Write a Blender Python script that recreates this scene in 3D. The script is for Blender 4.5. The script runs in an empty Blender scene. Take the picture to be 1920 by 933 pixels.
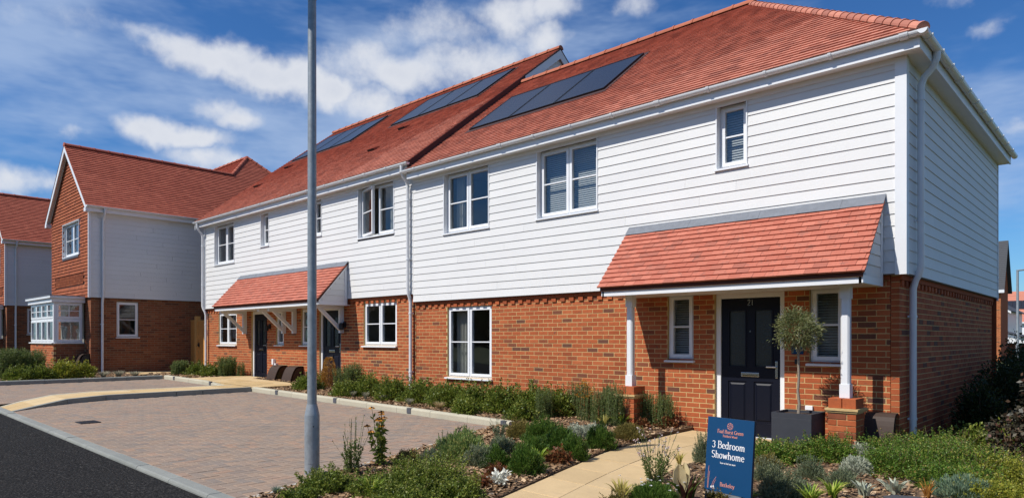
import bpy, bmesh, math, random
import numpy as np
from mathutils import Vector, Matrix
R = math.radians
rng = np.random.default_rng(7)
random.seed(7)
scene = bpy.context.scene
col = scene.collection

# ------------------------------------------------------------------ camera
CAM = Vector((2.25, -9.5, 1.43))
cd = bpy.data.cameras.new("camera")
cam = bpy.data.objects.new("camera", cd)
col.objects.link(cam)
cam.location = CAM
cam.rotation_euler = (R(90), 0, math.atan2(1272, 1360))
cd.sensor_width = 36.0
cd.lens = 36.0 * 1272 / 1920
cd.shift_y = (635 - 466.5) / 1920
cd.clip_start = 0.05
cd.clip_end = 6000
scene.camera = cam

# ------------------------------------------------------------------ light
SUN_DIR = Vector((-0.37, -1.0, 1.25)).normalized()      # towards the sun
SUN_EL = math.asin(SUN_DIR.z)
SUN_AZ = math.atan2(SUN_DIR.x, SUN_DIR.y)               # clockwise from +Y
sd = bpy.data.lights.new("sun", 'SUN')
sd.energy = 5.0
sd.angle = R(0.53)
sd.color = (1.0, 0.955, 0.89)
sun = bpy.data.objects.new("sun", sd)
col.objects.link(sun)
sun.rotation_euler = SUN_DIR.to_track_quat('Z', 'Y').to_euler()
sun.location = (-10, -25, 40)

view = scene.view_settings
scene.display_settings.display_device = 'sRGB'
view.view_transform = 'Standard'
view.look = 'None'
view.gamma = 1.0
view.exposure = 0.0
view.use_curve_mapping = False
scene.cycles.max_bounces = 7
scene.cycles.diffuse_bounces = 3
scene.cycles.glossy_bounces = 3
scene.cycles.transparent_max_bounces = 12
scene.cycles.caustics_reflective = False
scene.cycles.caustics_refractive = False
try:
    scene.cycles.use_denoising = True
except Exception:
    pass


class NT:
    """small helper round a node tree"""
    def __init__(self, tree):
        self.t = tree
        tree.nodes.clear()

    def n(self, typ, **kw):
        nd = self.t.nodes.new(typ)
        for k, v in kw.items():
            setattr(nd, k, v)
        return nd

    def put(self, sock, v):
        if hasattr(v, 'is_output'):
            self.t.links.new(v, sock)
        else:
            sock.default_value = v

    def math(self, op, a, b=None, c=None, clamp=False):
        nd = self.n('ShaderNodeMath', operation=op, use_clamp=clamp)
        self.put(nd.inputs[0], a)
        if b is not None: self.put(nd.inputs[1], b)
        if c is not None: self.put(nd.inputs[2], c)
        return nd.outputs[0]

    def vmath(self, op, a, b=None):
        nd = self.n('ShaderNodeVectorMath', operation=op)
        self.put(nd.inputs[0], a)
        if b is not None: self.put(nd.inputs[1], b)
        return nd.outputs[0]

    def mix(self, fac, a, b, blend='MIX'):
        nd = self.n('ShaderNodeMix', data_type='RGBA', blend_type=blend)
        self.put(nd.inputs[0], fac)
        self.put(nd.inputs[6], a)
        self.put(nd.inputs[7], b)
        return nd.outputs[2]

    def noise(self, vec, scale, detail=4.0, rough=0.55, dist=0.0):
        nd = self.n('ShaderNodeTexNoise')
        if vec is not None: self.put(nd.inputs['Vector'], vec)
        nd.inputs['Scale'].default_value = scale
        nd.inputs['Detail'].default_value = detail
        nd.inputs['Roughness'].default_value = rough
        nd.inputs['Distortion'].default_value = dist
        return nd.outputs['Fac']

    def ramp(self, fac, stops, interp='LINEAR'):
        nd = self.n('ShaderNodeValToRGB')
        cr = nd.color_ramp
        cr.interpolation = interp
        while len(cr.elements) < len(stops):
            cr.elements.new(0.5)
        for e, (p, c) in zip(cr.elements, stops):
            e.position = p
            e.color = (c[0], c[1], c[2], 1.0) if len(c) == 3 else c
        self.put(nd.inputs[0], fac)
        return nd.outputs[0]

    def smooth(self, v, lo, hi):
        nd = self.n('ShaderNodeMapRange', interpolation_type='SMOOTHSTEP')
        self.put(nd.inputs[0], v)
        nd.inputs[1].default_value = lo
        nd.inputs[2].default_value = hi
        return nd.outputs[0]


# ------------------------------------------------------------------ sky
world = bpy.data.worlds.new("World")
scene.world = world
world.use_nodes = True
w = NT(world.node_tree)
sky = w.n('ShaderNodeTexSky', sky_type='NISHITA')
sky.sun_disc = False
sky.sun_elevation = SUN_EL
sky.sun_rotation = SUN_AZ
sky.altitude = 60
sky.air_density = 1.0
sky.dust_density = 0.35
sky.ozone_density = 2.2
hs = w.n('ShaderNodeHueSaturation')
w.put(hs.inputs['Color'], sky.outputs[0])
hs.inputs['Saturation'].default_value = 1.15
hs.inputs['Value'].default_value = 1.0
tint = w.mix(1.0, hs.outputs[0], (0.66, 1.06, 1.48, 1), 'MULTIPLY')
geo = w.n('ShaderNodeNewGeometry')
direction = w.vmath('SCALE', geo.outputs['Incoming'])
direction.node.inputs['Scale'].default_value = -1.0
sep = w.n('ShaderNodeSeparateXYZ')
w.put(sep.inputs[0], direction)
az = w.math('ARCTAN2', sep.outputs[0], sep.outputs[1])
el = w.math('ARCSINE', sep.outputs[2])
# warped direction so that the outlines of the clouds billow
nz1 = w.n('ShaderNodeTexNoise'); w.put(nz1.inputs['Vector'], direction)
nz1.inputs['Scale'].default_value = 10.0; nz1.inputs['Detail'].default_value = 4.0
nz1.inputs['Roughness'].default_value = 0.62
wsep = w.n('ShaderNodeSeparateXYZ'); w.put(wsep.inputs[0], nz1.outputs['Color'])
azw = w.math('ADD', az, w.math('MULTIPLY', w.math('SUBTRACT', wsep.outputs[0], 0.5), 0.11))
elw = w.math('ADD', el, w.math('MULTIPLY', w.math('SUBTRACT', wsep.outputs[1], 0.5), 0.06))
#  azimuth, elevation, half widths (degrees), weight: cumulus banks in view, then those added out of view
BANKS = [
    (-71.6, 21.8, 2.6, .8, .60), (-68.7, 21.1, 2.6, 1.3, .80), (-65.7, 20.5, 3.4, 1.8, 1.0), (-61.4, 19.8, 3.6, 1.7, .98), (-58.6, 19.3, 3.0, 1.4, .86),
    (-66.8, 17.2, 2.9, 1.0, .72), (-64.8, 16.6, 2.0, 1.0, .74), (-71.0, 14.9, 3.4, 1.2, .92), (-67.6, 14.9, 3.0, 1.0, .80), (-66.9, 13.3, 2.6, .9, .86),
    (-76.1, 14.3, 1.0, .6, .66), (-79.2, 10.6, 2.4, 1.1, .82), (-54.6, 21.8, 4.4, 2.2, .78), (-50.3, 21.1, 4.0, 2.1, .84), (-45.8, 22.2, 3.8, 2.3, .80),
    (-54.2, 18.5, 3.6, 1.4, .80), (-50.0, 24.6, 6.0, 1.6, .60), (-42.8, 25.6, 3.6, 1.7, .88), (-39.0, 25.8, 2.7, 1.4, .74), (-40.2, 23.8, 1.8, 1.4, .74),
    (-32.8, 25.8, 2.2, 1.0, .62), (-10.3, 22.6, 2.6, .9, .60), (-8.1, 20.5, 1.9, .8, .66), (-6.3, 14.7, 1.2, .9, .50), (-76.5, 21.4, 3.6, 1.4, .42), (-47.5, 18.6, 3.0, 1.3, .6),
    (18, 16, 12, 4, .9), (40, 24, 12, 5, .9), (62, 12, 12, 3, .9), (84, 26, 13, 5, .9), (108, 14, 12, 4, .9), (130, 28, 13, 5, .9),  # out of view from here on: cloud cover added to neutralise the skylight
    (152, 13, 12, 4, .9), (174, 24, 13, 5, .9), (-164, 13, 11, 3, .9), (-142, 26, 13, 5, .9), (-120, 13, 11, 3, .9), (-108, 30, 12, 5, .85),
    (-60, 44, 14, 5, .8), (10, 46, 14, 6, .8), (75, 50, 16, 7, .85), (150, 52, 16, 7, .85), (-150, 50, 16, 7, .85)]
AS = 2.5                                    # clouds are drawn out along the horizon
pv = w.n('ShaderNodeCombineXYZ'); w.put(pv.inputs[0], azw); w.put(pv.inputs[1], w.math('MULTIPLY', elw, AS))
dens = None
for a0, e0, wa, we, wt in BANKS:
    dn = w.n('ShaderNodeVectorMath', operation='DISTANCE')
    w.put(dn.inputs[0], pv.outputs[0]); dn.inputs[1].default_value = (R(a0), R(e0) * AS, 0)
    mr = w.n('ShaderNodeMapRange', interpolation_type='SMOOTHSTEP')
    w.put(mr.inputs[0], dn.outputs['Value'])
    mr.inputs[1].default_value = 0.0; mr.inputs[2].default_value = R(math.sqrt(wa * we * AS)) * 1.75
    mr.inputs[3].default_value = wt; mr.inputs[4].default_value = 0.0
    g = mr.outputs[0]
    dens = g if dens is None else w.math('MAXIMUM', dens, w.math('ADD', g, w.math('MULTIPLY', dens, .35)))
fine = w.noise(direction, 15.0, 7.0, 0.62)
dens2 = w.math('ADD', dens, w.math('MULTIPLY', w.math('SUBTRACT', fine, 0.5), 1.15))
cum = w.smooth(dens2, 0.24, 0.98)
# thin high veil
stretch = w.vmath('MULTIPLY', direction, (2.2, 2.2, 7.5))
veil = w.smooth(w.math('ADD', w.noise(stretch, 1.5, 5.0, 0.6), w.math('MULTIPLY', w.math('COSINE', w.math('ADD', az, 1.35)), 0.10)), 0.46, 0.80)
veil = w.math('MULTIPLY', veil, 0.62)
shade = wsep.outputs[2]
lo = w.smooth(w.math('ADD', dens2, w.math('MULTIPLY', w.math('SUBTRACT', shade, 0.5), 1.3)), 0.7, 1.7)
cloudcol = w.mix(lo, (10.0, 10.3, 11.0, 1), (8.2, 8.7, 9.9, 1))
skyc = w.mix(veil, tint, (6.2, 7.8, 10.6, 1))
skyc = w.mix(w.math('MULTIPLY', cum, 0.93), skyc, cloudcol)
bg = w.n('ShaderNodeBackground')
w.put(bg.inputs['Color'], skyc)
bg.inputs['Strength'].default_value = 0.077
wo = w.n('ShaderNodeOutputWorld')
w.put(wo.inputs['Surface'], bg.outputs[0])


# ------------------------------------------------------------------ scene graph helpers
def tag(o, label=None, cat=None, group=None, kind=None):
    if label: o['label'] = label
    if cat: o['category'] = cat
    if group: o['group'] = group
    if kind: o['kind'] = kind
    return o


def empty(name, loc=(0, 0, 0), label=None, cat=None, group=None):
    o = bpy.data.objects.new(name, None)
    col.objects.link(o)
    o.location = loc
    o.empty_display_size = 0.2
    return tag(o, label, cat, group)


def adopt(o, parent):
    """parent o keeping its world place (every parent here is only translated)"""
    if parent is not None:
        o.parent = parent
        p, off = parent, Vector((0, 0, 0))
        if parent.parent is None:
            off = parent.location
        o.matrix_parent_inverse = Matrix.Translation(-off)
    return o


def link_mesh(name, me, mat, parent=None):
    o = bpy.data.objects.new(name, me)
    col.objects.link(o)
    if mat is not None and not me.materials:
        for m in (mat if isinstance(mat, (list, tuple)) else [mat]):
            me.materials.append(m)
    return adopt(o, parent)


class MB:
    """collects polygons, one random number and one material index for each"""
    def __init__(self):
        self.v, self.f, self.r, self.m = [], [], [], []
        self.cur, self.mi = 0.0, 0

    def poly(self, pts):
        b = len(self.v)
        self.v.extend([tuple(p) for p in pts])
        self.f.append(tuple(range(b, b + len(pts))))
        self.r.append(self.cur); self.m.append(self.mi)

    def idx(self, pts, faces):
        b = len(self.v)
        self.v.extend([tuple(p) for p in pts])
        for f in faces:
            self.f.append(tuple(i + b for i in f))
            self.r.append(self.cur); self.m.append(self.mi)

    BOX = ((0, 3, 2, 1), (4, 5, 6, 7), (0, 1, 5, 4), (1, 2, 6, 5), (2, 3, 7, 6), (3, 0, 4, 7))

    def hexa(self, p):
        self.idx(p, MB.BOX)

    def box(self, x0, x1, y0, y1, z0, z1):
        self.hexa([(x0, y0, z0), (x1, y0, z0), (x1, y1, z0), (x0, y1, z0),
                   (x0, y0, z1), (x1, y0, z1), (x1, y1, z1), (x0, y1, z1)])

    def fbox(self, fr, u0, u1, z0, z1, n0, n1):
        """box in a wall frame: u along the wall, z up, n outwards"""
        p = [fr(u0, z0, n1), fr(u1, z0, n1), fr(u1, z0, n0), fr(u0, z0, n0),
             fr(u0, z1, n1), fr(u1, z1, n1), fr(u1, z1, n0), fr(u0, z1, n0)]
        self.hexa(p)

    def prism(self, prof, a, b):
        """extrude a list of 3D points by the vector (b - a)"""
        d = Vector(b) - Vector(a)
        n = len(prof)
        p = [Vector(q) for q in prof] + [Vector(q) + d for q in prof]
        faces = [tuple(range(n - 1, -1, -1)), tuple(range(n, 2 * n))]
        faces += [(i, (i + 1) % n, n + (i + 1) % n, n + i) for i in range(n)]
        self.idx(p, faces)

    def tube(self, path, rad, seg=10, cap=True):
        path = [Vector(p) for p in path]
        rads = rad if isinstance(rad, (list, tuple)) else [rad] * len(path)
        rings = []
        up = None
        for i, p in enumerate(path):
            if i == 0: d = path[1] - p
            elif i == len(path) - 1: d = p - path[i - 1]
            else: d = (path[i + 1] - p).normalized() + (p - path[i - 1]).normalized()
            d.normalize()
            if up is None:
                up = Vector((0, 0, 1)) if abs(d.z) < 0.9 else Vector((1, 0, 0))
            a = d.cross(up).normalized()
            bb = a.cross(d).normalized()
            up = bb
            rings.append([p + (a * math.cos(2 * math.pi * k / seg) + bb * math.sin(2 * math.pi * k / seg)) * rads[i] for k in range(seg)])
        pts = [q for r_ in rings for q in r_]
        faces = []
        for i in range(len(rings) - 1):
            for k in range(seg):
                faces.append((i * seg + k, i * seg + (k + 1) % seg, (i + 1) * seg + (k + 1) % seg, (i + 1) * seg + k))
        if cap:
            faces.append(tuple(range(seg - 1, -1, -1)))
            faces.append(tuple((len(rings) - 1) * seg + k for k in range(seg)))
        self.idx(pts, faces)

    def lathe(self, c, prof, seg=20):
        """prof: list of (radius, z) from bottom to top round the vertical through c"""
        pts, faces = [], []
        for r_, z in prof:
            for k in range(seg):
                a = 2 * math.pi * k / seg
                pts.append((c[0] + r_ * math.cos(a), c[1] + r_ * math.sin(a), c[2] + z))
        for i in range(len(prof) - 1):
            for k in range(seg):
                faces.append((i * seg + k, i * seg + (k + 1) % seg, (i + 1) * seg + (k + 1) % seg, (i + 1) * seg + k))
        faces.append(tuple(range(seg - 1, -1, -1)))
        faces.append(tuple((len(prof) - 1) * seg + k for k in range(seg)))
        self.idx(pts, faces)

    def mesh(self, name, smooth=False):
        me = bpy.data.meshes.new(name)
        me.from_pydata(self.v, [], self.f)
        if any(self.r):
            at = me.attributes.new('rnd', 'FLOAT', 'FACE')
            at.data.foreach_set('value', np.array(self.r, np.float32))
        if any(self.m):
            me.polygons.foreach_set('material_index', np.array(self.m, np.int32))
        if smooth:
            me.polygons.foreach_set('use_smooth', np.ones(len(self.f), bool))
        me.update()
        if smooth:
            me.set_sharp_from_angle(angle=R(38))
        return me

    def build(self, name, mat, parent=None, smooth=False, bevel=0.0):
        me = self.mesh(name, smooth)
        if bevel:
            bm = bmesh.new(); bm.from_mesh(me)
            bmesh.ops.remove_doubles(bm, verts=bm.verts, dist=1e-5)
            bmesh.ops.recalc_face_normals(bm, faces=bm.faces)
            bmesh.ops.bevel(bm, geom=list(bm.edges), offset=bevel, segments=2, affect='EDGES', profile=0.6)
            bm.to_mesh(me); bm.free()
        return link_mesh(name, me, mat, parent)


def quads_mesh(name, V, rnd=None, mi=None):
    """V: (n,4,3) array of quads"""
    n = V.shape[0]
    me = bpy.data.meshes.new(name)
    me.vertices.add(n * 4)
    me.vertices.foreach_set('co', V.reshape(-1).astype(np.float32))
    me.loops.add(n * 4)
    me.loops.foreach_set('vertex_index', np.arange(n * 4, dtype=np.int32))
    me.polygons.add(n)
    me.polygons.foreach_set('loop_start', np.arange(0, n * 4, 4, dtype=np.int32))
    try:
        me.polygons.foreach_set('loop_total', np.full(n, 4, np.int32))
    except Exception:
        pass
    if rnd is not None:
        at = me.attributes.new('rnd', 'FLOAT', 'FACE')
        at.data.foreach_set('value', rnd.astype(np.float32))
    if mi is not None:
        me.polygons.foreach_set('material_index', mi.astype(np.int32))
    me.update(calc_edges=True)
    return me


class Frame:
    """a vertical wall: u along it, z up, n out of it"""
    def __init__(self, o, u, n):
        self.o, self.u, self.n = Vector(o), Vector(u), Vector(n)

    def __call__(self, u, z, n=0.0):
        return self.o + self.u * u + self.n * n + Vector((0, 0, z))


def ground_z(x):
    x = max(-60.0, min(14.0, x))
    return -0.023 - 0.0144 * x


# ------------------------------------------------------------------ materials
MAT = {}


def material(name):
    m = bpy.data.materials.new(name)
    m.use_nodes = True
    MAT[name] = m
    t = NT(m.node_tree)
    t.out = t.n('ShaderNodeOutputMaterial')
    t.bsdf = t.n('ShaderNodeBsdfPrincipled')
    t.put(t.out.inputs['Surface'], t.bsdf.outputs[0])
    g = t.n('ShaderNodeNewGeometry')
    t.pos = g.outputs['Position']
    a = t.n('ShaderNodeAttribute', attribute_name='rnd')
    oi = t.n('ShaderNodeObjectInfo')
    t.rnd = t.math('FRACT', t.math('ADD', a.outputs['Fac'], oi.outputs['Random']))
    t.mat = m
    return t


def bump(t, h, strength=0.3, dist=0.01):
    b = t.n('ShaderNodeBump')
    b.inputs['Strength'].default_value = strength
    b.inputs['Distance'].default_value = dist
    t.put(b.inputs['Height'], h)
    t.put(t.bsdf.inputs['Normal'], b.outputs[0])


def simple(name, c, rough=0.5, metal=0.0, nscale=0, namp=0.15, bumps=0.0, spec=0.5, bscale=None):
    t = material(name)
    cc = (c[0], c[1], c[2], 1)
    if nscale:
        f = t.noise(t.pos, nscale, 5.0, 0.6)
        k = t.math('ADD', t.math('MULTIPLY', t.math('SUBTRACT', f, 0.5), 2 * namp), 1.0)
        v = t.vmath('SCALE', cc[:3]); t.put(v.node.inputs['Scale'], k)
        t.put(t.bsdf.inputs['Base Color'], v)
    else:
        t.put(t.bsdf.inputs['Base Color'], cc)
    t.bsdf.inputs['Roughness'].default_value = rough
    t.bsdf.inputs['Metallic'].default_value = metal
    t.bsdf.inputs['Specular IOR Level'].default_value = spec
    if bumps:
        bump(t, t.noise(t.pos, bscale or nscale or 60.0, 6.0, 0.65), bumps, 0.006)
    return t.mat


def varied(name, stops, rough=0.8, nscale=9.0, namp=0.25, fine=90.0, bumps=0.35, bdist=0.004, spec=0.3, interp='LINEAR', stain=None):
    """colour picked for each piece from a ramp, mottled by noise"""
    t = material(name)
    c = t.ramp(t.rnd, stops, interp)
    k = t.math('ADD', t.math('MULTIPLY', t.math('SUBTRACT', t.noise(t.pos, nscale, 5.0, 0.65), 0.5), 2 * namp), 1.0)
    k2 = t.math('ADD', t.math('MULTIPLY', t.math('SUBTRACT', t.noise(t.pos, fine, 3.0, 0.6), 0.5), namp * 1.6), 1.0)
    kk = t.math('MULTIPLY', k, k2)
    v = t.vmath('SCALE', c); t.put(v.node.inputs['Scale'], kk)
    if stain:
        sc_, lo_, hi_, sc_col, amt = stain
        s = t.smooth(t.noise(t.pos, sc_, 4.0, 0.6), lo_, hi_)
        v = t.mix(t.math('MULTIPLY', s, amt), v, (*sc_col, 1))
    t.put(t.bsdf.inputs['Base Color'], v)
    t.bsdf.inputs['Roughness'].default_value = rough
    t.bsdf.inputs['Specular IOR Level'].default_value = spec
    if bumps:
        bump(t, t.noise(t.pos, fine, 5.0, 0.65), bumps, bdist)
    return t


varied('brick', [(0.0, (.320, .074, .025)), (0.22, (.42, .106, .036)), (0.42, (.355, .084, .029)), (0.62, (.455, .126, .045)),
                 (0.78, (.295, .070, .025)), (0.84, (.385, .096, .033)), (0.90, (.225, .066, .030)), (0.95, (.130, .056, .036)), (1.0, (.30, .080, .032))],
       rough=.88, nscale=14, namp=.26, fine=140, bumps=.5, stain=(12.5, .625, .70, (.11, .070, .048), .75))
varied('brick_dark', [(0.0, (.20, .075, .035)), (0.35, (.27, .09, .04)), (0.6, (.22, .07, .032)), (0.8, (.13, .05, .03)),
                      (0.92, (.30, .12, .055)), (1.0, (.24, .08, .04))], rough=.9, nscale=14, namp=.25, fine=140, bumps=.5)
simple('mortar', (.56, .385, .175), .95, nscale=40, namp=.25, bumps=.5, spec=.2)
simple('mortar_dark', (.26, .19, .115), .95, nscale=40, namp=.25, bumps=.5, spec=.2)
TILE_STOPS = [(0.0, (.42, .156, .104)), (0.25, (.50, .196, .131)), (0.5, (.56, .230, .157)), (0.7, (.45, .172, .115)), (0.88, (.35, .135, .096)), (1.0, (.52, .206, .138))]
varied('roof_tile', TILE_STOPS, rough=.8, nscale=5, namp=.16, fine=70, bumps=.3, stain=(1.1, .56, .80, (.40, .15, .098), .25))
varied('canopy_tile', [(0.0, (.42, .122, .078)), (0.35, (.50, .165, .108)), (0.6, (.45, .138, .088)), (0.78, (.53, .182, .120)), (0.90, (.36, .118, .080)), (1.0, (.46, .145, .092))],
       rough=.75, nscale=9, namp=.15, fine=60, bumps=.25, stain=(9.0, .56, .68, (.25, .112, .085), .55))
varied('roof_tile_red', [(0.0, (.33, .084, .050)), (0.4, (.41, .112, .066)), (0.7, (.37, .096, .057)), (1.0, (.46, .132, .078))], rough=.8, nscale=5, namp=.18, fine=70, bumps=.3)
varied('hung_tile', [(0.0, (.25, .066, .026)), (0.3, (.33, .090, .034)), (0.6, (.28, .074, .030)), (0.8, (.38, .115, .045)), (1.0, (.20, .056, .027))], rough=.85, nscale=9, namp=.2, fine=80, bumps=.3)
simple('roof_underlay', (.085, .030, .020), .95)
varied('ridge_tile', [(0, (.36, .105, .055)), (.5, (.43, .135, .070)), (1, (.38, .115, .06))], rough=.75, nscale=8, namp=.15, fine=60, bumps=.2)
simple('verge_trim', (.05, .020, .020), .8, nscale=20, namp=.2)

t = material('weatherboard')
stretchx = t.vmath('MULTIPLY', t.pos, (4.0, 4.0, 90.0))
grain = t.noise(stretchx, 3.0, 5.0, 0.6, 0.3)
base = t.ramp(t.rnd, [(0, (.705, .70, .68)), (.5, (.73, .725, .705)), (1, (.69, .685, .67))])
dirt = t.noise(t.pos, 1.3, 5.0, 0.6)
k = t.math('ADD', 0.93, t.math('MULTIPLY', dirt, 0.12))
v = t.vmath('SCALE', base); t.put(v.node.inputs['Scale'], k)
t.put(t.bsdf.inputs['Base Color'], v)
t.bsdf.inputs['Roughness'].default_value = .55
bump(t, grain, .28, .006)

t = material('grey_weatherboard')
stretchx = t.vmath('MULTIPLY', t.pos, (4.0, 4.0, 90.0))
base = t.ramp(t.rnd, [(0, (.50, .51, .525)), (1, (.54, .55, .56))])
t.put(t.bsdf.inputs['Base Color'], base)
t.bsdf.inputs['Roughness'].default_value = .6
bump(t, t.noise(stretchx, 3.0, 5.0, 0.6, 0.3), .3, .006)

simple('white_trim', (.76, .77, .78), .38, nscale=3, namp=.05)
simple('white_upvc', (.80, .81, .82), .28, nscale=3, namp=.04)
simple('gutter_white', (.74, .75, .76), .3, nscale=4, namp=.10)
simple('sheathing', (.22, .22, .23), .9)
simple('lead', (.155, .170, .195), .55, nscale=11, namp=.35, bumps=.4, bscale=8)
simple('black_void', (.012, .012, .013), .9)
simple('door_navy', (.0045, .006, .014), .42, nscale=6, namp=.12, spec=.25)
simple('chrome', (.62, .62, .62), .25, metal=1.0)
simple('brass_slot', (.35, .27, .13), .3, metal=1.0)
simple('black_plastic', (.012, .012, .013), .4)
simple('brown_plastic', (.052, .033, .025), .6, spec=.25, nscale=30, namp=.15)
simple('yellow_plastic', (.62, .42, .02), .5)
simple('room_wall', (.30, .275, .24), .9)
simple('room_floor', (.12, .085, .055), .8)
simple('blind_slat', (.42, .43, .44), .5)
simple('curtain', (.52, .50, .46), .9)
simple('vent_dark', (.20, .055, .032), .85)
t = material('glass')
gl = t.n('ShaderNodeBsdfGlossy'); gl.inputs['Roughness'].default_value = .012
gl.inputs['Color'].default_value = (.93, .96, 1, 1)
tr = t.n('ShaderNodeBsdfTransparent'); tr.inputs['Color'].default_value = (.90, .92, .915, 1)
gg = t.n('ShaderNodeNewGeometry')
dp = t.n('ShaderNodeVectorMath', operation='DOT_PRODUCT')
t.put(dp.inputs[0], gg.outputs['Incoming']); t.put(dp.inputs[1], gg.outputs['Normal'])
cosi = t.math('ABSOLUTE', dp.outputs['Value'])
schlick = t.math('ADD', .055, t.math('MULTIPLY', .945, t.math('POWER', t.math('SUBTRACT', 1.0, cosi), 5.0)), clamp=True)
wob = t.n('ShaderNodeBump'); wob.inputs['Strength'].default_value = .06; wob.inputs['Distance'].default_value = .02
t.put(wob.inputs['Height'], t.noise(t.pos, 2.2, 2.0))
t.put(gl.inputs['Normal'], wob.outputs[0])
ms = t.n('ShaderNodeMixShader')
t.put(ms.inputs[0], schlick); t.put(ms.inputs[1], tr.outputs[0]); t.put(ms.inputs[2], gl.outputs[0])
t.put(t.out.inputs['Surface'], ms.outputs[0])
t = material('obscure_glass')
t.put(t.bsdf.inputs['Base Color'], (.030, .036, .033, 1)); t.bsdf.inputs['Roughness'].default_value = .14
bump(t, t.noise(t.pos, 55.0, 3.0), .5, .01)
t = material('solar_cell')
vs = t.vmath('MULTIPLY', t.pos, (1, 1, 1))
t.put(t.bsdf.inputs['Base Color'], (.018, .020, .027, 1)); t.bsdf.inputs['Roughness'].default_value = .26
t.bsdf.inputs['Specular IOR Level'].default_value = .7
simple('solar_frame', (.008, .008, .009), .4)
varied('galvanised', [(0, (.285, .315, .335)), (1, (.31, .34, .36))], rough=.48, nscale=22, namp=.34, fine=6, bumps=.08)
MAT['galvanised'].node_tree.nodes['Principled BSDF'].inputs['Metallic'].default_value = .35
simple('collar_dark', (.035, .045, .05), .5, nscale=20, namp=.2)
simple('fence_wood', (.56, .25, .058), .75, nscale=14, namp=.25, bumps=.3)
simple('gate_post_wood', (.62, .33, .095), .75, nscale=14, namp=.2, bumps=.3)
simple('planter_grey', (.040, .043, .052), .66, spec=.3, nscale=9, namp=.2, bumps=.12, bscale=50)
simple('soil', (.055, .034, .020), .95, nscale=30, namp=.4, bumps=.8)
simple('sign_blue', (.0045, .050, .135), .6, nscale=5, namp=.06, spec=.2)
simple('sign_side', (.008, .012, .030), .6)
simple('sign_white', (.80, .80, .80), .55)
simple('sign_pink', (.62, .255, .20), .55)
simple('sign_block', (.15, .155, .16), .9, nscale=25, namp=.4, bumps=.6)
simple('slate_dark', (.055, .058, .066), .75, nscale=9, namp=.25)


# ------------------------------------------------------------------ builders for walls, boards, roofs, windows
def unit_mesh(name, pts, faces):
    me = bpy.data.meshes.new(name)
    me.from_pydata(pts, [], faces)
    me.update()
    return me


BRICK = {}


def brick_unit(mat):
    if mat not in BRICK:
        e, s = .02, .06                       # softened arrises: the face is a little smaller than the body
        p = [(e, 0, s), (1 - e, 0, s), (1 - e, 0, 1 - s), (e, 0, 1 - s),
             (0, .045, 0), (1, .045, 0), (1, .045, 1), (0, .045, 1), (0, 1, 0), (1, 1, 0), (1, 1, 1), (0, 1, 1)]
        f = [(0, 1, 2, 3)]
        for a, b in ((0, 4), (4, 8)):
            for i in range(4):
                j = (i + 1) % 4
                f.append((a + i, b + i, b + j, a + j))
        me = unit_mesh('brick', p, f)
        me.materials.append(MAT[mat])
        BRICK[mat] = me
    return BRICK[mat]


def minus(a, b, cuts):
    """the interval a..b less the intervals in cuts"""
    out = [(a, b)]
    for c, d in cuts:
        nxt = []
        for p, q in out:
            if d <= p or c >= q: nxt.append((p, q)); continue
            if c > p: nxt.append((p, c))
            if d < q: nxt.append((d, q))
        out = nxt
    return out


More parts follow.
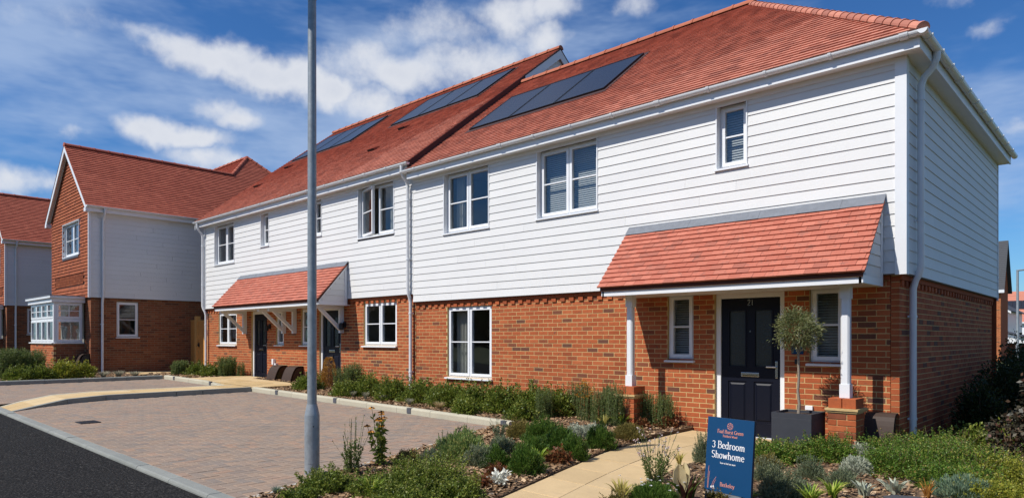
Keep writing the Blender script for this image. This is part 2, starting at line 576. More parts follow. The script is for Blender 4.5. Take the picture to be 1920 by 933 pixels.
def brick_wall(root, name, fr, u0, u1, z0, z1, openings=(), quota=0, mat='brick', mortar='mortar', depth=.10, dentil=False, stuff_name='brick_courses'):
    mb = MB()
    e = .004
    ops = [(a - e, b + e, c - e, d + e) for a, b, c, d in openings]
    zs = sorted({z0, z1, *[max(z0, min(z1, v)) for o in ops for v in o[2:]]})
    for a, b in zip(zs, zs[1:]):
        if b - a < 1e-4: continue
        mid = (a + b) / 2
        for p, q in minus(u0 + e, u1 - e, [(o[0], o[1]) for o in ops if o[2] < mid < o[3]]):
            mb.fbox(fr, p, q, a, b, -depth + .004, -e)
    wall = mb.build(name, MAT[mortar], root)
    H, L, J = .065, .215, .010
    lst = []
    k = 0
    z = z0 + .005
    while z + H <= z1 + .02:
        cuts = [(o[0] - J / 2, o[1] + J / 2) for o in openings if o[2] < z + H - .012 and o[3] > z + .012]
        off = 0 if k % 2 == 0 else .1125
        for p, q in minus(u0, u1, cuts):
            i = math.floor((p - u0 - off) / .225)
            while True:
                a = u0 + off + i * .225
                i += 1
                if a > q: break
                s, t_ = max(a, p), min(a + L, q)
                if t_ - s > .03:
                    lst.append((s, t_, z, min(z + H, z1)))
        z += .075
        k += 1
    cd_ = []
    for b in lst:
        c = fr((b[0] + b[1]) / 2, (b[2] + b[3]) / 2, 0)
        cd_.append((c - CAM).length)
    order = np.argsort(cd_)
    near = set(order[:quota].tolist())
    um = brick_unit(mat)
    st = MB()
    for i, (s, t_, za, zb) in enumerate(lst):
        pr = random.uniform(-.0015, .0015)
        if i in near:
            o = bpy.data.objects.new('brick', um)
            col.objects.link(o)
            o.parent = wall
            M = Matrix.Identity(4)
            p = fr(s, za, pr)
            for r_ in range(3):
                M[r_][0] = fr.u[r_] * (t_ - s); M[r_][1] = -fr.n[r_] * depth
                M[r_][2] = (zb - za) if r_ == 2 else 0; M[r_][3] = p[r_]
            o.matrix_basis = M
        else:
            st.cur = random.random()
            a = .003
            P = lambda u, z, n: fr(u, z, n + pr)
            f0 = [P(s + a, za + a, 0), P(t_ - a, za + a, 0), P(t_ - a, zb - a, 0), P(s + a, zb - a, 0)]
            f1 = [P(s, za, -.005), P(t_, za, -.005), P(t_, zb, -.005), P(s, zb, -.005)]
            f2 = [P(s, za, -depth), P(t_, za, -depth), P(t_, zb, -depth), P(s, zb, -depth)]
            fs = [(0, 1, 2, 3)] + [(i_, 4 + i_, 4 + (i_ + 1) % 4, (i_ + 1) % 4) for i_ in range(4)]
            fs += [(4 + i_, 8 + i_, 8 + (i_ + 1) % 4, 4 + (i_ + 1) % 4) for i_ in range(4)]
            st.idx(f0 + f1 + f2, fs)
    if dentil:
        u = u0 + .03
        while u < u1 - .1:
            if not any(o[0] - .05 < u < o[1] + .05 and o[3] > z1 - .10 for o in openings):
                st.cur = random.random()
                st.fbox(fr, u, u + .1025, z1 - .145, z1 - .08, 0.001, .024 + random.uniform(-.003, .003))
            u += .205
        st.cur = .4
        for p, q in minus(u0, u1, [(o[0], o[1]) for o in openings if o[3] > z1 - .07]):
            st.fbox(fr, p, q, z1 - .072, z1 + .02, .0015, .028)
    if st.f:
        tag(st.build(stuff_name, MAT[mat], wall), kind='stuff')
    return wall


def boards(root, fr, u0, u1, z0, rows, pitch, openings=(), mat='weatherboard', joints=3.6, name='weatherboard', t0=.008, t1=.021, top_clip=None):
    """weatherboards: each length of board is one part"""
    for k in range(rows):
        za, zb = z0 + k * pitch, z0 + (k + 1) * pitch + .022
        uu0, uu1 = (u0, u1) if top_clip is None else top_clip(za, u0, u1)
        if uu1 - uu0 < .08: continue
        cuts = [(o[0], o[1]) for o in openings if o[2] < (za + zb) / 2 - .01 and o[3] > (za + zb) / 2 - .02]
        for p, q in minus(uu0, uu1, cuts):
            js = [p]
            if joints and q - p > joints * .75:
                x = p + joints * (.35 + .6 * ((k * .618) % 1))
                while x < q - .5:
                    js.append(x); x += joints
            js.append(q)
            for a, b in zip(js, js[1:]):
                ga = .0012 if a != p else 0
                gb = .0012 if b != q else 0
                mb = MB()
                a2, b2 = a + ga, b - gb
                pts = [fr(a2, za, t1), fr(b2, za, t1), fr(b2, za, t1 - .012), fr(a2, za, t1 - .012),
                       fr(a2, zb, t0), fr(b2, zb, t0), fr(b2, zb, t0 - .007), fr(a2, zb, t0 - .007)]
                mb.hexa(pts)
                mb.build(name, MAT[mat], root)


def clip_poly(poly, conv):
    """Sutherland-Hodgman: clip poly to the convex polygon conv (counter-clockwise)"""
    out = poly
    n = len(conv)
    for i in range(n):
        ax, ay = conv[i]; bx, by = conv[(i + 1) % n]
        ex, ey = bx - ax, by - ay
        inp, out = out, []
        if not inp: return []
        for j in range(len(inp)):
            px, py = inp[j - 1]; qx, qy = inp[j]
            dp = ex * (py - ay) - ey * (px - ax)
            dq = ex * (qy - ay) - ey * (qx - ax)
            if dq >= 0:
                if dp < 0:
                    k = dp / (dp - dq); out.append((px + (qx - px) * k, py + (qy - py) * k))
                out.append((qx, qy))
            elif dp >= 0:
                k = dp / (dp - dq); out.append((px + (qx - px) * k, py + (qy - py) * k))
    return out


def area(p):
    return .5 * sum(p[i - 1][0] * p[i][1] - p[i][0] * p[i - 1][1] for i in range(len(p)))


TILE = {}


def tile_unit(mat, w_, g):
    key = (mat, w_, g)
    if key not in TILE:
        x0, x1 = .0015, w_ - .0015
        d = .027
        p = [(x0, 0, .002), (x1, 0, .002), (x1, 0, d), (x0, 0, d), (x0, g + .012, -.004), (x1, g + .012, -.004), (x1, g + .012, .006), (x0, g + .012, .006)]
        me = unit_mesh('roof_tile', p, [(0, 1, 2, 3), (3, 2, 6, 7), (0, 3, 7, 4), (1, 5, 6, 2), (0, 4, 5, 1)])
        me.materials.append(MAT[mat])
        TILE[key] = me
    return TILE[key]


def tile_slope(part, O, S, T, polys, mat='roof_tile', quota=0, w_=.165, g=.115, skip=(), name='roof_tile', stuff='roof_tiling', s_start=None, under=True, jit=.0025):
    """plain tiles laid on a slope: O + S*s + T*t, N out of the slope"""
    O, S, T = Vector(O), Vector(S).normalized(), Vector(T).normalized()
    N = S.cross(T)
    if N.z < -1e-6 or (abs(N.z) < 1e-6 and N.y > 0): N = -N
    um = tile_unit(mat, w_, g)
    full = []
    st = MB()
    ub = MB()
    for poly in polys:
        if area(poly) < 0: poly = poly[::-1]
        if under: ub.poly([O + S * s + T * t_ - N * .004 for s, t_ in poly])
        smin = min(p[0] for p in poly); smax = max(p[0] for p in poly)
        tmin = min(p[1] for p in poly); tmax = max(p[1] for p in poly)
        k0 = int(math.floor(tmin / g))
        for k in range(k0, int(math.ceil(tmax / g))):
            base = (s_start if s_start is not None else 0.0) + (w_ / 2 if k % 2 else 0)
            i0 = int(math.floor((smin - base) / w_)) - 1
            for i in range(i0, int(math.ceil((smax - base) / w_)) + 1):
                a = base + i * w_
                q = [(a, k * g), (a + w_, k * g), (a + w_, (k + 1) * g), (a, (k + 1) * g)]
                c = clip_poly(q, poly)
                if len(c) < 3: continue
                ar = area(c)
                if ar < .0012: continue
                cx = sum(p[0] for p in c) / len(c); cy = sum(p[1] for p in c) / len(c)
                if any(r_[0] < cx < r_[1] and r_[2] < cy < r_[3] for r_ in skip): continue
                full.append((ar > w_ * g * .995, a, k * g, c))
    d = [((O + S * f[1] + T * f[2]) - CAM).length if f[0] else 1e9 for f in full]
    near = set(np.argsort(d)[:quota].tolist()) if quota else set()
    for j, (isf, a, t0, c) in enumerate(full):
        lift = random.uniform(0, jit); tilt = random.uniform(-.0025, .0025)
        if j in near and isf:
            o = bpy.data.objects.new(name, um)
            col.objects.link(o)
            o.parent = part
            M = Matrix.Identity(4)
            p = O + S * a + T * t0 + N * lift
            flip = -1 if S.cross(T).dot(N) < 0 else 1
            for r_ in range(3):
                M[r_][0] = S[r_] + N[r_] * tilt; M[r_][1] = T[r_]; M[r_][2] = N[r_]; M[r_][3] = p[r_]
            o.matrix_basis = M
            continue
        st.cur = random.random()
        ins = []
        n = len(c)
        mx = sum(p[0] for p in c) / n; my = sum(p[1] for p in c) / n
        for s, t_ in c:
            s2 = s + (.0015 if s < mx else -.0015)
            h = .027 - .023 * (t_ - t0) / g + lift + tilt * (s - mx)
            ins.append((s2, t_, h))
        top = [O + S * s + T * t_ + N * h for s, t_, h in ins]
        bot = [O + S * s + T * t_ - N * .003 for s, t_, h in ins]
        st.idx(top + bot, [tuple(range(n))] + [(i, n + i, n + (i + 1) % n, (i + 1) % n) for i in range(n)])
    if st.f:
        tag(st.build(stuff, MAT[mat], part), kind='stuff')
    if under and ub.f:
        ub.build('roof_underlay', MAT['roof_underlay'], part)


def ridge_run(part, a, b, r_=.11, L=.44, mat='ridge_tile', name='ridge_tile', sink=.05):
    """half-round ridge or hip tiles from a to b, each one a part"""
    a, b = Vector(a), Vector(b)
    d = (b - a); ln = d.length; d.normalize()
    side = d.cross(Vector((0, 0, 1))).normalized()
    up = side.cross(d).normalized()
    n = max(1, round(ln / L))
    st = ln / n
    for i in range(n):
        mb = MB()
        p0 = a + d * (i * st) - up * sink
        p1 = a + d * ((i + 1) * st + .012) - up * sink
        seg = 9
        ring = []
        for p, rr in ((p0, r_), (p0 + d * .035, r_), (p0 + d * .036, r_ - .012), (p1, r_ - .012)):
            ring.append([p + side * (rr * math.cos(math.pi * k / (seg - 1))) + up * (rr * math.sin(math.pi * k / (seg - 1))) for k in range(seg)])
        pts = [q for r2 in ring for q in r2]
        fs = []
        for j in range(3):
            for k in range(seg - 1):
                fs.append((j * seg + k, j * seg + k + 1, (j + 1) * seg + k + 1, (j + 1) * seg + k))
        fs.append(tuple(range(seg)))
        fs.append(tuple(3 * seg + k for k in range(seg)))
        mb.idx(pts, fs)
        mb.build(name, MAT[mat], part, smooth=False)


def gutter(root, a, b, n, r_=.054, step=.85, first=.35, joints=()):
    """half-round gutter from a to b (centre of its rim), n points away from the wall"""
    a, b, n = Vector(a), Vector(b), Vector(n)
    d = (b - a).normalized()
    prof = []
    K = 10
    for k in range(K + 1):
        t_ = math.pi * k / K
        prof.append(n * (-math.cos(t_) * r_) + Vector((0, 0, -math.sin(t_) * r_)))
    for k in range(K, -1, -1):
        t_ = math.pi * k / K
        prof.append(n * (-math.cos(t_) * (r_ - .005)) + Vector((0, 0, -math.sin(t_) * (r_ - .005))))
    mb = MB()
    m = len(prof)
    pts = [a + p for p in prof] + [b + p for p in prof]
    fs = [(i, (i + 1) % m, m + (i + 1) % m, m + i) for i in range(m)]
    # stop ends
    h = K + 1
    fs.append(tuple(range(h))); fs.append(tuple(m + i for i in range(h)))
    mb.idx(pts, fs)
    g = mb.build('gutter', MAT['gutter_white'], root, smooth=False)
    ln = (b - a).length
    x = first
    i = 0
    while x < ln - .1:
        mb = MB()
        wd = .095 if i % 4 == 3 else .040
        rr = r_ + .013
        c = a + d * (x - wd / 2)
        prof2 = [n * (-math.cos(math.pi * k / K) * rr) + Vector((0, 0, .004 - math.sin(math.pi * k / K) * rr)) for k in range(K + 1)]
        prof2 += [n * (-math.cos(math.pi * k / K) * (r_ + .001)) + Vector((0, 0, .004 - math.sin(math.pi * k / K) * (r_ + .001))) for k in range(K, -1, -1)]
        mb.prism([c + p for p in prof2], (0, 0, 0), d * wd)
        mb.build('gutter_bracket', MAT['gutter_white'], g)
        x += step
        i += 1
    return g


def downpipe(root, path, clips, n, r_=.034):
    mb = MB()
    p = [Vector(path[0])]
    for i in range(1, len(path) - 1):          # ease each bend
        q = Vector(path[i]); A = Vector(path[i - 1]); B = Vector(path[i + 1])
        p.append(q + (A - q).normalized() * min(.06, (A - q).length * .45))
        p.append(q + (B - q).normalized() * min(.06, (B - q).length * .45))
    p.append(Vector(path[-1]))
    mb.tube(p, r_, 14)
    o = mb.build('downpipe', MAT['gutter_white'], root, smooth=True)
    n = Vector(n)
    for c in clips:
        c = Vector(c)
        mb = MB()
        mb.lathe((c.x, c.y, c.z), [(r_ + .007, -.016), (r_ + .007, .016)], 14)
        side = n.cross(Vector((0, 0, 1)))
        q = c - n * .05
        mb.hexa([q + side * s * .055 + n * t_ + Vector((0, 0, z)) for z in (-.012, .012) for s, t_ in ((-1, 0), (1, 0), (1, .012), (-1, .012))])
        mb.build('pipe_clip', MAT['gutter_white'], o)
    return o


def frame_bars(mb, fr, u0, u1, z0, z1, w_, n0, n1):
    mb.fbox(fr, u0, u1, z0, z0 + w_, n0, n1)
    mb.fbox(fr, u0, u1, z1 - w_, z1, n0, n1)
    mb.fbox(fr, u0, u0 + w_, z0 + w_, z1 - w_, n0, n1)
    mb.fbox(fr, u1 - w_, u1, z0 + w_, z1 - w_, n0, n1)


def room(win, fr, u0, u1, z0, z1, nf, depth=1.5, grow=.25):
    mb = MB()
    a, b, c, d = u0 - grow, u1 + grow, z0 - .5, z1 + .12
    n0, n1 = nf - depth, nf - .10
    mb.poly([fr(a, c, n0), fr(b, c, n0), fr(b, d, n0), fr(a, d, n0)])
    mb.poly([fr(a, c, n0), fr(a, c, n1), fr(a, d, n1), fr(a, d, n0)])
    mb.poly([fr(b, c, n0), fr(b, c, n1), fr(b, d, n1), fr(b, d, n0)])
    mb.poly([fr(a, d, n0), fr(b, d, n0), fr(b, d, n1), fr(a, d, n1)])
    mb.mi = 1
    mb.poly([fr(a, c, n0), fr(b, c, n0), fr(b, c, n1), fr(a, c, n1)])
    mb.mi = 0
    # the inner face of the wall round the opening
    for p, q, r_, s in ((a, u0, c, d), (u1, b, c, d), (u0, u1, c, z0), (u0, u1, z1, d)):
        mb.poly([fr(p, r_, n1), fr(q, r_, n1), fr(q, s, n1), fr(p, s, n1)])
    me = mb.mesh('room_interior')
    me.materials.append(MAT['room_wall']); me.materials.append(MAT['room_floor'])
    link_mesh('room_interior', me, None, win)


def casement(win, fr, u0, u1, z0, z1, nf, bar=True, cw=.052, swing=0.0, vbars=0, zbar=None):
    f2 = fr
    du = u0
    if swing:
        o = fr(u0, 0, nf)
        c_, s_ = math.cos(swing), math.sin(swing)
        f2 = Frame(o, fr.u * c_ + fr.n * s_, fr.n * c_ - fr.u * s_)
        u1, u0, nf = u1 - u0, 0.0, 0.0
    mb = MB()
    frame_bars(mb, f2, u0, u1, z0, z1, cw, nf - .048, nf + .014)
    mb.build('casement', MAT['white_upvc'], win)
    mb = MB()
    mb.fbox(f2, u0 + cw - .004, u1 - cw + .004, z0 + cw - .004, z1 - cw + .004, nf - .024, nf - .018)
    mb.build('pane', MAT['glass'], win)
    if bar:
        zm = zbar if zbar is not None else (z0 + z1) / 2
        mb = MB()
        mb.fbox(f2, u0 + cw, u1 - cw, zm - .011, zm + .011, nf - .017, nf + .004)
        for k in range(vbars):
            um_ = u0 + (u1 - u0) * (k + 1) / (vbars + 1)
            mb.fbox(f2, um_ - .010, um_ + .010, z0 + cw, z1 - cw, nf - .0175, nf + .003)
        mb.build('glazing_bar', MAT['white_upvc'], win)


def window(root, fr, u0, u1, z0, z1, nf, cols=2, bar=True, blind=False, curtain=None, sill_out=.05, swing=0.0, ow=.042, zbar=None, vbars=0, depth=1.5, name='window', rm=True):
    mb = MB()
    frame_bars(mb, fr, u0, u1, z0, z1, ow, nf - .07, nf)
    cw = (u1 - u0 - 2 * ow) / cols
    for k in range(1, cols):
        x = u0 + ow + cw * k
        mb.fbox(fr, x - .022, x + .022, z0 + ow, z1 - ow, nf - .069, nf - .0005)
    win = mb.build(name, MAT['white_upvc'], root)
    for k in range(cols):
        a = u0 + ow + cw * k - .012 + (.022 if k else 0)
        b = u0 + ow + cw * (k + 1) + .012 - (.022 if k < cols - 1 else 0)
        casement(win, fr, a, b, z0 + ow - .012, z1 - ow + .012, nf, bar, swing=swing if k == 0 else 0.0, zbar=zbar, vbars=vbars)
    if sill_out:
        mb = MB()
        s0, s1 = u0 - .035, u1 + .035
        mb.hexa([fr(s0, z0 - .045, sill_out), fr(s1, z0 - .045, sill_out), fr(s1, z0 - .045, nf - .06), fr(s0, z0 - .045, nf - .06),
                 fr(s0, z0 - .018, sill_out), fr(s1, z0 - .018, sill_out), fr(s1, z0 - .001, nf - .06), fr(s0, z0 - .001, nf - .06)])
        mb.build('sill', MAT['white_upvc'], win)
    if blind:
        mb = MB()
        z = z0 + .08
        while z < z1 - .06:
            mb.hexa([fr(u0 + .05, z, nf - .112), fr(u1 - .05, z, nf - .112), fr(u1 - .05, z + .026, nf - .126), fr(u0 + .05, z + .026, nf - .126),
                     fr(u0 + .05, z + .002, nf - .112), fr(u1 - .05, z + .002, nf - .112), fr(u1 - .05, z + .028, nf - .126), fr(u0 + .05, z + .028, nf - .126)])
            z += .037
        mb.build('venetian_blind', MAT['blind_slat'], win)
    if curtain:
        for a, b in curtain:
            mb = MB()
            N = 28
            ring0, ring1 = [], []
            for i in range(N + 1):
                u = u0 + (u1 - u0) * (a + (b - a) * i / N)
                nn = nf - .22 + .03 * math.sin(i * 1.55) + .008 * math.sin(i * 4.1)
                ring0.append(fr(u, z0 - .3, nn)); ring1.append(fr(u, z1 + .05, nn))
            mb.idx(ring0 + ring1, [(i, i + 1, N + 2 + i, N + 1 + i) for i in range(N)])
            mb.build('curtain', MAT['curtain'], win, smooth=True)
    if rm: room(win, fr, u0, u1, z0, z1, nf, depth)
    return win


def reveal(root, fr, u0, u1, z0, z1, nf, out=.028, mat='white_trim', head=True):
    """lining boards of a window set back in boarded walls"""
    mb = MB()
    t_ = .020
    mb.fbox(fr, u0 - t_, u0, z0 - .02, z1, nf - .05, out)
    mb.fbox(fr, u1, u1 + t_, z0 - .02, z1, nf - .05, out)
    if head: mb.fbox(fr, u0 - t_, u1 + t_, z1, z1 + t_, nf - .05, out)
    return mb.build('window_lining', MAT[mat], root)


# ------------------------------------------------------------------ lettering drawn with a broad nib
def arc(cx, cy, rx, ry, a0, a1, n=14):
    return [(cx + rx * math.cos(R(a0 + (a1 - a0) * i / n)), cy + ry * math.sin(R(a0 + (a1 - a0) * i / n))) for i in range(n + 1)]


def serif(x, y, w_=.15):
    return [(x - w_ / 2, y), (x + w_ / 2, y)]


XH = .62
GL = {
    ' ': (.32, []),
    '3': (.66, [[(.12, .82)] + arc(.32, .74, .20, .20, 150, -60), arc(.31, .27, .24, .27, 80, -155)]),
    '2': (.66, [[(.12, .76)] + arc(.33, .73, .21, .23, 165, -30) + [(.12, .03), (.58, .03)]]),
    '1': (.40, [[(.10, .80), (.24, .97), (.24, 0)]]),
    'B': (.78, [[(.20, 0), (.20, 1)], [(.06, 1), (.40, 1)] + arc(.42, .76, .22, .24, 90, -90) + [(.2, .52)], [(.42, .52)] + arc(.44, .26, .27, .26, 90, -90) + [(.06, 0)]]),
    'S': (.66, [arc(.34, .75, .23, .23, 40, 250) + arc(.33, .26, .25, .26, 80, -150)]),
    'F': (.70, [[(.20, 0), (.20, 1)], [(.06, .99), (.62, .99), (.62, .82)], [(.2, .52), (.48, .52)], serif(.2, 0, .28)]),
    'H': (.88, [[(.20, 0), (.20, 1)], [(.68, 0), (.68, 1)], [(.2, .51), (.68, .51)], serif(.2, 0, .26), serif(.2, 1, .26), serif(.68, 0, .26), serif(.68, 1, .26)]),
    'G': (.84, [arc(.45, .5, .37, .5, 45, 330), [(.77, .44), (.77, .08)], serif(.74, .44, .26)]),
    'P': (.72, [[(.20, 0), (.20, 1)], [(.06, 1), (.40, 1)] + arc(.42, .74, .24, .26, 90, -90) + [(.2, .48)], serif(.2, 0, .28)]),
    'W': (1.1, [[(.08, 1), (.33, 0)], [(.33, 0), (.55, .85)], [(.55, .85), (.78, 0)], [(.78, 0), (1.02, 1)], serif(.08, 1, .2), serif(1.0, 1, .2)]),
    'a': (.56, [[(.12, .50)] + arc(.27, .46, .16, .16, 150, 0) + [(.43, .05), (.52, .02)], arc(.26, .17, .17, .17, 75, 360)]),
    'c': (.54, [arc(.30, .31, .22, .31, 45, 315)]),
    'd': (.66, [[(.50, 0), (.50, 1)], arc(.29, .31, .21, .31, 40, 320), serif(.45, 1, .14), serif(.55, 0, .14)]),
    'e': (.56, [[(.09, .36), (.49, .36)] + arc(.29, .34, .20, .28, 5, 180) + arc(.30, .30, .21, .30, 180, 320)]),
    'f': (.40, [[(.18, 0), (.18, .80)] + arc(.30, .82, .12, .18, 180, 60), [(.06, XH), (.34, XH)], serif(.18, 0, .2)]),
    'h': (.68, [[(.16, 0), (.16, 1)], [(.16, .42)] + arc(.35, .42, .17, .20, 150, 0) + [(.52, 0)], serif(.16, 0, .2), serif(.52, 0, .2), serif(.11, 1, .12)]),
    'i': (.32, [[(.16, 0), (.16, XH)], [(.15, .83), (.17, .86)], serif(.16, 0, .2), serif(.11, XH, .12)]),
    'k': (.64, [[(.16, 0), (.16, 1)], [(.16, .26), (.48, XH)], [(.28, .36), (.54, 0)], serif(.16, 0, .2), serif(.11, 1, .12)]),
    'l': (.32, [[(.16, 0), (.16, 1)], serif(.16, 0, .2), serif(.11, 1, .12)]),
    'm': (.98, [[(.16, 0), (.16, XH)], [(.16, .42)] + arc(.33, .42, .15, .20, 150, 0) + [(.48, 0)], [(.48, .42)] + arc(.66, .42, .15, .20, 150, 0) + [(.81, 0)], serif(.16, 0, .18), serif(.48, 0, .18), serif(.81, 0, .18), serif(.11, XH, .12)]),
    'n': (.68, [[(.16, 0), (.16, XH)], [(.16, .42)] + arc(.35, .42, .17, .20, 150, 0) + [(.52, 0)], serif(.16, 0, .2), serif(.52, 0, .2), serif(.11, XH, .12)]),
    'o': (.60, [arc(.30, .31, .22, .31, 0, 360, 20)]),
    'r': (.48, [[(.16, 0), (.16, XH)], [(.16, .40)] + arc(.33, .42, .16, .20, 160, 50), serif(.16, 0, .22), serif(.11, XH, .12)]),
    's': (.48, [arc(.25, .46, .15, .15, 40, 250) + arc(.24, .17, .17, .17, 80, -150)]),
    't': (.42, [[(.17, .80), (.17, .14)] + arc(.28, .13, .11, .12, 180, 300), [(.05, XH), (.36, XH)]]),
    'u': (.68, [[(.16, XH), (.16, .2)] + arc(.33, .2, .17, .20, 180, 330), [(.52, 0), (.52, XH)], serif(.11, XH, .12), serif(.47, XH, .12), serif(.57, 0, .12)]),
    'w': (.86, [[(.08, XH), (.26, 0)], [(.26, 0), (.43, .56)], [(.43, .56), (.61, 0)], [(.61, 0), (.78, XH)], serif(.08, XH, .18), serif(.78, XH, .18)]),
    'y': (.60, [[(.08, XH), (.30, .02)], [(.52, XH), (.24, -.20), (.10, -.26)], serif(.08, XH, .2), serif(.52, XH, .18)]),
}


def lettering(name, text, place, size, mat, parent, centre=True, thick=.125, thin=.05, gap=.02):
    """place(x, y, h) -> 3D point; text is written along x from 0 (or centred on 0)"""
    wid = sum(GL[c][0] + gap for c in text) * size
    x = -wid / 2 if centre else 0.0
    mb = MB()
    h = .0012
    for c in text:
        adv, strokes = GL[c]
        for s in strokes:
            L_, R_ = [], []
            for i, p in enumerate(s):
                a = s[max(0, i - 1)]; b = s[min(len(s) - 1, i + 1)]
                dx, dy = b[0] - a[0], b[1] - a[1]
                ln = math.hypot(dx, dy) or 1
                dx, dy = dx / ln, dy / ln
                wd = thin + (thick - thin) * abs(dy)
                L_.append((p[0] - dy * wd / 2, p[1] + dx * wd / 2)); R_.append((p[0] + dy * wd / 2, p[1] - dx * wd / 2))
            for i in range(len(s) - 1):
                mb.poly([place(x + q[0] * size, q[1] * size, h) for q in (L_[i], L_[i + 1], R_[i + 1], R_[i])])
            h += .00004
        x += (adv + gap) * size
    return mb.build(name, MAT[mat], parent)


# ------------------------------------------------------------------ doors and canopies
def door(root, fr, u0, u1, z0, z1, number=None, nf=-.05, hinge_left=True):
    fw = .072
    mb = MB()
    mb.fbox(fr, u0, u0 + fw, z0, z1, nf - .07, nf)
    mb.fbox(fr, u1 - fw, u1, z0, z1, nf - .07, nf)
    mb.fbox(fr, u0 + fw, u1 - fw, z1 - fw * 1.15, z1, nf - .07, nf)
    dr = MB()
    a, b, c, d = u0 + fw + .004, u1 - fw - .004, z0 + .03, z1 - fw * 1.15 - .004
    wd, ht = b - a, d - c
    nl = nf - .022
    stile = .105
    pw = (wd - 3 * stile) / 2
    # leaf: stiles and rails round four openings
    xs = [a, a + stile, a + stile + pw, a + 2 * stile + pw, b - stile, b]
    zl0, zl1, zu0, zu1 = c + .20, c + .80, c + 1.00, d - .16
    for i in (0, 2, 4): dr.fbox(fr, xs[i], xs[i + 1], c, d, nl - .045, nl)
    for i in (1, 3):
        for za, zb in ((c, zl0), (zl1, zu0), (zu1, d)):
            dr.fbox(fr, xs[i], xs[i + 1], za, zb, nl - .044, nl - .0005)
    leaf = dr.build('front_door', MAT['door_navy'], root)
    mb.build('door_frame', MAT['white_upvc'], leaf)
    for i in (1, 3):
        p = MB()
        x0, x1 = xs[i], xs[i + 1]
        p.fbox(fr, x0, x1, zl0, zl1, nl - .040, nl - .014)
        m_ = .028      # raised and fielded panel
        o = [fr(x0 + m_, zl0 + m_, nl - .013), fr(x1 - m_, zl0 + m_, nl - .013), fr(x1 - m_, zl1 - m_, nl - .013), fr(x0 + m_, zl1 - m_, nl - .013)]
        e = .022
        q = [fr(x0 + m_ + e, zl0 + m_ + e, nl + .001), fr(x1 - m_ - e, zl0 + m_ + e, nl + .001), fr(x1 - m_ - e, zl1 - m_ - e, nl + .001), fr(x0 + m_ + e, zl1 - m_ - e, nl + .001)]
        p.idx(o + q, [(4, 5, 6, 7)] + [(k, (k + 1) % 4, 4 + (k + 1) % 4, 4 + k) for k in range(4)])
        p.build('door_panel', MAT['door_navy'], leaf)
        p = MB()
        frame_bars(p, fr, x0, x1, zu0, zu1, .022, nl - .03, nl + .008)
        p.build('glazing_bead', MAT['door_navy'], leaf)
        p = MB()
        p.fbox(fr, x0 + .01, x1 - .01, zu0 + .01, zu1 - .01, nl - .030, nl - .014)
        p.build('pane', MAT['obscure_glass'], leaf)
    zc = (zl1 + zu0) / 2
    um = (a + b) / 2
    p = MB()
    p.fbox(fr, um - .135, um + .135, zc - .030, zc + .030, nl, nl + .012)
    lb = p.build('letterbox', MAT['chrome'], leaf, bevel=.004)
    p = MB()
    p.fbox(fr, um - .115, um + .115, zc - .022, zc - .002, nl + .012, nl + .016)
    p.build('letter_flap', MAT['brass_slot'], leaf)
    hx = b - .055
    zh = c + 1.02
    p = MB()
    p.fbox(fr, hx - .018, hx + .018, zh - .16, zh + .08, nl, nl + .008)
    p.build('lock_plate', MAT['chrome'], leaf, bevel=.003)
    p = MB()
    p.tube([fr(hx, zh, nl), fr(hx, zh, nl + .05), fr(hx - .13, zh, nl + .055)], .010, 10)
    p.build('door_handle', MAT['chrome'], leaf, smooth=True)
    p = MB()
    p.tube([fr(um, zu0 + (zu1 - zu0) * .62, nl), fr(um, zu0 + (zu1 - zu0) * .62, nl + .010)], .010, 10)
    p.build('spyhole', MAT['chrome'], leaf)
    if number:
        lettering('house_number', number, lambda x, y, h: fr(um + x, d - .105 + y, nl + h), .085, 'chrome', leaf, thick=.13, thin=.11, gap=.03)
    p = MB()
    p.fbox(fr, u0, u1, z0 - .03, z0 + .028, nf - .08, nf + .05)
    p.build('threshold', MAT['white_upvc'], leaf)
    v = MB()
    v.fbox(fr, u0 + .02, u1 - .02, z0, z1 - .02, nf - .16, nf - .085)
    v.build('door_backing', MAT['black_void'], leaf)
    return leaf


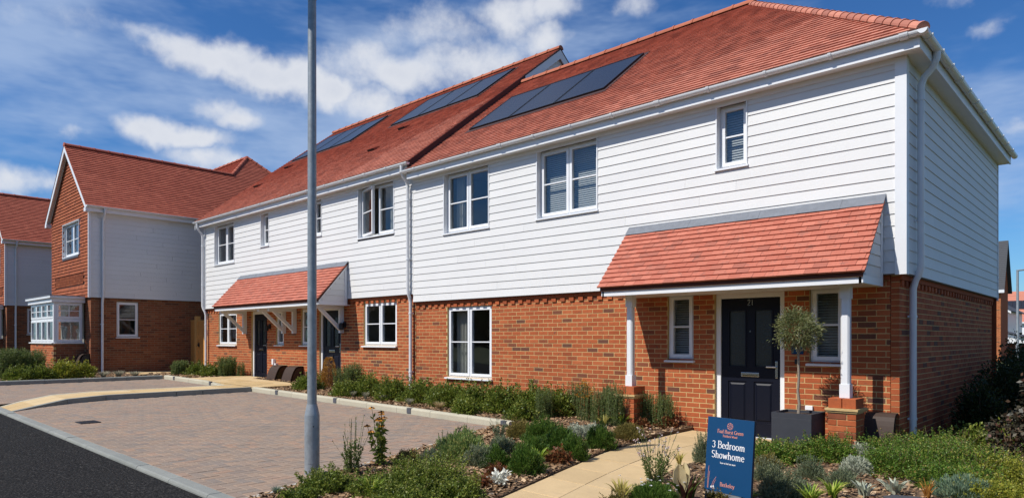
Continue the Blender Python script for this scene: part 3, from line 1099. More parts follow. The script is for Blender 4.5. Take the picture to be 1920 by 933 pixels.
def canopy(root, x0, x1, ztop, zbot, depth, tiles_quota, posts=None, name='porch_canopy', left_open=True):
    """lean-to tiled canopy against the front wall (facing -Y)"""
    a = Vector((0, -depth, zbot)); b = Vector((0, 0, ztop))
    T = (b - a).normalized()
    ln = (b - a).length
    N = Vector((1, 0, 0)).cross(T)
    mb = MB()   # boarding under the tiles, fascia, soffit
    dz = .050
    mb.hexa([(x0 + .03, -depth + .03, zbot - dz), (x1 - .03, -depth + .03, zbot - dz), (x1 - .03, -.004, ztop - dz), (x0 + .03, -.004, ztop - dz),
             (x0 + .03, -depth + .03, zbot - .012 + .03), (x1 - .03, -depth + .03, zbot - .012 + .03), (x1 - .03, -.004, ztop - .012), (x0 + .03, -.004, ztop - .012)])
    can = mb.build(name, MAT['roof_underlay'], root)
    tile_slope(can, (0, -depth, zbot), (1, 0, 0), T, [[(x0, 0), (x1, 0), (x1, ln - .10), (x0, ln - .10)]], mat='canopy_tile', quota=tiles_quota,
               name='canopy_tile', stuff='canopy_tiling', g=.102, s_start=x0, under=False, w_=.165, jit=.004)
    mb = MB()   # lead flashing, dressed down over the top course
    p = lambda x, t_, h: Vector((x, -depth, zbot)) + T * t_ + N * h
    nseg = max(3, int((x1 - x0) / .5))
    for i in range(nseg):
        xa, xb = x0 + (x1 - x0) * i / nseg, x0 + (x1 - x0) * (i + 1) / nseg + (.03 if i < nseg - 1 else 0)
        l0 = .030 + .003 * (i % 2)
        mb.hexa([p(xa, ln - .17, l0 - .006), p(xb, ln - .17, l0 - .006), p(xb, ln + .01, l0 - .006), p(xa, ln + .01, l0 - .006),
                 p(xa, ln - .17 + random.uniform(-.006, .006), l0), p(xb, ln - .17 + random.uniform(-.006, .006), l0), p(xb, ln + .01, l0), p(xa, ln + .01, l0)])
    mb.build('lead_flashing', MAT['lead'], can)
    zf = zbot - .125
    yf = -depth + .055
    mb = MB()
    mb.box(x0 + .055, x1 - .055, yf, yf + .022, zf, zbot - .020)
    mb.build('canopy_fascia', MAT['white_trim'], can)
    mb = MB()
    mb.box(x0 + .06, x1 - .06, yf + .022, .06, zf + .012, zf + .030)
    mb.build('canopy_soffit', MAT['white_trim'], can)
    for s, xe in ((-1, x0 + .055), (1, x1 - .055)):
        mb = MB()
        xa, xb = (xe, xe + .03) if s < 0 else (xe - .03, xe)
        k = (ztop - zbot) / depth
        zt = lambda y: zbot + (y + depth) * k - .030
        mb.prism([(xa, yf, zf), (xa, -.026, zf), (xa, -.026, zt(-.026)), (xa, yf, zt(yf))], (xa, 0, 0), (xb, 0, 0))
        mb.build('canopy_cheek', MAT['white_trim'], can)
        xo0, xo1 = (xe - .012, xe) if s < 0 else (xe, xe + .012)
        z = zf + .10
        while z < ztop - .18:
            y_at = -depth + (z + .13 - zbot + .03) / k
            ya = max(yf + .10, y_at)
            if ya < -.16:
                mb = MB()
                xin = xe
                mb.hexa([(xin, ya, z), (xin + s * .016, ya, z), (xin + s * .016, -.10, z), (xin, -.10, z),
                         (xin, max(ya, -depth + (z + .135 - zbot + .03) / k), z + .135), (xin + s * .005, max(ya, -depth + (z + .135 - zbot + .03) / k), z + .135), (xin + s * .005, -.10, z + .135), (xin, -.10, z + .135)])
                mb.build('cheek_board', MAT['weatherboard'], can)
            z += .140
        mb = MB()   # raking board under the tile edge and the upright by the wall
        w2 = .085
        mb.prism([(xo0, yf, zt(yf) - w2), (xo0, -.03, zt(-.03) - w2), (xo0, -.03, zt(-.03)), (xo0, yf, zt(yf))], (xo0, 0, 0), (xo1 + s * .008, 0, 0))
        mb.box(min(xe, xe + s * .022), max(xe, xe + s * .022), -.10, -.028, zf + .002, zt(-.09) - w2)
        mb.box(min(xe, xe + s * .018), max(xe, xe + s * .018), yf + .002, -.10, zf + .003, zf + .098)
        mb.build('cheek_trim', MAT['white_trim'], can)
    return can


def bracket(root, x, z_top, z_bot, out):
    """white timber gallows bracket"""
    mb = MB()
    w2 = .040
    mb.box(x - w2, x + w2, -.045, .065, z_bot, z_top)
    mb.box(x - w2 + .001, x + w2 - .001, -out, -.045, z_top - .085, z_top - .002)
    a, b = Vector((0, -.03, z_bot + .10)), Vector((0, -out + .14, z_top - .07))
    d = (b - a).normalized(); n = Vector((0, -d.z, d.y)) * .042
    mb.prism([(x - w2 + .008, *(a + n).yz), (x - w2 + .008, *(b + n).yz), (x - w2 + .008, *(b - n).yz), (x - w2 + .008, *(a - n).yz)], (x - w2 + .008, 0, 0), (x + w2 - .008, 0, 0))
    return mb.build('gallows_bracket', MAT['white_trim'], root)


# ------------------------------------------------------------------ the houses
SL = .776                                  # rise of the terrace roofs for each metre back
KS = math.sqrt(1 + SL * SL)                # slope length for each metre back
TUP = Vector((0, 1, SL)).normalized()
OH, GO = .19, .25                          # fascia and gutter line in front of the wall
FRONT = Frame((0, 0, 0), (1, 0, 0), (0, -1, 0))
BRICKF = Frame((0, .07, 0), (1, 0, 0), (0, -1, 0))


def solar(root, x0, x1, y0, y1, ze, n=3):
    """a row of panels set in the front slope"""
    N = Vector((1, 0, 0)).cross(TUP)
    p = lambda x, y, h: Vector((x, y, ze + (y + GO) * SL)) + N * h
    w_ = (x1 - x0) / n
    for i in range(n):
        a, b = x0 + i * w_ + .006, x0 + (i + 1) * w_ - .006
        mb = MB()
        e = .018
        def slab(xa, xb, ya, yb, h0, h1):
            mb.hexa([p(xa, ya, h0), p(xb, ya, h0), p(xb, yb, h0), p(xa, yb, h0), p(xa, ya, h1), p(xb, ya, h1), p(xb, yb, h1), p(xa, yb, h1)])
        slab(a, b, y0, y0 + e, 0, .062); slab(a, b, y1 - e, y1, 0, .062)
        slab(a, a + e, y0 + e, y1 - e, 0, .062); slab(b - e, b, y0 + e, y1 - e, 0, .062)
        f = mb.build('solar_panel', MAT['solar_frame'], root)
        mb = MB()
        slab(a + e, b - e, y0 + e, y1 - e, .004, .055)
        mb.build('solar_glass', MAT['solar_cell'], f)
    mb = MB()
    sl = lambda xa, xb, ya, yb, h0, h1: mb.hexa([p(xa, ya, h0), p(xb, ya, h0), p(xb, yb, h0), p(xa, yb, h0), p(xa, ya, h1), p(xb, ya, h1), p(xb, yb, h1), p(xa, yb, h1)])
    sl(x0 - .07, x1 + .07, y0 - .09, y0 - .002, .012, .027); sl(x0 - .07, x0 - .002, y0 - .002, y1 + .08, .010, .025)
    sl(x1 + .002, x1 + .07, y0 - .002, y1 + .08, .010, .025); sl(x0 - .002, x1 + .002, y1 + .002, y1 + .08, .011, .026)
    mb.build('solar_flashing', MAT['verge_trim'], root)


# ---- end house (number 21)
XE = .05                                   # face of the boarding on the side wall
XL = -9.62                                 # party line
D1 = 7.10
house = empty('end_terrace_house', (-4.8, 3.5, 0),
              'white boarded brick end house with hipped red roof and pillared porch', 'house', 'houses of the development')
UP1 = [(-8.58, -7.26, 3.66, 4.94), (-5.98, -4.63, 3.66, 4.94), (-2.43, -1.98, 3.97, 4.94)]
G1 = [(-8.58, -7.26, .64, 2.10), (-3.31, -2.87, 1.11, 2.13), (-1.12, -.68, 1.11, 2.13), (-2.51, -1.47, -.02, 2.115)]
brick_wall(house, 'front_wall', BRICKF, XL, -.1235, -.15, 2.25, G1, quota=300, dentil=True)
SIDEB = Frame((-.02, 0, 0), (0, 1, 0), (1, 0, 0))
SIDE = Frame((XE, 0, 0), (0, 1, 0), (1, 0, 0))
brick_wall(house, 'side_wall', SIDEB, .070, D1 - .05, -.25, 2.25, (), quota=0, dentil=True)
lin = .022
boards(house, FRONT, XL, XE - .10, 2.25, 18, .15, [(a - lin, b + lin, c - .03, d) for a, b, c, d in UP1])
boards(house, SIDE, .10, D1, 2.25, 18, .15)
mb = MB()
for a, b in minus(XL, XE, [(o[0] - .02, o[1] + .02) for o in UP1]):
    mb.box(a, b, .001, .09, 2.24, 4.95)
for o in UP1: mb.box(o[0] - .0199, o[1] + .0199, .0015, .09, 2.24, o[2] - .02)
mb.box(XE - .12, XE - .002, .09, D1, 2.24, 4.95)
mb.build('sheathing', MAT['sheathing'], house)
mb = MB()
mb.box(XE - .10, XE + .032, -.032, -.001, 2.235, 4.938)
mb.box(XE + .001, XE + .031, -.001, .10, 2.236, 4.937)
mb.build('corner_board', MAT['white_trim'], house)
mb = MB(); mb.box(XE - .02, XE + .03, D1, D1 + .03, 2.2, 4.938); mb.build('corner_board', MAT['white_trim'], house)
mb = MB()
mb.box(XL, XE, .10, .12, 4.94, 4.96)
for x0, x1, y0, y1 in ((XL, XE + OH, -OH, .09), (XE - .1, XE + OH, .09, D1 + OH)):
    mb.box(x0, x1, y0, y1, 4.944, 4.958)
mb.build('soffit', MAT['white_trim'], house)
mb = MB(); mb.box(XL + .02, XE + OH, -OH - .022, -OH, 4.93, 5.098); mb.build('fascia', MAT['white_trim'], house)
mb = MB(); mb.box(XE + OH, XE + OH + .022, -OH - .022, D1 + OH, 4.93, 5.098); mb.build('fascia', MAT['white_trim'], house)
mb = MB(); mb.box(XL, XE - .101, -.030, -.010, 4.872, 4.942); mb.build('frieze_board', MAT['white_trim'], house)
gutter(house, (XL - .12, -GO - .012, 5.105), (XE + GO + .07, -GO - .012, 5.105), (0, -1, 0), first=.5)
gutter(house, (XE + GO + .012, -GO - .07, 5.104), (XE + GO + .012, D1 + .30, 5.104), (1, 0, 0), first=.25, step=.62)
downpipe(house, [(XE + GO + .012, .45, 5.06), (XE + GO + .012, .45, 4.93), (XE + .085, .45, 4.74), (XE + .085, .45, 2.30), (.045, .45, 2.14), (.045, .45, -.06)],
         [(XE + .085, .45, 4.5), (XE + .085, .45, 2.95), (.045, .45, 1.72), (.045, .45, .4)], (1, 0, 0), r_=.042)

ZE1 = 5.125
RY = 3.5
T1 = (RY + GO) * KS
mb = MB()
rz = ZE1 + (RY + GO) * SL
E0, E1 = XE + GO, -GO
AP = Vector((XE + GO - (RY + GO), RY, rz))
mb.poly([(XL, E1, ZE1 - .05), (E0, E1, ZE1 - .05), AP - Vector((0, 0, .05)), (XL, RY, rz - .05)])
roof = mb.build('roof', MAT['roof_underlay'], house)
SOL1 = (-8.85, -5.17, .98, 2.38)
sk = lambda r_: (r_[0] - .04, r_[1] + .04, (r_[2] + GO) * KS - .04, (r_[3] + GO) * KS + .04)
tile_slope(roof, (0, E1, ZE1), (1, 0, 0), TUP, [[(XL + .02, 0), (E0, 0), (AP.x, T1), (XL + .02, T1)]], quota=300, skip=[sk(SOL1)])
TS = Vector((-1, 0, SL)).normalized()
yb = D1 + GO
tile_slope(roof, (E0, 0, ZE1), (0, 1, 0), TS, [[(E1, 0), (yb, 0), (RY + .02, T1), (RY - .02, T1)]], stuff='side_slope_tiling')
mb = MB()
mb.poly([(XL, yb, ZE1), (E0, yb, ZE1), AP, (XL, RY, rz)])
mb.build('rear_slope', MAT['roof_tile'], roof)
ridge_run(roof, (XL + .05, RY, rz + .03), AP + Vector((.08, 0, .03)), r_=.115)
ridge_run(roof, Vector((E0 + .02, E1 - .02, ZE1 + .035)), AP + Vector((0, 0, .03)), r_=.085, L=.20, name='hip_tile', sink=.045, mat='roof_tile')
solar(house, *SOL1[:2], *SOL1[2:], ZE1)
for i, o in enumerate(UP1):
    reveal(house, FRONT, o[0], o[1], o[2], o[3] - .03, -.10)
    window(house, FRONT, o[0], o[1], o[2], o[3] - .05, -.09, cols=1 if i == 2 else 2, blind=(i != 0), curtain=[(.04, .22), (.80, .96)] if i == 0 else None, sill_out=.045)
window(house, BRICKF, *G1[0], -.045, cols=2, curtain=[(.02, .30)], sill_out=.06)
window(house, BRICKF, *G1[1], -.045, cols=1, blind=True, sill_out=.06)
window(house, BRICKF, *G1[2], -.045, cols=1, blind=True, sill_out=.06)
door(house, BRICKF, *G1[3], number='21')
mb = MB()
mb.poly([(XL, D1, -.2), (XE, D1, -.2), (XE, D1, 4.95), (XL, D1, 4.95)])
mb.build('rear_wall', MAT['brick'], house)
can = canopy(house, -3.98, -.15, 3.235, 2.215, .90, 300)
for px in (-3.63, -.48):
    py, zt = -.50, .70
    h = .164
    pb = Frame((px, py, 0), (1, 0, 0), (0, -1, 0))
    mb = MB()
    mb.box(px - h + .008, px + h - .008, py - h + .008, py + h - .008, -.2, zt - .14)
    pier = mb.build('porch_pier', MAT['mortar'], house)
    um = brick_unit('brick')

    def pbrick(x0, x1, y0, y1, z0, z1):
        m = MB(); m.box(x0, x1, y0, y1, z0, z1)
        m.build('brick', MAT['brick'], pier, bevel=.004)
    k = 0
    z = -.155
    while z < zt - .19:
        if k % 2 == 0:
            pbrick(px - h, px + .0515, py - h, py - h + .1025, z, z + .065); pbrick(px + .0615, px + h, py - h, py + .0515, z, z + .065)
            pbrick(px - .0515, px + h, py + .0615, py + h, z, z + .065); pbrick(px - h, px - .0615, py - .0515, py + h, z, z + .065)
        else:
            pbrick(px - h, px - .0615, py - h, py + .0515, z, z + .065); pbrick(px - .0515, px + h, py - h, py - h + .1025, z, z + .065)
            pbrick(px + .0615, px + h, py - .0515, py + h, z, z + .065); pbrick(px - h, px + .0515, py + .0615, py + h, z, z + .065)
        z += .075
        k += 1
    mb = MB()
    mb.box(px - h - .028, px + h + .028, py - h - .028, py + h + .028, zt - .150, zt - .122)
    mb.box(px - h - .014, px + h + .014, py - h - .014, py + h + .014, zt - .172, zt - .1505)
    mb.build('creasing_tile', MAT['mortar'], pier)
    for i in range(2):      # cap course
        a = px - h + .004 + i * .164
        m = MB(); m.box(a, a + .156, py - h + .006, py + h - .006, zt - .1215, zt)
        m.build('brick', MAT['brick'], pier, bevel=.006)
    mb = MB()
    q, c_ = .054, .020
    def octa(z0, z1, q, c_):
        prof = [(px - q, py - q + c_), (px - q + c_, py - q), (px + q - c_, py - q), (px + q, py - q + c_), (px + q, py + q - c_), (px + q - c_, py + q), (px - q + c_, py + q), (px - q, py + q - c_)]
        mb.prism([(x, y, z0) for x, y in prof], (0, 0, z0), (0, 0, z1))
    octa(zt + .001, zt + .17, q + .006, .001)
    octa(zt + .17, 1.93, q - .002, c_)
    octa(1.93, 2.105, q + .006, .001)
    mb.build('porch_post', MAT['white_trim'], house)
# small fittings by the door of number 21
mb = MB(); mb.box(-1.36, -1.20, .052, .069, 1.22, 1.36); pl = mb.build('wall_plaque', MAT['sign_blue'], house)
mb = MB(); mb.box(-1.31, -1.25, .049, .0515, 1.29, 1.345); mb.build('plaque_print', MAT['sign_white'], pl)
mb = MB(); mb.box(-1.315, -1.275, .045, .069, 1.08, 1.15); mb.build('door_bell', MAT['black_plastic'], house, bevel=.005)
mb = MB(); mb.box(-1.17, -1.07, .035, .069, .46, .52); mb.build('overflow_vent', MAT['white_upvc'], house, bevel=.006)

# ---- the pair of terraced houses
XM = -20.62
ST = .175
D2 = 10.1
pair = empty('terraced_house_pair', (-15.1, 5.0, .2), 'white boarded brick pair with two navy doors under one bracketed canopy', 'house', 'houses of the development')
UP2 = [(-11.73, -10.33, 3.88, 5.115), (-13.86, -13.40, 4.145, 5.115), (-16.68, -16.22, 4.145, 5.115), (-19.82, -18.43, 3.83, 5.115)]
G2 = [(-19.73, -18.46, 1.25, 2.26), (-15.95, -15.53, 1.27, 2.24), (-14.56, -14.13, 1.27, 2.24), (-11.63, -10.33, 1.28, 2.30),
      (-17.46, -16.49, .19, 2.25), (-13.64, -12.63, .19, 2.25)]
brick_wall(pair, 'front_wall', BRICKF, XM + .06, XL - .012, -.05, 2.425, G2, quota=300, dentil=True)
Z2 = 2.25 + ST
boards(pair, FRONT, XM + .12, XL - .004, Z2, 18, .15, [(a - lin, b + lin, c - .03, d) for a, b, c, d in UP2])
mb = MB()
for a, b in minus(XM, XL - .001, [(o[0] - .02, o[1] + .02) for o in UP2]):
    mb.box(a, b, .001, .09, Z2 - .01, 5.12)
for o in UP2: mb.box(o[0] - .0199, o[1] + .0199, .0015, .09, Z2 - .01, o[2] - .02)
mb.box(XM, XM + .05, .09, D2, 0, 5.12)
mb.build('sheathing', MAT['sheathing'], pair)
mb = MB(); mb.box(XM - .01, XM + .115, -.034, -.001, Z2 - .015, 5.113); mb.box(XM - .012, XM - .0001, -.001, .1, Z2 - .014, 5.112); mb.build('corner_board', MAT['white_trim'], pair)
mb = MB(); mb.box(XM - .15, XL + .06, -OH, .09, 5.119, 5.133); mb.build('soffit', MAT['white_trim'], pair)
mb = MB(); mb.box(XM - .15, XL + .06, -OH - .022, -OH, 5.105, 5.272); mb.build('fascia', MAT['white_trim'], pair)
mb = MB(); mb.box(XM + .116, XL - .01, -.030, -.010, 5.047, 5.117); mb.build('frieze_board', MAT['white_trim'], pair)
gutter(pair, (XM - .22, -GO - .012, 5.28), (XL + .12, -GO - .012, 5.28), (0, -1, 0), first=.4)
downpipe(pair, [(XL - .10, -GO - .012, 5.24), (XL - .10, -GO - .012, 5.06), (XL - .10, -.085, 4.88), (XL - .10, -.085, 2.46), (XL - .10, -.01, 2.30), (XL - .10, -.01, .05)],
         [(XL - .10, -.085, 4.5), (XL - .10, -.085, 3.2), (XL - .10, -.01, 2.0), (XL - .10, -.01, .7)], (0, -1, 0), r_=.038)
downpipe(pair, [(XM + .02, -GO - .012, 5.24), (XM + .02, -GO - .012, 5.06), (XM + .02, -.085, 4.88), (XM + .02, -.085, 2.46), (XM + .10, -.01, 2.28), (XM + .10, -.01, .15)],
         [(XM + .02, -.085, 4.5), (XM + .02, -.085, 3.2), (XM + .10, -.01, 1.9)], (0, -1, 0), r_=.038)
ZE2 = ZE1 + ST
RY2 = 5.05
T2 = (RY2 + GO) * KS
rz2 = ZE2 + (RY2 + GO) * SL
XV0, XV1 = XM - .20, XL + .10
mb = MB(); mb.poly([(XV0 + .03, E1, ZE2 - .05), (XV1 - .03, E1, ZE2 - .05), (XV1 - .03, RY2, rz2 - .05), (XV0 + .03, RY2, rz2 - .05)])
roof2 = mb.build('roof', MAT['roof_underlay'], pair)
SOL2 = [(-20.22, -16.52, 2.94, 4.46), (-14.50, -10.72, 3.04, 4.54)]
tile_slope(roof2, (0, E1, ZE2), (1, 0, 0), TUP, [[(XV0, 0), (XV1, 0), (XV1, T2), (XV0, T2)]], quota=300, skip=[sk(r_) for r_ in SOL2])
yb2 = 2 * RY2 + GO
mb = MB(); mb.poly([(XV0, yb2, ZE2), (XV1, yb2, ZE2), (XV1, RY2, rz2), (XV0, RY2, rz2)]); mb.build('rear_slope', MAT['roof_tile'], roof2)
ridge_run(roof2, (XV0, RY2, rz2 + .03), (XV1, RY2, rz2 + .03), r_=.115)
for s in SOL2: solar(pair, *s, ZE2)
Nf = Vector((1, 0, 0)).cross(TUP)
for vx, vy in ((-19.66, 1.4), (-19.48, 2.42), (-12.94, 1.31), (-13.03, 2.40)):
    c = Vector((vx, vy, ZE2 + (vy + GO) * SL))
    mb = MB()
    p = lambda s, t_, h: c + Vector((1, 0, 0)) * s + TUP * t_ + Nf * h
    mb.hexa([p(-.16, -.10, .015), p(.16, -.10, .015), p(.16, .12, .015), p(-.16, .12, .015), p(-.15, -.11, .085), p(.15, -.11, .085), p(.16, .12, .022), p(-.16, .12, .022)])
    vt = mb.build('tile_vent', MAT['vent_dark'], pair)
    mb = MB(); mb.hexa([p(-.14, -.108, .022), p(.14, -.108, .022), p(.14, -.104, .022), p(-.14, -.104, .022), p(-.135, -.116, .076), p(.135, -.116, .076), p(.135, -.108, .076), p(-.135, -.108, .076)])
    mb.build('vent_mouth', MAT['black_void'], vt)
# verge, bargeboards and boarded gable above the lower roof
for sx, x in ((1, XV1), (-1, XV0)):
    for nm, y0, y1, mt, dd in (('verge_trim', E1, RY + .1, 'verge_trim', .26), ('bargeboard', RY + .1, RY2, 'white_trim', .28)):
        if sx < 0: mt = 'white_trim'
        mb = MB()
        za, zb_ = ZE2 + (y0 + GO) * SL, ZE2 + (y1 + GO) * SL
        x0, x1 = (x - .03, x - .004) if sx > 0 else (x + .004, x + .03)
        mb.prism([(x0, y0, za - dd), (x0, y1, zb_ - dd), (x0, y1, zb_ - .004), (x0, y0, za - .004)], (x0, 0, 0), (x1, 0, 0))
        mb.build(nm, MAT[mt], pair)
    mb = MB()
    x0, x1 = (x - .03, x - .004) if sx > 0 else (x + .004, x + .03)
    mb.prism([(x0, RY2, rz2 - .28), (x0, yb2, ZE2 - .28), (x0, yb2, ZE2 - .004), (x0, RY2, rz2 - .004)], (x0, 0, 0), (x1, 0, 0))
    mb.build('bargeboard', MAT['white_trim'], pair)
    mb = MB()   # dark edge of the verge tiles over the board
    x0, x1 = (x - .05, x + .004) if sx > 0 else (x - .004, x + .05)
    for ya, za, yc, zc in ((E1, ZE2, RY2, rz2), (RY2, rz2, yb2, ZE2)):
        mb.prism([(x0, ya, za - .035), (x0, yc, zc - .035), (x0, yc, zc - .0025), (x0, ya, za - .0025)], (x0, 0, 0), (x1, 0, 0))
    mb.build('verge_mortar', MAT['verge_trim'], pair)
GABLE = Frame((XL + .0, 0, 0), (0, 1, 0), (1, 0, 0))
def gclip(za, u0, u1):
    h = (za + .30 - ZE2) / SL - GO
    return h, 2 * RY2 - h
boards(pair, GABLE, 0, 10.1, 6.9, 16, .15, top_clip=gclip, joints=0)
mb = MB()
for x in (XL - .004, XM + .05):
    mb.poly([(x, .1, 0), (x, D2, 0), (x, D2, ZE2), (x, RY2, rz2 - .1), (x, .1, ZE2 + .2)])
mb.build('gable_wall', MAT['sheathing'], pair)
mb = MB(); mb.poly([(XM, D2, 0), (XL, D2, 0), (XL, D2, 5.2), (XM, D2, 5.2)]); mb.build('rear_wall', MAT['brick'], pair)
for i, o in enumerate(UP2):
    reveal(pair, FRONT, o[0], o[1], o[2], o[3] - .03, -.10)
    window(pair, FRONT, o[0], o[1], o[2], o[3] - .05, -.09, cols=1 if i in (1, 2) else 2, curtain=[(.62, .98)] if i == 0 else ([(.05, .30), (.7, .95)] if i == 3 else None),
           sill_out=.045, swing=R(14) if i == 0 else 0)
window(pair, BRICKF, *G2[0], -.045, cols=2, sill_out=.06, blind=False)
window(pair, BRICKF, *G2[1], -.045, cols=1, sill_out=.06)
window(pair, BRICKF, *G2[2], -.045, cols=1, sill_out=.06)
window(pair, BRICKF, *G2[3], -.045, cols=2, sill_out=.06)
door(pair, BRICKF, *G2[4])
door(pair, BRICKF, *G2[5])
canopy(pair, -17.99, -12.15, 3.33, 2.375, .88, 300)
for x in (-17.78, -15.41, -14.83, -12.52):
    bracket(pair, x, 2.262, 1.58, .74)
for x in (-16.28, -12.42):
    mb = MB()
    mb.box(x - .03, x + .03, .02, .069, 1.72, 1.86); wl = mb.build('wall_light', MAT['black_plastic'], pair, bevel=.006)
    mb = MB(); mb.lathe((x, -.05, 1.66), [(.055, 0), (.06, .02), (.06, .15), (.035, .17)], 14); mb.build('light_head', MAT['black_plastic'], wl, smooth=False)


# ---- houses with the tile-hung gable
def gable_house(dx, dz, label, quota=0):
    base = Vector((-24.4 + dx, 1.5, .3 + dz))
    h = empty('gable_fronted_house', base, label, 'house', 'gable fronted houses')
    X0, X1, YF, YB = -26.78 + dx, -22.30 + dx, -2.93, 7.3
    zc, zs = 2.76 + dz, 5.47 + dz
    fg = Frame((0, YF, 0), (1, 0, 0), (0, -1, 0)); fgb = Frame((0, YF + .06, 0), (1, 0, 0), (0, -1, 0))
    fs = Frame((X1, 0, 0), (0, 1, 0), (1, 0, 0)); fsb = Frame((X1 - .06, 0, 0), (0, 1, 0), (1, 0, 0))
    gz = ground_z(X1) - .1
    wside = (-2.12, -1.47, 1.50 + dz, 2.64 + dz)
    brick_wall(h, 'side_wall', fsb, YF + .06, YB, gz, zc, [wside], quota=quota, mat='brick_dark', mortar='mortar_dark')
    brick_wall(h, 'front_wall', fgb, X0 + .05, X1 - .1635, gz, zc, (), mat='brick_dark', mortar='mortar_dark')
    mb = MB(); mb.poly([(X0, YF + .1, gz), (X0, YB, gz), (X0, YB, zs + .2), (X0, YF + .1, zs + .2)]); mb.build('rear_wall', MAT['brick_dark'], h)
    boards(h, fs, YF + .05, YB, zc, 18, .15, joints=3.6)
    mb = MB(); mb.box(X1 - .08, X1 - .001, YF + .02, YB, zc - .01, zs + .1); mb.build('sheathing', MAT['sheathing'], h)
    mb = MB(); mb.box(X1 - .03, X1 + .030, YF - .030, YF + .045, zc - .012, zs); mb.build('corner_board', MAT['white_trim'], h)
    window(h, fsb, *wside, -.045, cols=1, sill_out=.05)
    # roof
    S2 = .955
    K2 = math.sqrt(1 + S2 * S2)
    ze, xe0, xe1 = zs + .17, X0 - .22, X1 + .22
    xm = (xe0 + xe1) / 2
    t1 = (xe1 - xm) * K2
    zr = ze + (xe1 - xm) * S2
    yv = YF - .16
    zp = zr + 1.14
    xp, yp = xm - 1.14 / S2, 3.9
    tp = (xe1 - xp) * K2
    yj = yp - 1.14 / S2                       # where the front ridge dies into the rear wing
    yrear = yp + (zp - ze) / S2
    mb = MB(); mb.poly([(xe1, yv + .03, ze - .04), (xe1, yrear, ze - .04), (xp, yp, zp - .04), (xm, yj, zr - .04), (xm, yv + .03, zr - .04)])
    rf = mb.build('roof', MAT['roof_underlay'], h)
    tx = Vector((-1, 0, S2)).normalized()
    tile_slope(rf, (xe1, 0, ze), (0, 1, 0), tx, [[(yv, 0), (yj, 0), (yj, t1), (yv, t1)], [(yj, 0), (yrear, 0), (yp, tp), (yj, t1)]], mat='roof_tile_red', quota=quota * 2)
    ty = Vector((0, 1, S2)).normalized()
    ye = yp - (zp - ze) / S2
    kk = lambda z: (z - ze) / S2 * K2
    tile_slope(rf, (0, ye, ze), (1, 0, 0), ty, [[(xp - 5.6, kk(zr)), (xm, kk(zr)), (xp, kk(zp)), (xp - 5.6, kk(zp))], [(xp - 5.6, 0), (xe0, 0), (xm, kk(zr)), (xp - 5.6, kk(zr))]], mat='roof_tile_red', stuff='wing_tiling')
    mb = MB()
    mb.poly([(xe0, yv, ze), (xm, yv, zr), (xm, yj, zr), (xe0, ye, ze)])
    mb.poly([(xp - 5.6, yrear, ze), (xe1, yrear, ze), (xp, yp, zp), (xp - 5.6, yp, zp)])
    mb.build('rear_slope', MAT['roof_tile_red'], rf)
    ridge_run(rf, (xm, yv, zr + .03), (xm, yj, zr + .03), mat='roof_tile_red')
    ridge_run(rf, (xp - 5.6, yp, zp + .03), (xp, yp, zp + .03), mat='roof_tile_red')
    ridge_run(rf, (xe1, yrear, ze + .03), (xp, yp, zp + .03), r_=.09, L=.25, name='hip_tile', mat='roof_tile_red', sink=.03)
    ridge_run(rf, (xm, yj, zr + .03), (xp, yp, zp + .03), r_=.09, L=.25, name='hip_tile', mat='roof_tile_red', sink=.03)
    mb = MB(); mb.box(X1, X1 + .20, YF - .1, YB, zs + .004, zs + .018); mb.build('soffit', MAT['white_trim'], h)
    mb = MB(); mb.box(X1 + .20, X1 + .222, YF - .15, YB, zs - .01, zs + .155); mb.build('fascia', MAT['white_trim'], h)
    gutter(h, (X1 + .285, YF - .15, zs + .165), (X1 + .285, YB, zs + .165), (1, 0, 0), first=.4)
    downpipe(h, [(X1 + .285, -2.56, zs + .12), (X1 + .285, -2.56, zs - .03), (X1 + .08, -2.56, zs - .22), (X1 + .08, -2.56, zc + .04), (X1 + .01, -2.56, zc - .12), (X1 + .01, -2.56, gz + .1)],
             [(X1 + .08, -2.56, zs - .8), (X1 + .01, -2.56, 1.9 + dz)], (1, 0, 0), r_=.038)
    # bargeboards with boxed feet
    for s, xe in ((-1, xe0), (1, xe1)):
        mb = MB()
        y0, y1 = yv + .012, yv + .036
        mb.prism([(xe, y0, ze - .20), (xm, y0, zr - .22), (xm, y0, zr - .012), (xe, y0, ze - .012)], (0, y0, 0), (0, y1, 0))
        mb.build('bargeboard', MAT['white_trim'], h)
        mb = MB(); mb.box(min(xe, xe - s * .20), max(xe, xe - s * .20), YF - .16, YF - .002, zs - .02, zs + .10); mb.build('bargeboard_foot', MAT['white_trim'], h)
        mb = MB()
        mb.prism([(xe, yv + .036, ze - .11), (xm, yv + .036, zr - .13), (xm, yv + .036, zr - .10), (xe, yv + .036, ze - .08)], (0, yv + .036, 0), (0, YF - .002, 0))
        mb.build('verge_soffit', MAT['white_trim'], h)
    # hung tiles
    wg = (-25.25 + dx, -23.36 + dx, 4.25 + dz, 5.34 + dz)
    band = (3.22 + dz, 3.57 + dz)
    zt = lambda x: min(ze + (x - xe0) * S2, ze + (xe1 - x) * S2) - .14
    ap = zt(xm)
    mb = MB()
    yq = YF + .022
    for q in ([(X0, zc), (X1 - .031, zc), (X1 - .031, wg[2]), (X0, wg[2])], [(X0, wg[2]), (wg[0], wg[2]), (wg[0], wg[3]), (X0, wg[3])], [(wg[1], wg[2]), (X1 - .031, wg[2]), (X1 - .031, wg[3]), (wg[1], wg[3])],
              [(X0, wg[3]), (X1 - .031, wg[3]), (X1 - .031, zt(X1)), (xm, ap), (X0, zt(X0))]):
        mb.poly([(x, yq, z) for x, z in q])
    hung = mb.build('tile_hanging', MAT['roof_underlay'], h)
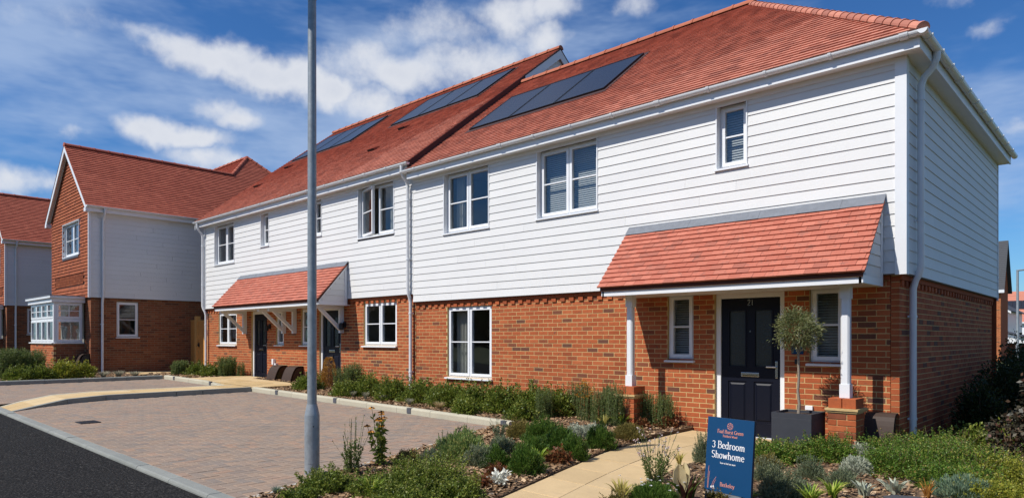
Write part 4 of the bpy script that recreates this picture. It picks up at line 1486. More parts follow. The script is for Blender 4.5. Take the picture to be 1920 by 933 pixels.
    skip = [(wg[0] - .02, wg[1] + .02, wg[2] - .05 - zc, wg[3] + .02 - zc), (X0 + .5, X1 - .5, band[0] - zc, band[1] - zc)]
    tile_slope(hung, (0, YF + .02, zc), (1, 0, 0), (0, 0, 1), [[(X0, 0), (X1 - .031, 0), (X1 - .031, zt(X1) - zc), (xm, ap - zc), (X0, zt(X0) - zc)]], mat='hung_tile', name='hung_tile', stuff='hung_tiling', quota=quota, skip=skip, under=False, g=.105)
    mb = MB()
    rows = 4
    rh = (band[1] - band[0]) / rows
    for r_ in range(rows):
        x = X0 + .5 + (.07 if r_ % 2 else 0)
        while x < X1 - .62:
            mb.cur = random.random()
            z = band[0] + r_ * rh
            mb.prism([(x, YF + .018, z + .004), (x + .085, YF + .018, z + .004), (x + .125, YF + .018, z + rh - .004), (x + .04, YF + .018, z + rh - .004)], (0, YF + .018, 0), (0, YF - .004, 0))
            x += .14
    tag(mb.build('ornamental_tile_band', MAT['hung_tile'], hung), kind='stuff')
    window(h, fg, *wg, -.09, cols=2, sill_out=.03)
    reveal(h, fg, *wg, -.10)
    mb = MB()
    x = wg[0]
    while x < wg[1] - .05:
        mb.box(x, x + .06, YF - .03, YF, wg[2] - .12, wg[2] - .046)
        x += .11
    tag(mb.build('sill_dentils', MAT['lead'], h), kind='stuff')
    # bay window
    bx0, bx1, by = -25.80 + dx, -22.86 + dx, -3.77
    fb = Frame((0, by, 0), (1, 0, 0), (0, -1, 0)); fbs = Frame((bx1, by, 0), (0, 1, 0), (1, 0, 0))
    zsill = 1.32 + dz
    bay = h
    brick_wall(bay, 'bay_brickwork', fb, bx0, bx1, gz, zsill - .045, (), mat='brick', mortar='mortar', depth=.08)
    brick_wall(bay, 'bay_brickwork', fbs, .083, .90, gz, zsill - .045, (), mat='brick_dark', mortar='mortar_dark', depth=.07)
    for f_, ua, ub, nc in ((fb, bx0 + .03, bx1 - .03, 4), (fbs, .06, .80, 1)):
        vb = 1
        window(bay, f_, ua, ub, zsill + .01, zsill + .74, -.02, cols=nc, bar=False, sill_out=.05 if nc == 4 else .04, rm=False)
        window(bay, f_, ua, ub, zsill + .745, zsill + 1.27, -.02, cols=nc, bar=True, vbars=0 if nc == 4 else 1, sill_out=0, rm=False)
    mb = MB(); mb.box(bx1 - .10, bx1 - .005, by + .005, by + .055, zsill, zsill + 1.27); mb.build('bay_corner_post', MAT['white_upvc'], bay)
    mb = MB(); mb.box(bx0 - .06, bx1 + .06, by - .06, YF + .02, zsill + 1.272, zsill + 1.40); mb.box(bx0 - .12, bx1 + .12, by - .12, YF + .0, zsill + 1.40, zsill + 1.47); mb.build('bay_fascia', MAT['white_trim'], bay)
    mb = MB(); mb.box(bx0 - .13, bx1 + .13, by - .13, YF - .002, zsill + 1.471, zsill + 1.49); mb.build('bay_roof', MAT['lead'], bay)
    mb = MB()
    mb.poly([(bx0 + .1, YF + .03, zsill - .3), (bx1 - .1, YF + .03, zsill - .3), (bx1 - .1, YF + .03, zsill + 1.27), (bx0 + .1, YF + .03, zsill + 1.27)])
    mb.poly([(bx0 + .1, by + .12, zsill), (bx1 - .1, by + .12, zsill), (bx1 - .1, YF, zsill), (bx0 + .1, YF, zsill)])
    mb.build('bay_interior', MAT['room_wall'], bay)
    return h


gable_house(0, 0, 'red tile-hung gable house with white bay window, nearest of its kind', quota=140)
gable_house(-12.1, .15, 'far red-roofed house at the left edge, half hidden by the bay-window house')


# ------------------------------------------------------------------ ground, road, paving
t = material('asphalt')
n1 = t.noise(t.pos, 48.0, 3.0, 0.75)
n2 = t.noise(t.pos, 1.2, 4.0, 0.6)
c = t.ramp(n1, [(.32, (.004, .0038, .0036)), (.50, (.016, .0152, .0143)), (.60, (.040, .037, .034)), (.72, (.15, .138, .125))])
v = t.vmath('SCALE', c); t.put(v.node.inputs['Scale'], t.math('ADD', .72, t.math('MULTIPLY', n2, .5)))
t.put(t.bsdf.inputs['Base Color'], v); t.bsdf.inputs['Roughness'].default_value = .95; t.bsdf.inputs['Specular IOR Level'].default_value = .15
bump(t, n1, 1.0, .02)
varied('paver', [(0, (.285, .212, .158)), (.2, (.260, .202, .158)), (.38, (.312, .218, .154)), (.52, (.272, .207, .158)), (.66, (.235, .190, .154)), (.8, (.322, .212, .148)), (.92, (.215, .180, .152)), (1, (.282, .206, .155))],
       rough=.92, nscale=1.6, namp=.16, fine=120, bumps=.4, stain=(.7, .52, .74, (.20, .160, .128), .45))
simple('joint_sand', (.20, .158, .118), .95, nscale=50, namp=.3, bumps=.4)
varied('path_slab', [(0, (.50, .360, .190)), (.35, (.56, .405, .215)), (.65, (.525, .385, .21)), (1, (.58, .42, .225))], rough=.88, nscale=3.5, namp=.15, fine=45, bumps=.3, stain=(5.0, .55, .75, (.46, .33, .19), .4))
varied('buff_slab', [(0, (.50, .350, .165)), (.4, (.56, .40, .20)), (.7, (.60, .45, .25)), (1, (.50, .34, .16))], rough=.88, nscale=3.0, namp=.15, fine=45, bumps=.3)
varied('kerb_grey', [(0, (.235, .245, .22)), (.5, (.265, .27, .245)), (1, (.215, .225, .205))], rough=.9, nscale=5, namp=.22, fine=70, bumps=.45)
varied('kerb_cream', [(0, (.455, .42, .315)), (.5, (.49, .455, .345)), (1, (.435, .40, .30))], rough=.9, nscale=4, namp=.16, fine=70, bumps=.35)
simple('pointing', (.64, .52, .34), .95, nscale=30, namp=.2, bumps=.3)
simple('edging', (.42, .40, .35), .9, nscale=8, namp=.2, bumps=.3)
varied('bark', [(0, (.30, .165, .078)), (.2, (.13, .070, .037)), (.4, (.44, .29, .155)), (.6, (.20, .108, .055)), (.8, (.55, .39, .235)), (.9, (.09, .048, .028)), (1, (.34, .20, .095))], rough=.9, nscale=20, namp=.25, fine=120, bumps=0)
simple('mulch_bed', (.13, .080, .044), .95, nscale=38, namp=.7, bumps=1.0, bscale=45)
t = material('field')
c = t.ramp(t.noise(t.pos, .35, 6.0, .65), [(.3, (.045, .070, .020)), (.5, (.075, .095, .032)), (.7, (.13, .12, .055))])
t.put(t.bsdf.inputs['Base Color'], c); t.bsdf.inputs['Roughness'].default_value = .95
bump(t, t.noise(t.pos, 9.0, 5.0), .6, .05)
varied('tree_belt_leaf', [(0, (.030, .050, .014)), (.5, (.055, .085, .022)), (1, (.085, .11, .035))], rough=.8, bumps=0)
simple('grate_iron', (.022, .022, .024), .6, nscale=30, namp=.3)
simple('plaque_grey', (.085, .090, .105), .6)


def sheet(name, pts_xy, dz, mat, label=None, kind='structure', thick=0.0, sub=False):
    mb = MB()
    mb.poly([(x, y, ground_z(x) + dz) for x, y in pts_xy])
    o = mb.build(name, MAT[mat])
    tag(o, label, None, None, kind)
    return o


mb = MB()
xs = [-2500, -60, 14, 2500]
for a, b in zip(xs, xs[1:]):
    mb.poly([(a, -2500, ground_z(a) - .13), (b, -2500, ground_z(b) - .13), (b, 2500, ground_z(b) - .13), (a, 2500, ground_z(a) - .13)])
tag(mb.build('ground', MAT['field']), 'open ground reaching to the horizon behind the houses', None, None, 'structure')
mb = MB()
for a, b in ((-60, 14), (14, 40)):
    mb.poly([(a, -13.2, ground_z(a) - .035), (b, -13.2, ground_z(b) - .035), (b, -6.93, ground_z(b) - .035), (a, -6.93, ground_z(a) - .035)])
tag(mb.build('road', MAT['asphalt']), 'dark asphalt road along the parking bays', None, None, 'structure')
# verge on the far side of the road (behind the photographer)
sheet('grass_verge', [(-60, -40), (14, -40), (14, -13.2), (-60, -13.2)], -.03, 'field', 'grass verge on the other side of the road')


def kerb_run(name, label, a, b, w_, h0, h1, mat, L=.915, drop=None, fall=.0):
    """kerb stones laid from a to b (plan points); the line is the face, the stone lies to its left"""
    a, b = Vector((*a, 0)), Vector((*b, 0))
    d = b - a
    ln = d.length
    d.normalize()
    nrm = Vector((-d.y, d.x, 0))
    root = empty(name, (a.x, a.y, ground_z(a.x)))
    tag(root, label, None, None, 'structure')
    n = max(1, round(ln / L))
    for i in range(n):
        mb = MB()
        s0, s1 = ln * i / n + .003, ln * (i + 1) / n - .003
        rows = []
        jig = random.uniform(-.003, .003)
        for s in (s0, s1):
            f = 1.0 if drop is None else drop(s / ln)
            top = h1 * f + .004 + jig
            prof = [(0, h0), (.0, top - .026), (.007, top - .008), (.024, top), (w_, top - fall), (w_, h0)]
            p = a + d * s
            rows.append([(p.x + nrm.x * q, p.y + nrm.y * q, ground_z(p.x + nrm.x * q) + z) for q, z in prof])
        m = len(rows[0])
        mb.idx(rows[0] + rows[1], [tuple(range(m - 1, -1, -1)), tuple(range(m, 2 * m))] + [(k, (k + 1) % m, m + (k + 1) % m, m + k) for k in range(m)])
        mb.build('kerb_stone', MAT[mat], root)
    return root


kerb_run('road_kerb', 'low grey concrete kerb between road and block paving', (-21, -6.93), (6, -6.93), .135, -.12, .0, 'kerb_grey')
kerb_run('road_kerb', 'low grey concrete kerb at the far end of the road', (-60, -6.93), (-21, -6.93), .135, -.12, .0, 'kerb_grey', L=3.0)
kerb_run('bay_kerb', 'cream kerb behind the nearer parking bay', (-13.45, -1.87), (-4.95, -1.87), .125, -.05, .10, 'kerb_cream')
kerb_run('bay_kerb', 'cream kerb behind the far parking bay', (-19.0, -1.87), (-14.5, -1.87), .125, -.05, .10, 'kerb_cream', drop=lambda f: 1.0 if f < .65 else max(.08, 1 - (f - .65) / .33))
kerb_run('bay_kerb', 'dark edged kerb at the far side of the far parking bay', (-19.0, -6.80), (-19.0, -1.90), .125, -.05, .10, 'kerb_grey')

PATH_R = [(-13.45, -1.87), (-13.45, -3.6), (-13.43, -5.0), (-13.15, -5.75), (-12.70, -6.35), (-12.25, -6.79)]
PATH_L = [(-14.50, -1.87), (-14.52, -3.6), (-14.55, -5.0), (-14.38, -5.75), (-13.95, -6.35), (-13.30, -6.79)]
HT = [.10, .10, .10, .085, .03, .006]
strip = empty('raised_path', (-14, -4, ground_z(-14)))
tag(strip, 'buff slab strip with dark kerb edge between two parking bays', None, None, 'structure')
for i in range(len(HT) - 1):
    (ax, ay), (bx, by) = PATH_R[i], PATH_R[i + 1]
    (cx, cy), (dx_, dy_) = PATH_L[i], PATH_L[i + 1]
    seg = max(1, round(math.hypot(bx - ax, by - ay) / .6))
    for j in range(seg):
        f0, f1 = j / seg, (j + 1) / seg
        lerp = lambda p, q, f: p + (q - p) * f
        for c0, c1 in ((.11, .52), (.52, .90)):
            P = lambda f, cc: (lerp(lerp(ax, bx, f), lerp(cx, dx_, f), cc), lerp(lerp(ay, by, f), lerp(cy, dy_, f), cc), lerp(HT[i], HT[i + 1], f))
            q = [P(f0 + .006, c0 + .004), P(f1 - .006, c0 + .004), P(f1 - .006, c1 - .004), P(f0 + .006, c1 - .004)]
            mb = MB()
            mb.hexa([(x, y, ground_z(x) - .05) for x, y, z in q] + [(x, y, ground_z(x) + z + .002) for x, y, z in q])
            mb.build('path_slab', MAT['buff_slab'], strip)
        for c0, c1, mt in ((0, .11, 'kerb_grey'), (.90, 1.0, 'kerb_cream')):  # the kerb turned from the sun has its shade put into greyer stone
            if j % 2: continue
            f2 = min(1.0, (j + 2) / seg)
            P = lambda f, cc: (lerp(lerp(ax, bx, f), lerp(cx, dx_, f), cc), lerp(lerp(ay, by, f), lerp(cy, dy_, f), cc), lerp(HT[i], HT[i + 1], f))
            q = [P(f0 + .004, c0), P(f2 - .004, c0), P(f2 - .004, c1 - .004), P(f0 + .004, c1 - .004)]
            mb = MB()
            mb.hexa([(x, y, ground_z(x) - .06) for x, y, z in q] + [(x, y, ground_z(x) + z + .004) for x, y, z in q])
            mb.build('kerb_stone', MAT[mt], strip)
mb = MB()
for i in range(len(HT) - 1):
    q = [PATH_R[i], PATH_R[i + 1], PATH_L[i + 1], PATH_L[i]]
    hh = [HT[i], HT[i + 1], HT[i + 1], HT[i]]
    mb.poly([(x, y, ground_z(x) + z - .008) for (x, y), z in zip(q, hh)])
mb.build('path_bedding', MAT['joint_sand'], strip)


def slab_area(name, label, x0, x1, y0, y1, dz, mat, lx=.6, ly=.45, holes=()):
    root = empty(name, (x0, y0, ground_z(x0)))
    tag(root, label, None, None, 'structure')
    mb = MB()
    mb.poly([(x, y, ground_z(x) + dz - .010) for x, y in ((x0, y0), (x1, y0), (x1, y1), (x0, y1))])
    mb.build('path_bedding', MAT['joint_sand'], root)
    ny = max(1, round((y1 - y0) / ly)); ly = (y1 - y0) / ny
    for j in range(ny):
        x = x0 - (lx / 2 if j % 2 else 0)
        while x < x1 - .02:
            a, b = max(x, x0) + .004, min(x + lx, x1) - .004
            x += lx
            if b - a < .05: continue
            ya, yb_ = y0 + j * ly + .004, y0 + (j + 1) * ly - .004
            j_ = random.uniform(-.002, .002)
            mb = MB()
            q = [(a, ya), (b, ya), (b, yb_), (a, yb_)]
            mb.hexa([(px, py, ground_z(px) + dz - .05) for px, py in q] + [(px, py, ground_z(px) + dz + j_) for px, py in q])
            mb.build('path_slab', MAT[mat], root)
    return root


slab_area('front_path', 'buff slab path in front of the paired navy doors', -17.62, -13.46, -1.74, -.42, .095, 'buff_slab')
slab_area('door_step', 'buff slabs at the further navy door', -17.60, -16.35, -.41, -.0, .096, 'buff_slab')
slab_area('side_path', 'buff slab path to the wooden side gate', -22.1, -20.75, -2.9, .15, .05, 'buff_slab')

# flagged path to number 21
FL = [(-2.84, .0), (-2.83, -.7), (-2.78, -1.5), (-2.64, -2.6), (-2.32, -3.8), (-1.96, -5.1), (-1.45, -6.79)]
FR = [(-1.36, .0), (-1.36, -.7), (-1.58, -1.5), (-1.56, -2.6), (-1.36, -3.8), (-1.03, -5.1), (-.50, -6.79)]
flag = empty('flagged_path', (-2.1, -3.3, ground_z(-2.1)))
tag(flag, 'pale buff flagged path leading to the door of number 21', None, None, 'structure')
def along(P, y):
    for (xa, ya), (xb, yb_) in zip(P, P[1:]):
        if yb_ <= y <= ya:
            f = (ya - y) / (ya - yb_)
            return xa + (xb - xa) * f
    return P[-1][0]
mb = MB()
for k in range(len(FL) - 1):
    q = [FL[k], FL[k + 1], FR[k + 1], FR[k]]
    mb.poly([(x, y, ground_z(x) + .0115) for x, y in q])
mb.build('path_bedding', MAT['pointing'], flag)
y = -.005
row = 0
while y > -6.7:
    y2 = max(y - .60, -6.785)
    for c0, c1 in ((0, .5), (.5, 1)):
        q = []
        for yy, cc in ((y2 + .007, c0), (y2 + .007, c1), (y - .007, c1), (y - .007, c0)):
            # the courses run square to the path, so the joint leans with it
            xl, xr = along(FL, yy), along(FR, yy)
            q.append((xl + (xr - xl) * cc + (.006 if cc == c0 else -.006), yy))
        mb = MB()
        j_ = random.uniform(-.002, .002)
        mb.hexa([(px, py, ground_z(px) - .05) for px, py in q] + [(px, py, ground_z(px) + .016 + j_) for px, py in q])
        mb.build('path_slab', MAT['path_slab'], flag, bevel=.003)
    y = y2
    row += 1

# block paving, laid in herringbone
L_, W_ = .200, .100
pm = MB()
e, ch = .0018, .006
P0 = [(e, e, -.02), (L_ - e, e, -.02), (L_ - e, W_ - e, -.02), (e, W_ - e, -.02)]
pm.idx([(x, y, 0) for x, y in ((e + ch, e + ch), (L_ - e - ch, e + ch), (L_ - e - ch, W_ - e - ch), (e + ch, W_ - e - ch))] + [(x, y, -.004) for x, y, z in P0] + P0,
       [(0, 1, 2, 3)] + [(4 + i, 4 + (i + 1) % 4, (i + 1) % 4, i) for i in range(4)] + [(8 + i, 8 + (i + 1) % 4, 4 + (i + 1) % 4, 4 + i) for i in range(4)])
PAVER = pm.mesh('paving_block'); PAVER.materials.append(MAT['paver'])


def block_paving(name, label, conv, quota):
    root = empty(name, (conv[0][0], conv[0][1], ground_z(conv[0][0])))
    tag(root, label, None, None, 'structure')
    mb = MB(); mb.poly([(x, y, ground_z(x) - .007) for x, y in conv]); bed = mb.build('paving_bed', MAT['joint_sand'], root)
    x0, x1 = min(p[0] for p in conv), max(p[0] for p in conv)
    y0, y1 = min(p[1] for p in conv), max(p[1] for p in conv)
    lst = []
    for i in range(int((x1 - x0) / W_) + 2):
        for j in range(-2, int((y1 - y0) / W_) + 2):
            m = (i - j) % 4
            if m == 0: q = (x0 + i * W_, y0 + j * W_, L_, W_, 0)
            elif m == 3: q = (x0 + i * W_, y0 + j * W_, W_, L_, 1)
            else: continue
            r_ = [(q[0], q[1]), (q[0] + q[2], q[1]), (q[0] + q[2], q[1] + q[3]), (q[0], q[1] + q[3])]
            c = clip_poly(r_, conv)
            if len(c) < 3: continue
            ar = area(c)
            if ar < .001: continue
            lst.append((ar > .0199, q, c))
    d = [(Vector((q[0], q[1], 0)) - CAM).length if f else 1e9 for f, q, c in lst]
    near = set(np.argsort(d)[:quota].tolist()) if quota else set()
    st = MB()
    for k, (f, q, c) in enumerate(lst):
        tx, ty = random.uniform(-.008, .008), random.uniform(-.008, .008)
        lz = random.uniform(-.0015, .0015)
        if k in near:
            o = bpy.data.objects.new('paving_block', PAVER)
            col.objects.link(o)
            o.parent = root
            o.matrix_parent_inverse = Matrix.Translation(-root.location)
            if q[4]:
                M = Matrix(((0, -1, 0, q[0] + W_), (1, 0, 0, q[1]), (tx, ty + .0144, 1, ground_z(q[0] + W_) + lz), (0, 0, 0, 1)))
            else:
                M = Matrix(((1, 0, 0, q[0]), (0, 1, 0, q[1]), (tx - .0144, ty, 1, ground_z(q[0]) + lz), (0, 0, 0, 1)))
            o.matrix_basis = M
            continue
        st.cur = random.random()
        n = len(c)
        mx, my = sum(p[0] for p in c) / n, sum(p[1] for p in c) / n
        G = lambda x, y, z: (x, y, ground_z(x) + z + lz + tx * (x - mx) + ty * (y - my))
        def inset(p, dd):
            vx, vy = mx - p[0], my - p[1]
            return (p[0] + math.copysign(min(dd, abs(vx)), vx), p[1] + math.copysign(min(dd, abs(vy)), vy))
        a = [inset(p, e + ch) for p in c]; b = [inset(p, e) for p in c]
        st.idx([G(x, y, 0) for x, y in a] + [G(x, y, -.004) for x, y in b] + [G(x, y, -.02) for x, y in b],
               [tuple(range(n))] + [(n + i, n + (i + 1) % n, (i + 1) % n, i) for i in range(n)] + [(2 * n + i, 2 * n + (i + 1) % n, n + (i + 1) % n, n + i) for i in range(n)])
    tag(st.build('paving_blocks', MAT['paver'], root), kind='stuff')
    return root


block_paving('parking_bay', 'brindled block paved parking bay beside the lamp post', [(-13.44, -6.785), (-3.50, -6.785), (-5.30, -1.88), (-13.44, -1.88)], 300)
block_paving('parking_bay', 'brindled block paved parking bay beyond the raised slab strip', [(-18.995, -6.785), (-13.9, -6.785), (-14.56, -1.88), (-18.995, -1.88)], 0)
# pale edging between paving and the planted bed
kerb_run('bed_edging', 'thin pale edging strip round the planted bed by the lamp post', (-3.46, -6.79), (-5.26, -1.88), -.05, -.05, .012, 'edging', L=.9)

g = empty('gully_grate', (-9.93, -6.26, ground_z(-9.93)), 'small dark iron gully grate in the block paving', 'drain cover')
mb = MB(); z0 = ground_z(-9.93)
for x0, x1, y0, y1 in ((-10.10, -9.76, -6.40, -6.375), (-10.10, -9.76, -6.145, -6.12), (-10.10, -10.075, -6.375, -6.145), (-9.785, -9.76, -6.375, -6.145)):
    mb.box(x0, x1, y0, y1, z0 - .01, z0 + .009)
mb.build('grate_frame', MAT['grate_iron'], g)
for i in range(8):
    mb = MB(); x = -10.06 + i * .034; mb.box(x, x + .02, -6.375, -6.145, z0 - .01, z0 + .008); mb.build('grate_bar', MAT['grate_iron'], g)
for i, (x, nm) in enumerate(((-12.24, 'nearer bay, next to the slab strip'), (-9.83, 'below the joint of the two houses'), (-7.42, 'under the wide ground floor window'), (-5.07, 'at the end of the kerb by the bed'),
                             (-18.24, 'far bay, furthest left'), (-15.8, 'far bay, next to the slab strip'))):
    mb = MB(); z0 = ground_z(x)
    mb.box(x - .055, x + .055, -1.879, -1.8705, z0 + .015, z0 + .085)
    mb.box(x - .055, x + .055, -1.8795, -1.83, z0 + .0855, z0 + .1095)
    tag(mb.build('kerb_plaque', MAT['plaque_grey']), 'grey marker plaque on the cream kerb, ' + nm, 'plaque', 'kerb marker plaques')

# ------------------------------------------------------------------ planting beds
BEDS = {
    'bed_house': ([(-13.45, -1.745), (-2.86, -1.745), (-2.86, .06), (-13.02, .06), (-13.02, -.42), (-13.45, -.42)], .055, 'bark mulched bed along the foot of the brick front wall', 620),
    'bed_corner': ([(-3.40, -6.79), (-1.47, -6.79), (-1.98, -5.1), (-2.34, -3.8), (-2.66, -2.6), (-2.80, -1.5), (-2.86, -1.10), (-5.2, -1.10), (-5.2, -1.9)], .022, 'bark mulched bed between block paving and flagged path', 1500),
    'bed_path': ([(-.48, -6.79), (6.0, -6.79), (6.0, 12.0), (XE, 12.0), (XE, .06), (-1.34, .06), (-1.34, -.7), (-1.56, -1.5), (-1.54, -2.6), (-1.34, -3.8), (-1.01, -5.1)], .010, 'bark mulched bed right of the flagged path', 480),
    'bed_left': ([(-20.74, -1.745), (-17.64, -1.745), (-17.64, .06), (-20.74, .06)], .06, 'bark mulched bed by the downpipe left of the terrace', 300),
    'bed_bay': ([(-34.0, -6.7), (-19.13, -6.7), (-19.13, -2.1), (-22.2, -2.1), (-22.2, -2.9), (-34.0, -2.9)], .06, 'bark mulched bed below the bay window', 110),
    'bed_meter': ([(-16.3, -.415), (-13.02, -.415), (-13.02, .06), (-16.3, .06)], .10, 'strip of bark mulch under the brown meter boxes', 500)}


def inside(poly, x, y):
    c = np.zeros(x.shape, bool)
    n = len(poly)
    for i in range(n):
        x0, y0 = poly[i]; x1, y1 = poly[(i + 1) % n]
        if y0 == y1: continue
        k = ((y0 > y) != (y1 > y)) & (x < (x1 - x0) * (y - y0) / (y1 - y0) + x0)
        c ^= k
    return c


gz_np = lambda x: -0.023 - 0.0144 * np.clip(x, -60, 14)
for nm, (poly, dz, lab, dn) in BEDS.items():
    mb = MB(); mb.prism([(x, y, ground_z(x) + dz) for x, y in poly], (0, 0, 0), (0, 0, -.22))
    tag(mb.build('planting_bed', MAT['mulch_bed']), lab, None, None, 'structure')
    xs = [p[0] for p in poly]; ys = [p[1] for p in poly]
    N = int((max(xs) - min(xs)) * (max(ys) - min(ys)) * dn)
    px = rng.uniform(min(xs), max(xs), N); py = rng.uniform(min(ys), max(ys), N)
    ok = inside(poly, px, py) & (py < 3)
    px, py = px[ok], py[ok]
    n = len(px)
    ang = rng.uniform(0, 2 * np.pi, n); ln = rng.uniform(.010, .034, n); wd = ln * rng.uniform(.28, .6, n)
    if nm in ('bed_bay', 'bed_left'): ln, wd = ln * 1.6, wd * 1.6
    d = np.stack([np.cos(ang), np.sin(ang), rng.normal(0, .28, n)], 1) * ln[:, None]
    s = np.stack([-np.sin(ang), np.cos(ang), rng.normal(0, .35, n)], 1) * wd[:, None]
    c = np.stack([px, py, gz_np(px) + dz + .006 + rng.uniform(0, .022, n)], 1)
    V = np.stack([c - d - s * .8, c + d - s, c + d * .9 + s, c - d + s * .9], 1)
    tag(link_mesh('bark_mulch', quads_mesh('bark_mulch', V, rng.random(n)), MAT['bark']), 'loose brown bark chips, ' + lab.replace('bark mulched ', 'of the ').replace('strip of bark mulch', 'strip'), 'bark chips', None, 'stuff')

# ------------------------------------------------------------------ street lamps
def lantern(root, c, az_, s=1.0):
    mb = MB()
    d = Vector((math.sin(az_), math.cos(az_), 0)); q = Vector((d.y, -d.x, 0))
    P = lambda a, b, h: c + d * a * s + q * b * s + Vector((0, 0, h * s))
    mb.hexa([P(-.06, -.05, 0), P(.50, -.09, .02), P(.50, .09, .02), P(-.06, .05, 0), P(-.06, -.045, .07), P(.47, -.08, .085), P(.47, .08, .085), P(-.06, .045, .07)])
    o = mb.build('lantern', MAT['collar_dark'], root, bevel=.01)
    mb = MB(); mb.hexa([P(.14, -.065, .002), P(.44, -.07, .013), P(.44, .07, .013), P(.14, .065, .002), P(.14, -.065, .012), P(.44, -.07, .03), P(.44, .07, .03), P(.14, .065, .012)])
    mb.build('lamp_lens', MAT['white_upvc'], o)
    return o


lx, ly = -4.05, -5.79
lz = ground_z(lx)
lamp = empty('street_lamp', (lx, ly, lz), 'tall galvanised lamp post at the edge of the parking bay', 'street lamp', 'street lamps')
mb = MB(); mb.lathe((lx, ly, lz), [(.0755, -.05), (.0755, .60), (.0745, .607), (.0745, .612), (.0735, .617), (.064, .665), (.0535, .712), (.052, .722)], 32)
base_o = mb.build('lamp_base', MAT['galvanised'], lamp, smooth=True)
mb = MB(); mb.lathe((lx, ly, lz), [(.0475, .70), (.0450, 2.6), (.0415, 4.93)], 28); mb.build('lamp_shaft', MAT['galvanised'], lamp, smooth=True)
mb = MB(); mb.lathe((lx, ly, lz), [(.047, 4.90), (.047, 5.10), (.040, 5.12)], 24); mb.build('lamp_collar', MAT['collar_dark'], lamp, smooth=False)
mb = MB()
K = 8
a0 = math.atan2(CAM.y - ly, CAM.x - lx) - .05
ring = []
for zz in (.12, .545):
    for rr in (.0745, .0785):
        ring.append([(lx + rr * math.cos(a0 + (k / K - .5) * 1.15), ly + rr * math.sin(a0 + (k / K - .5) * 1.15), lz + zz) for k in range(K + 1)])
pts = [p for r_ in ring for p in r_]
m = K + 1
fs = []
for k in range(K):
    fs += [(m + k, m + k + 1, 3 * m + k + 1, 3 * m + k), (2 * m + k, 2 * m + k + 1, 3 * m + k + 1, 3 * m + k), (k, k + 1, m + k + 1, m + k)]
fs += [(0, m, 3 * m, 2 * m), (K, m + K, 3 * m + K, 2 * m + K)]
mb.idx(pts, fs)
hatch = mb.build('inspection_door', MAT['galvanised'], lamp)
mb = MB()
c = Vector((lx + .079 * math.cos(a0 + .22), ly + .079 * math.sin(a0 + .22), lz + .50)); n_ = Vector((math.cos(a0 + .22), math.sin(a0 + .22), 0))
mb.tube([c - n_ * .004, c + n_ * .004], .008, 10); mb.build('door_lock', MAT['collar_dark'], hatch)
lantern(lamp, Vector((lx, ly, lz + 5.10)), R(200))

fx, fy = -3.58, 42.56
flamp = empty('street_lamp', (fx, fy, 0), 'distant thin lamp post at the right edge behind the house', 'street lamp', 'street lamps')
mb = MB(); mb.lathe((fx, fy, 0), [(.10, -.1), (.10, 1.0), (.075, 1.15), (.065, 5.65)], 12); mb.build('lamp_shaft', MAT['galvanised'], flamp, smooth=True)
mb = MB(); mb.tube([(fx - .05, fy, 5.66), (fx + 1.1, fy + .5, 5.78)], .05, 8); mb.build('lamp_arm', MAT['galvanised'], flamp)
lantern(flamp, Vector((fx + 1.1, fy + .5, 5.74)), R(65), 1.2)

# ------------------------------------------------------------------ gate, fence
gate = empty('wooden_gate', (-21.3, .2, ground_z(-21.3)), 'orange-brown timber board gate and post between two houses', 'gate')
z0 = ground_z(-21.3) + .03
for x0, x1, top, yy in ((-22.33, -21.72, 2.06, .22), (-21.54, -20.66, 2.04, .16)):
    x = x0
    while x < x1 - .03:
        mb = MB(); b_ = min(x + .118, x1); mb.box(x + .0025, b_ - .0025, yy - random.uniform(.0, .006), yy + .02, z0, top); mb.build('gate_board', MAT['fence_wood'], gate)
        x += .12
    for zz in (z0 + .25, top - .25):
        mb = MB(); mb.box(x0, x1, yy + .0205, yy + .06, zz, zz + .09); mb.build('gate_rail', MAT['fence_wood'], gate)
    mb = MB(); mb.box(x0, x1, yy - .012, yy + .06, top + .001, top + .03); mb.build('gate_capping', MAT['gate_post_wood'], gate)
mb = MB(); mb.box(-21.71, -21.55, .10, .24, z0, 2.21); mb.build('gate_post', MAT['gate_post_wood'], gate)
mb = MB(); mb.box(-21.50, -21.42, .135, .152, 1.16, 1.30); mb.tube([(-21.46, .15, 1.23), (-21.46, .10, 1.23)], .02, 8); mb.build('gate_latch', MAT['black_plastic'], gate)


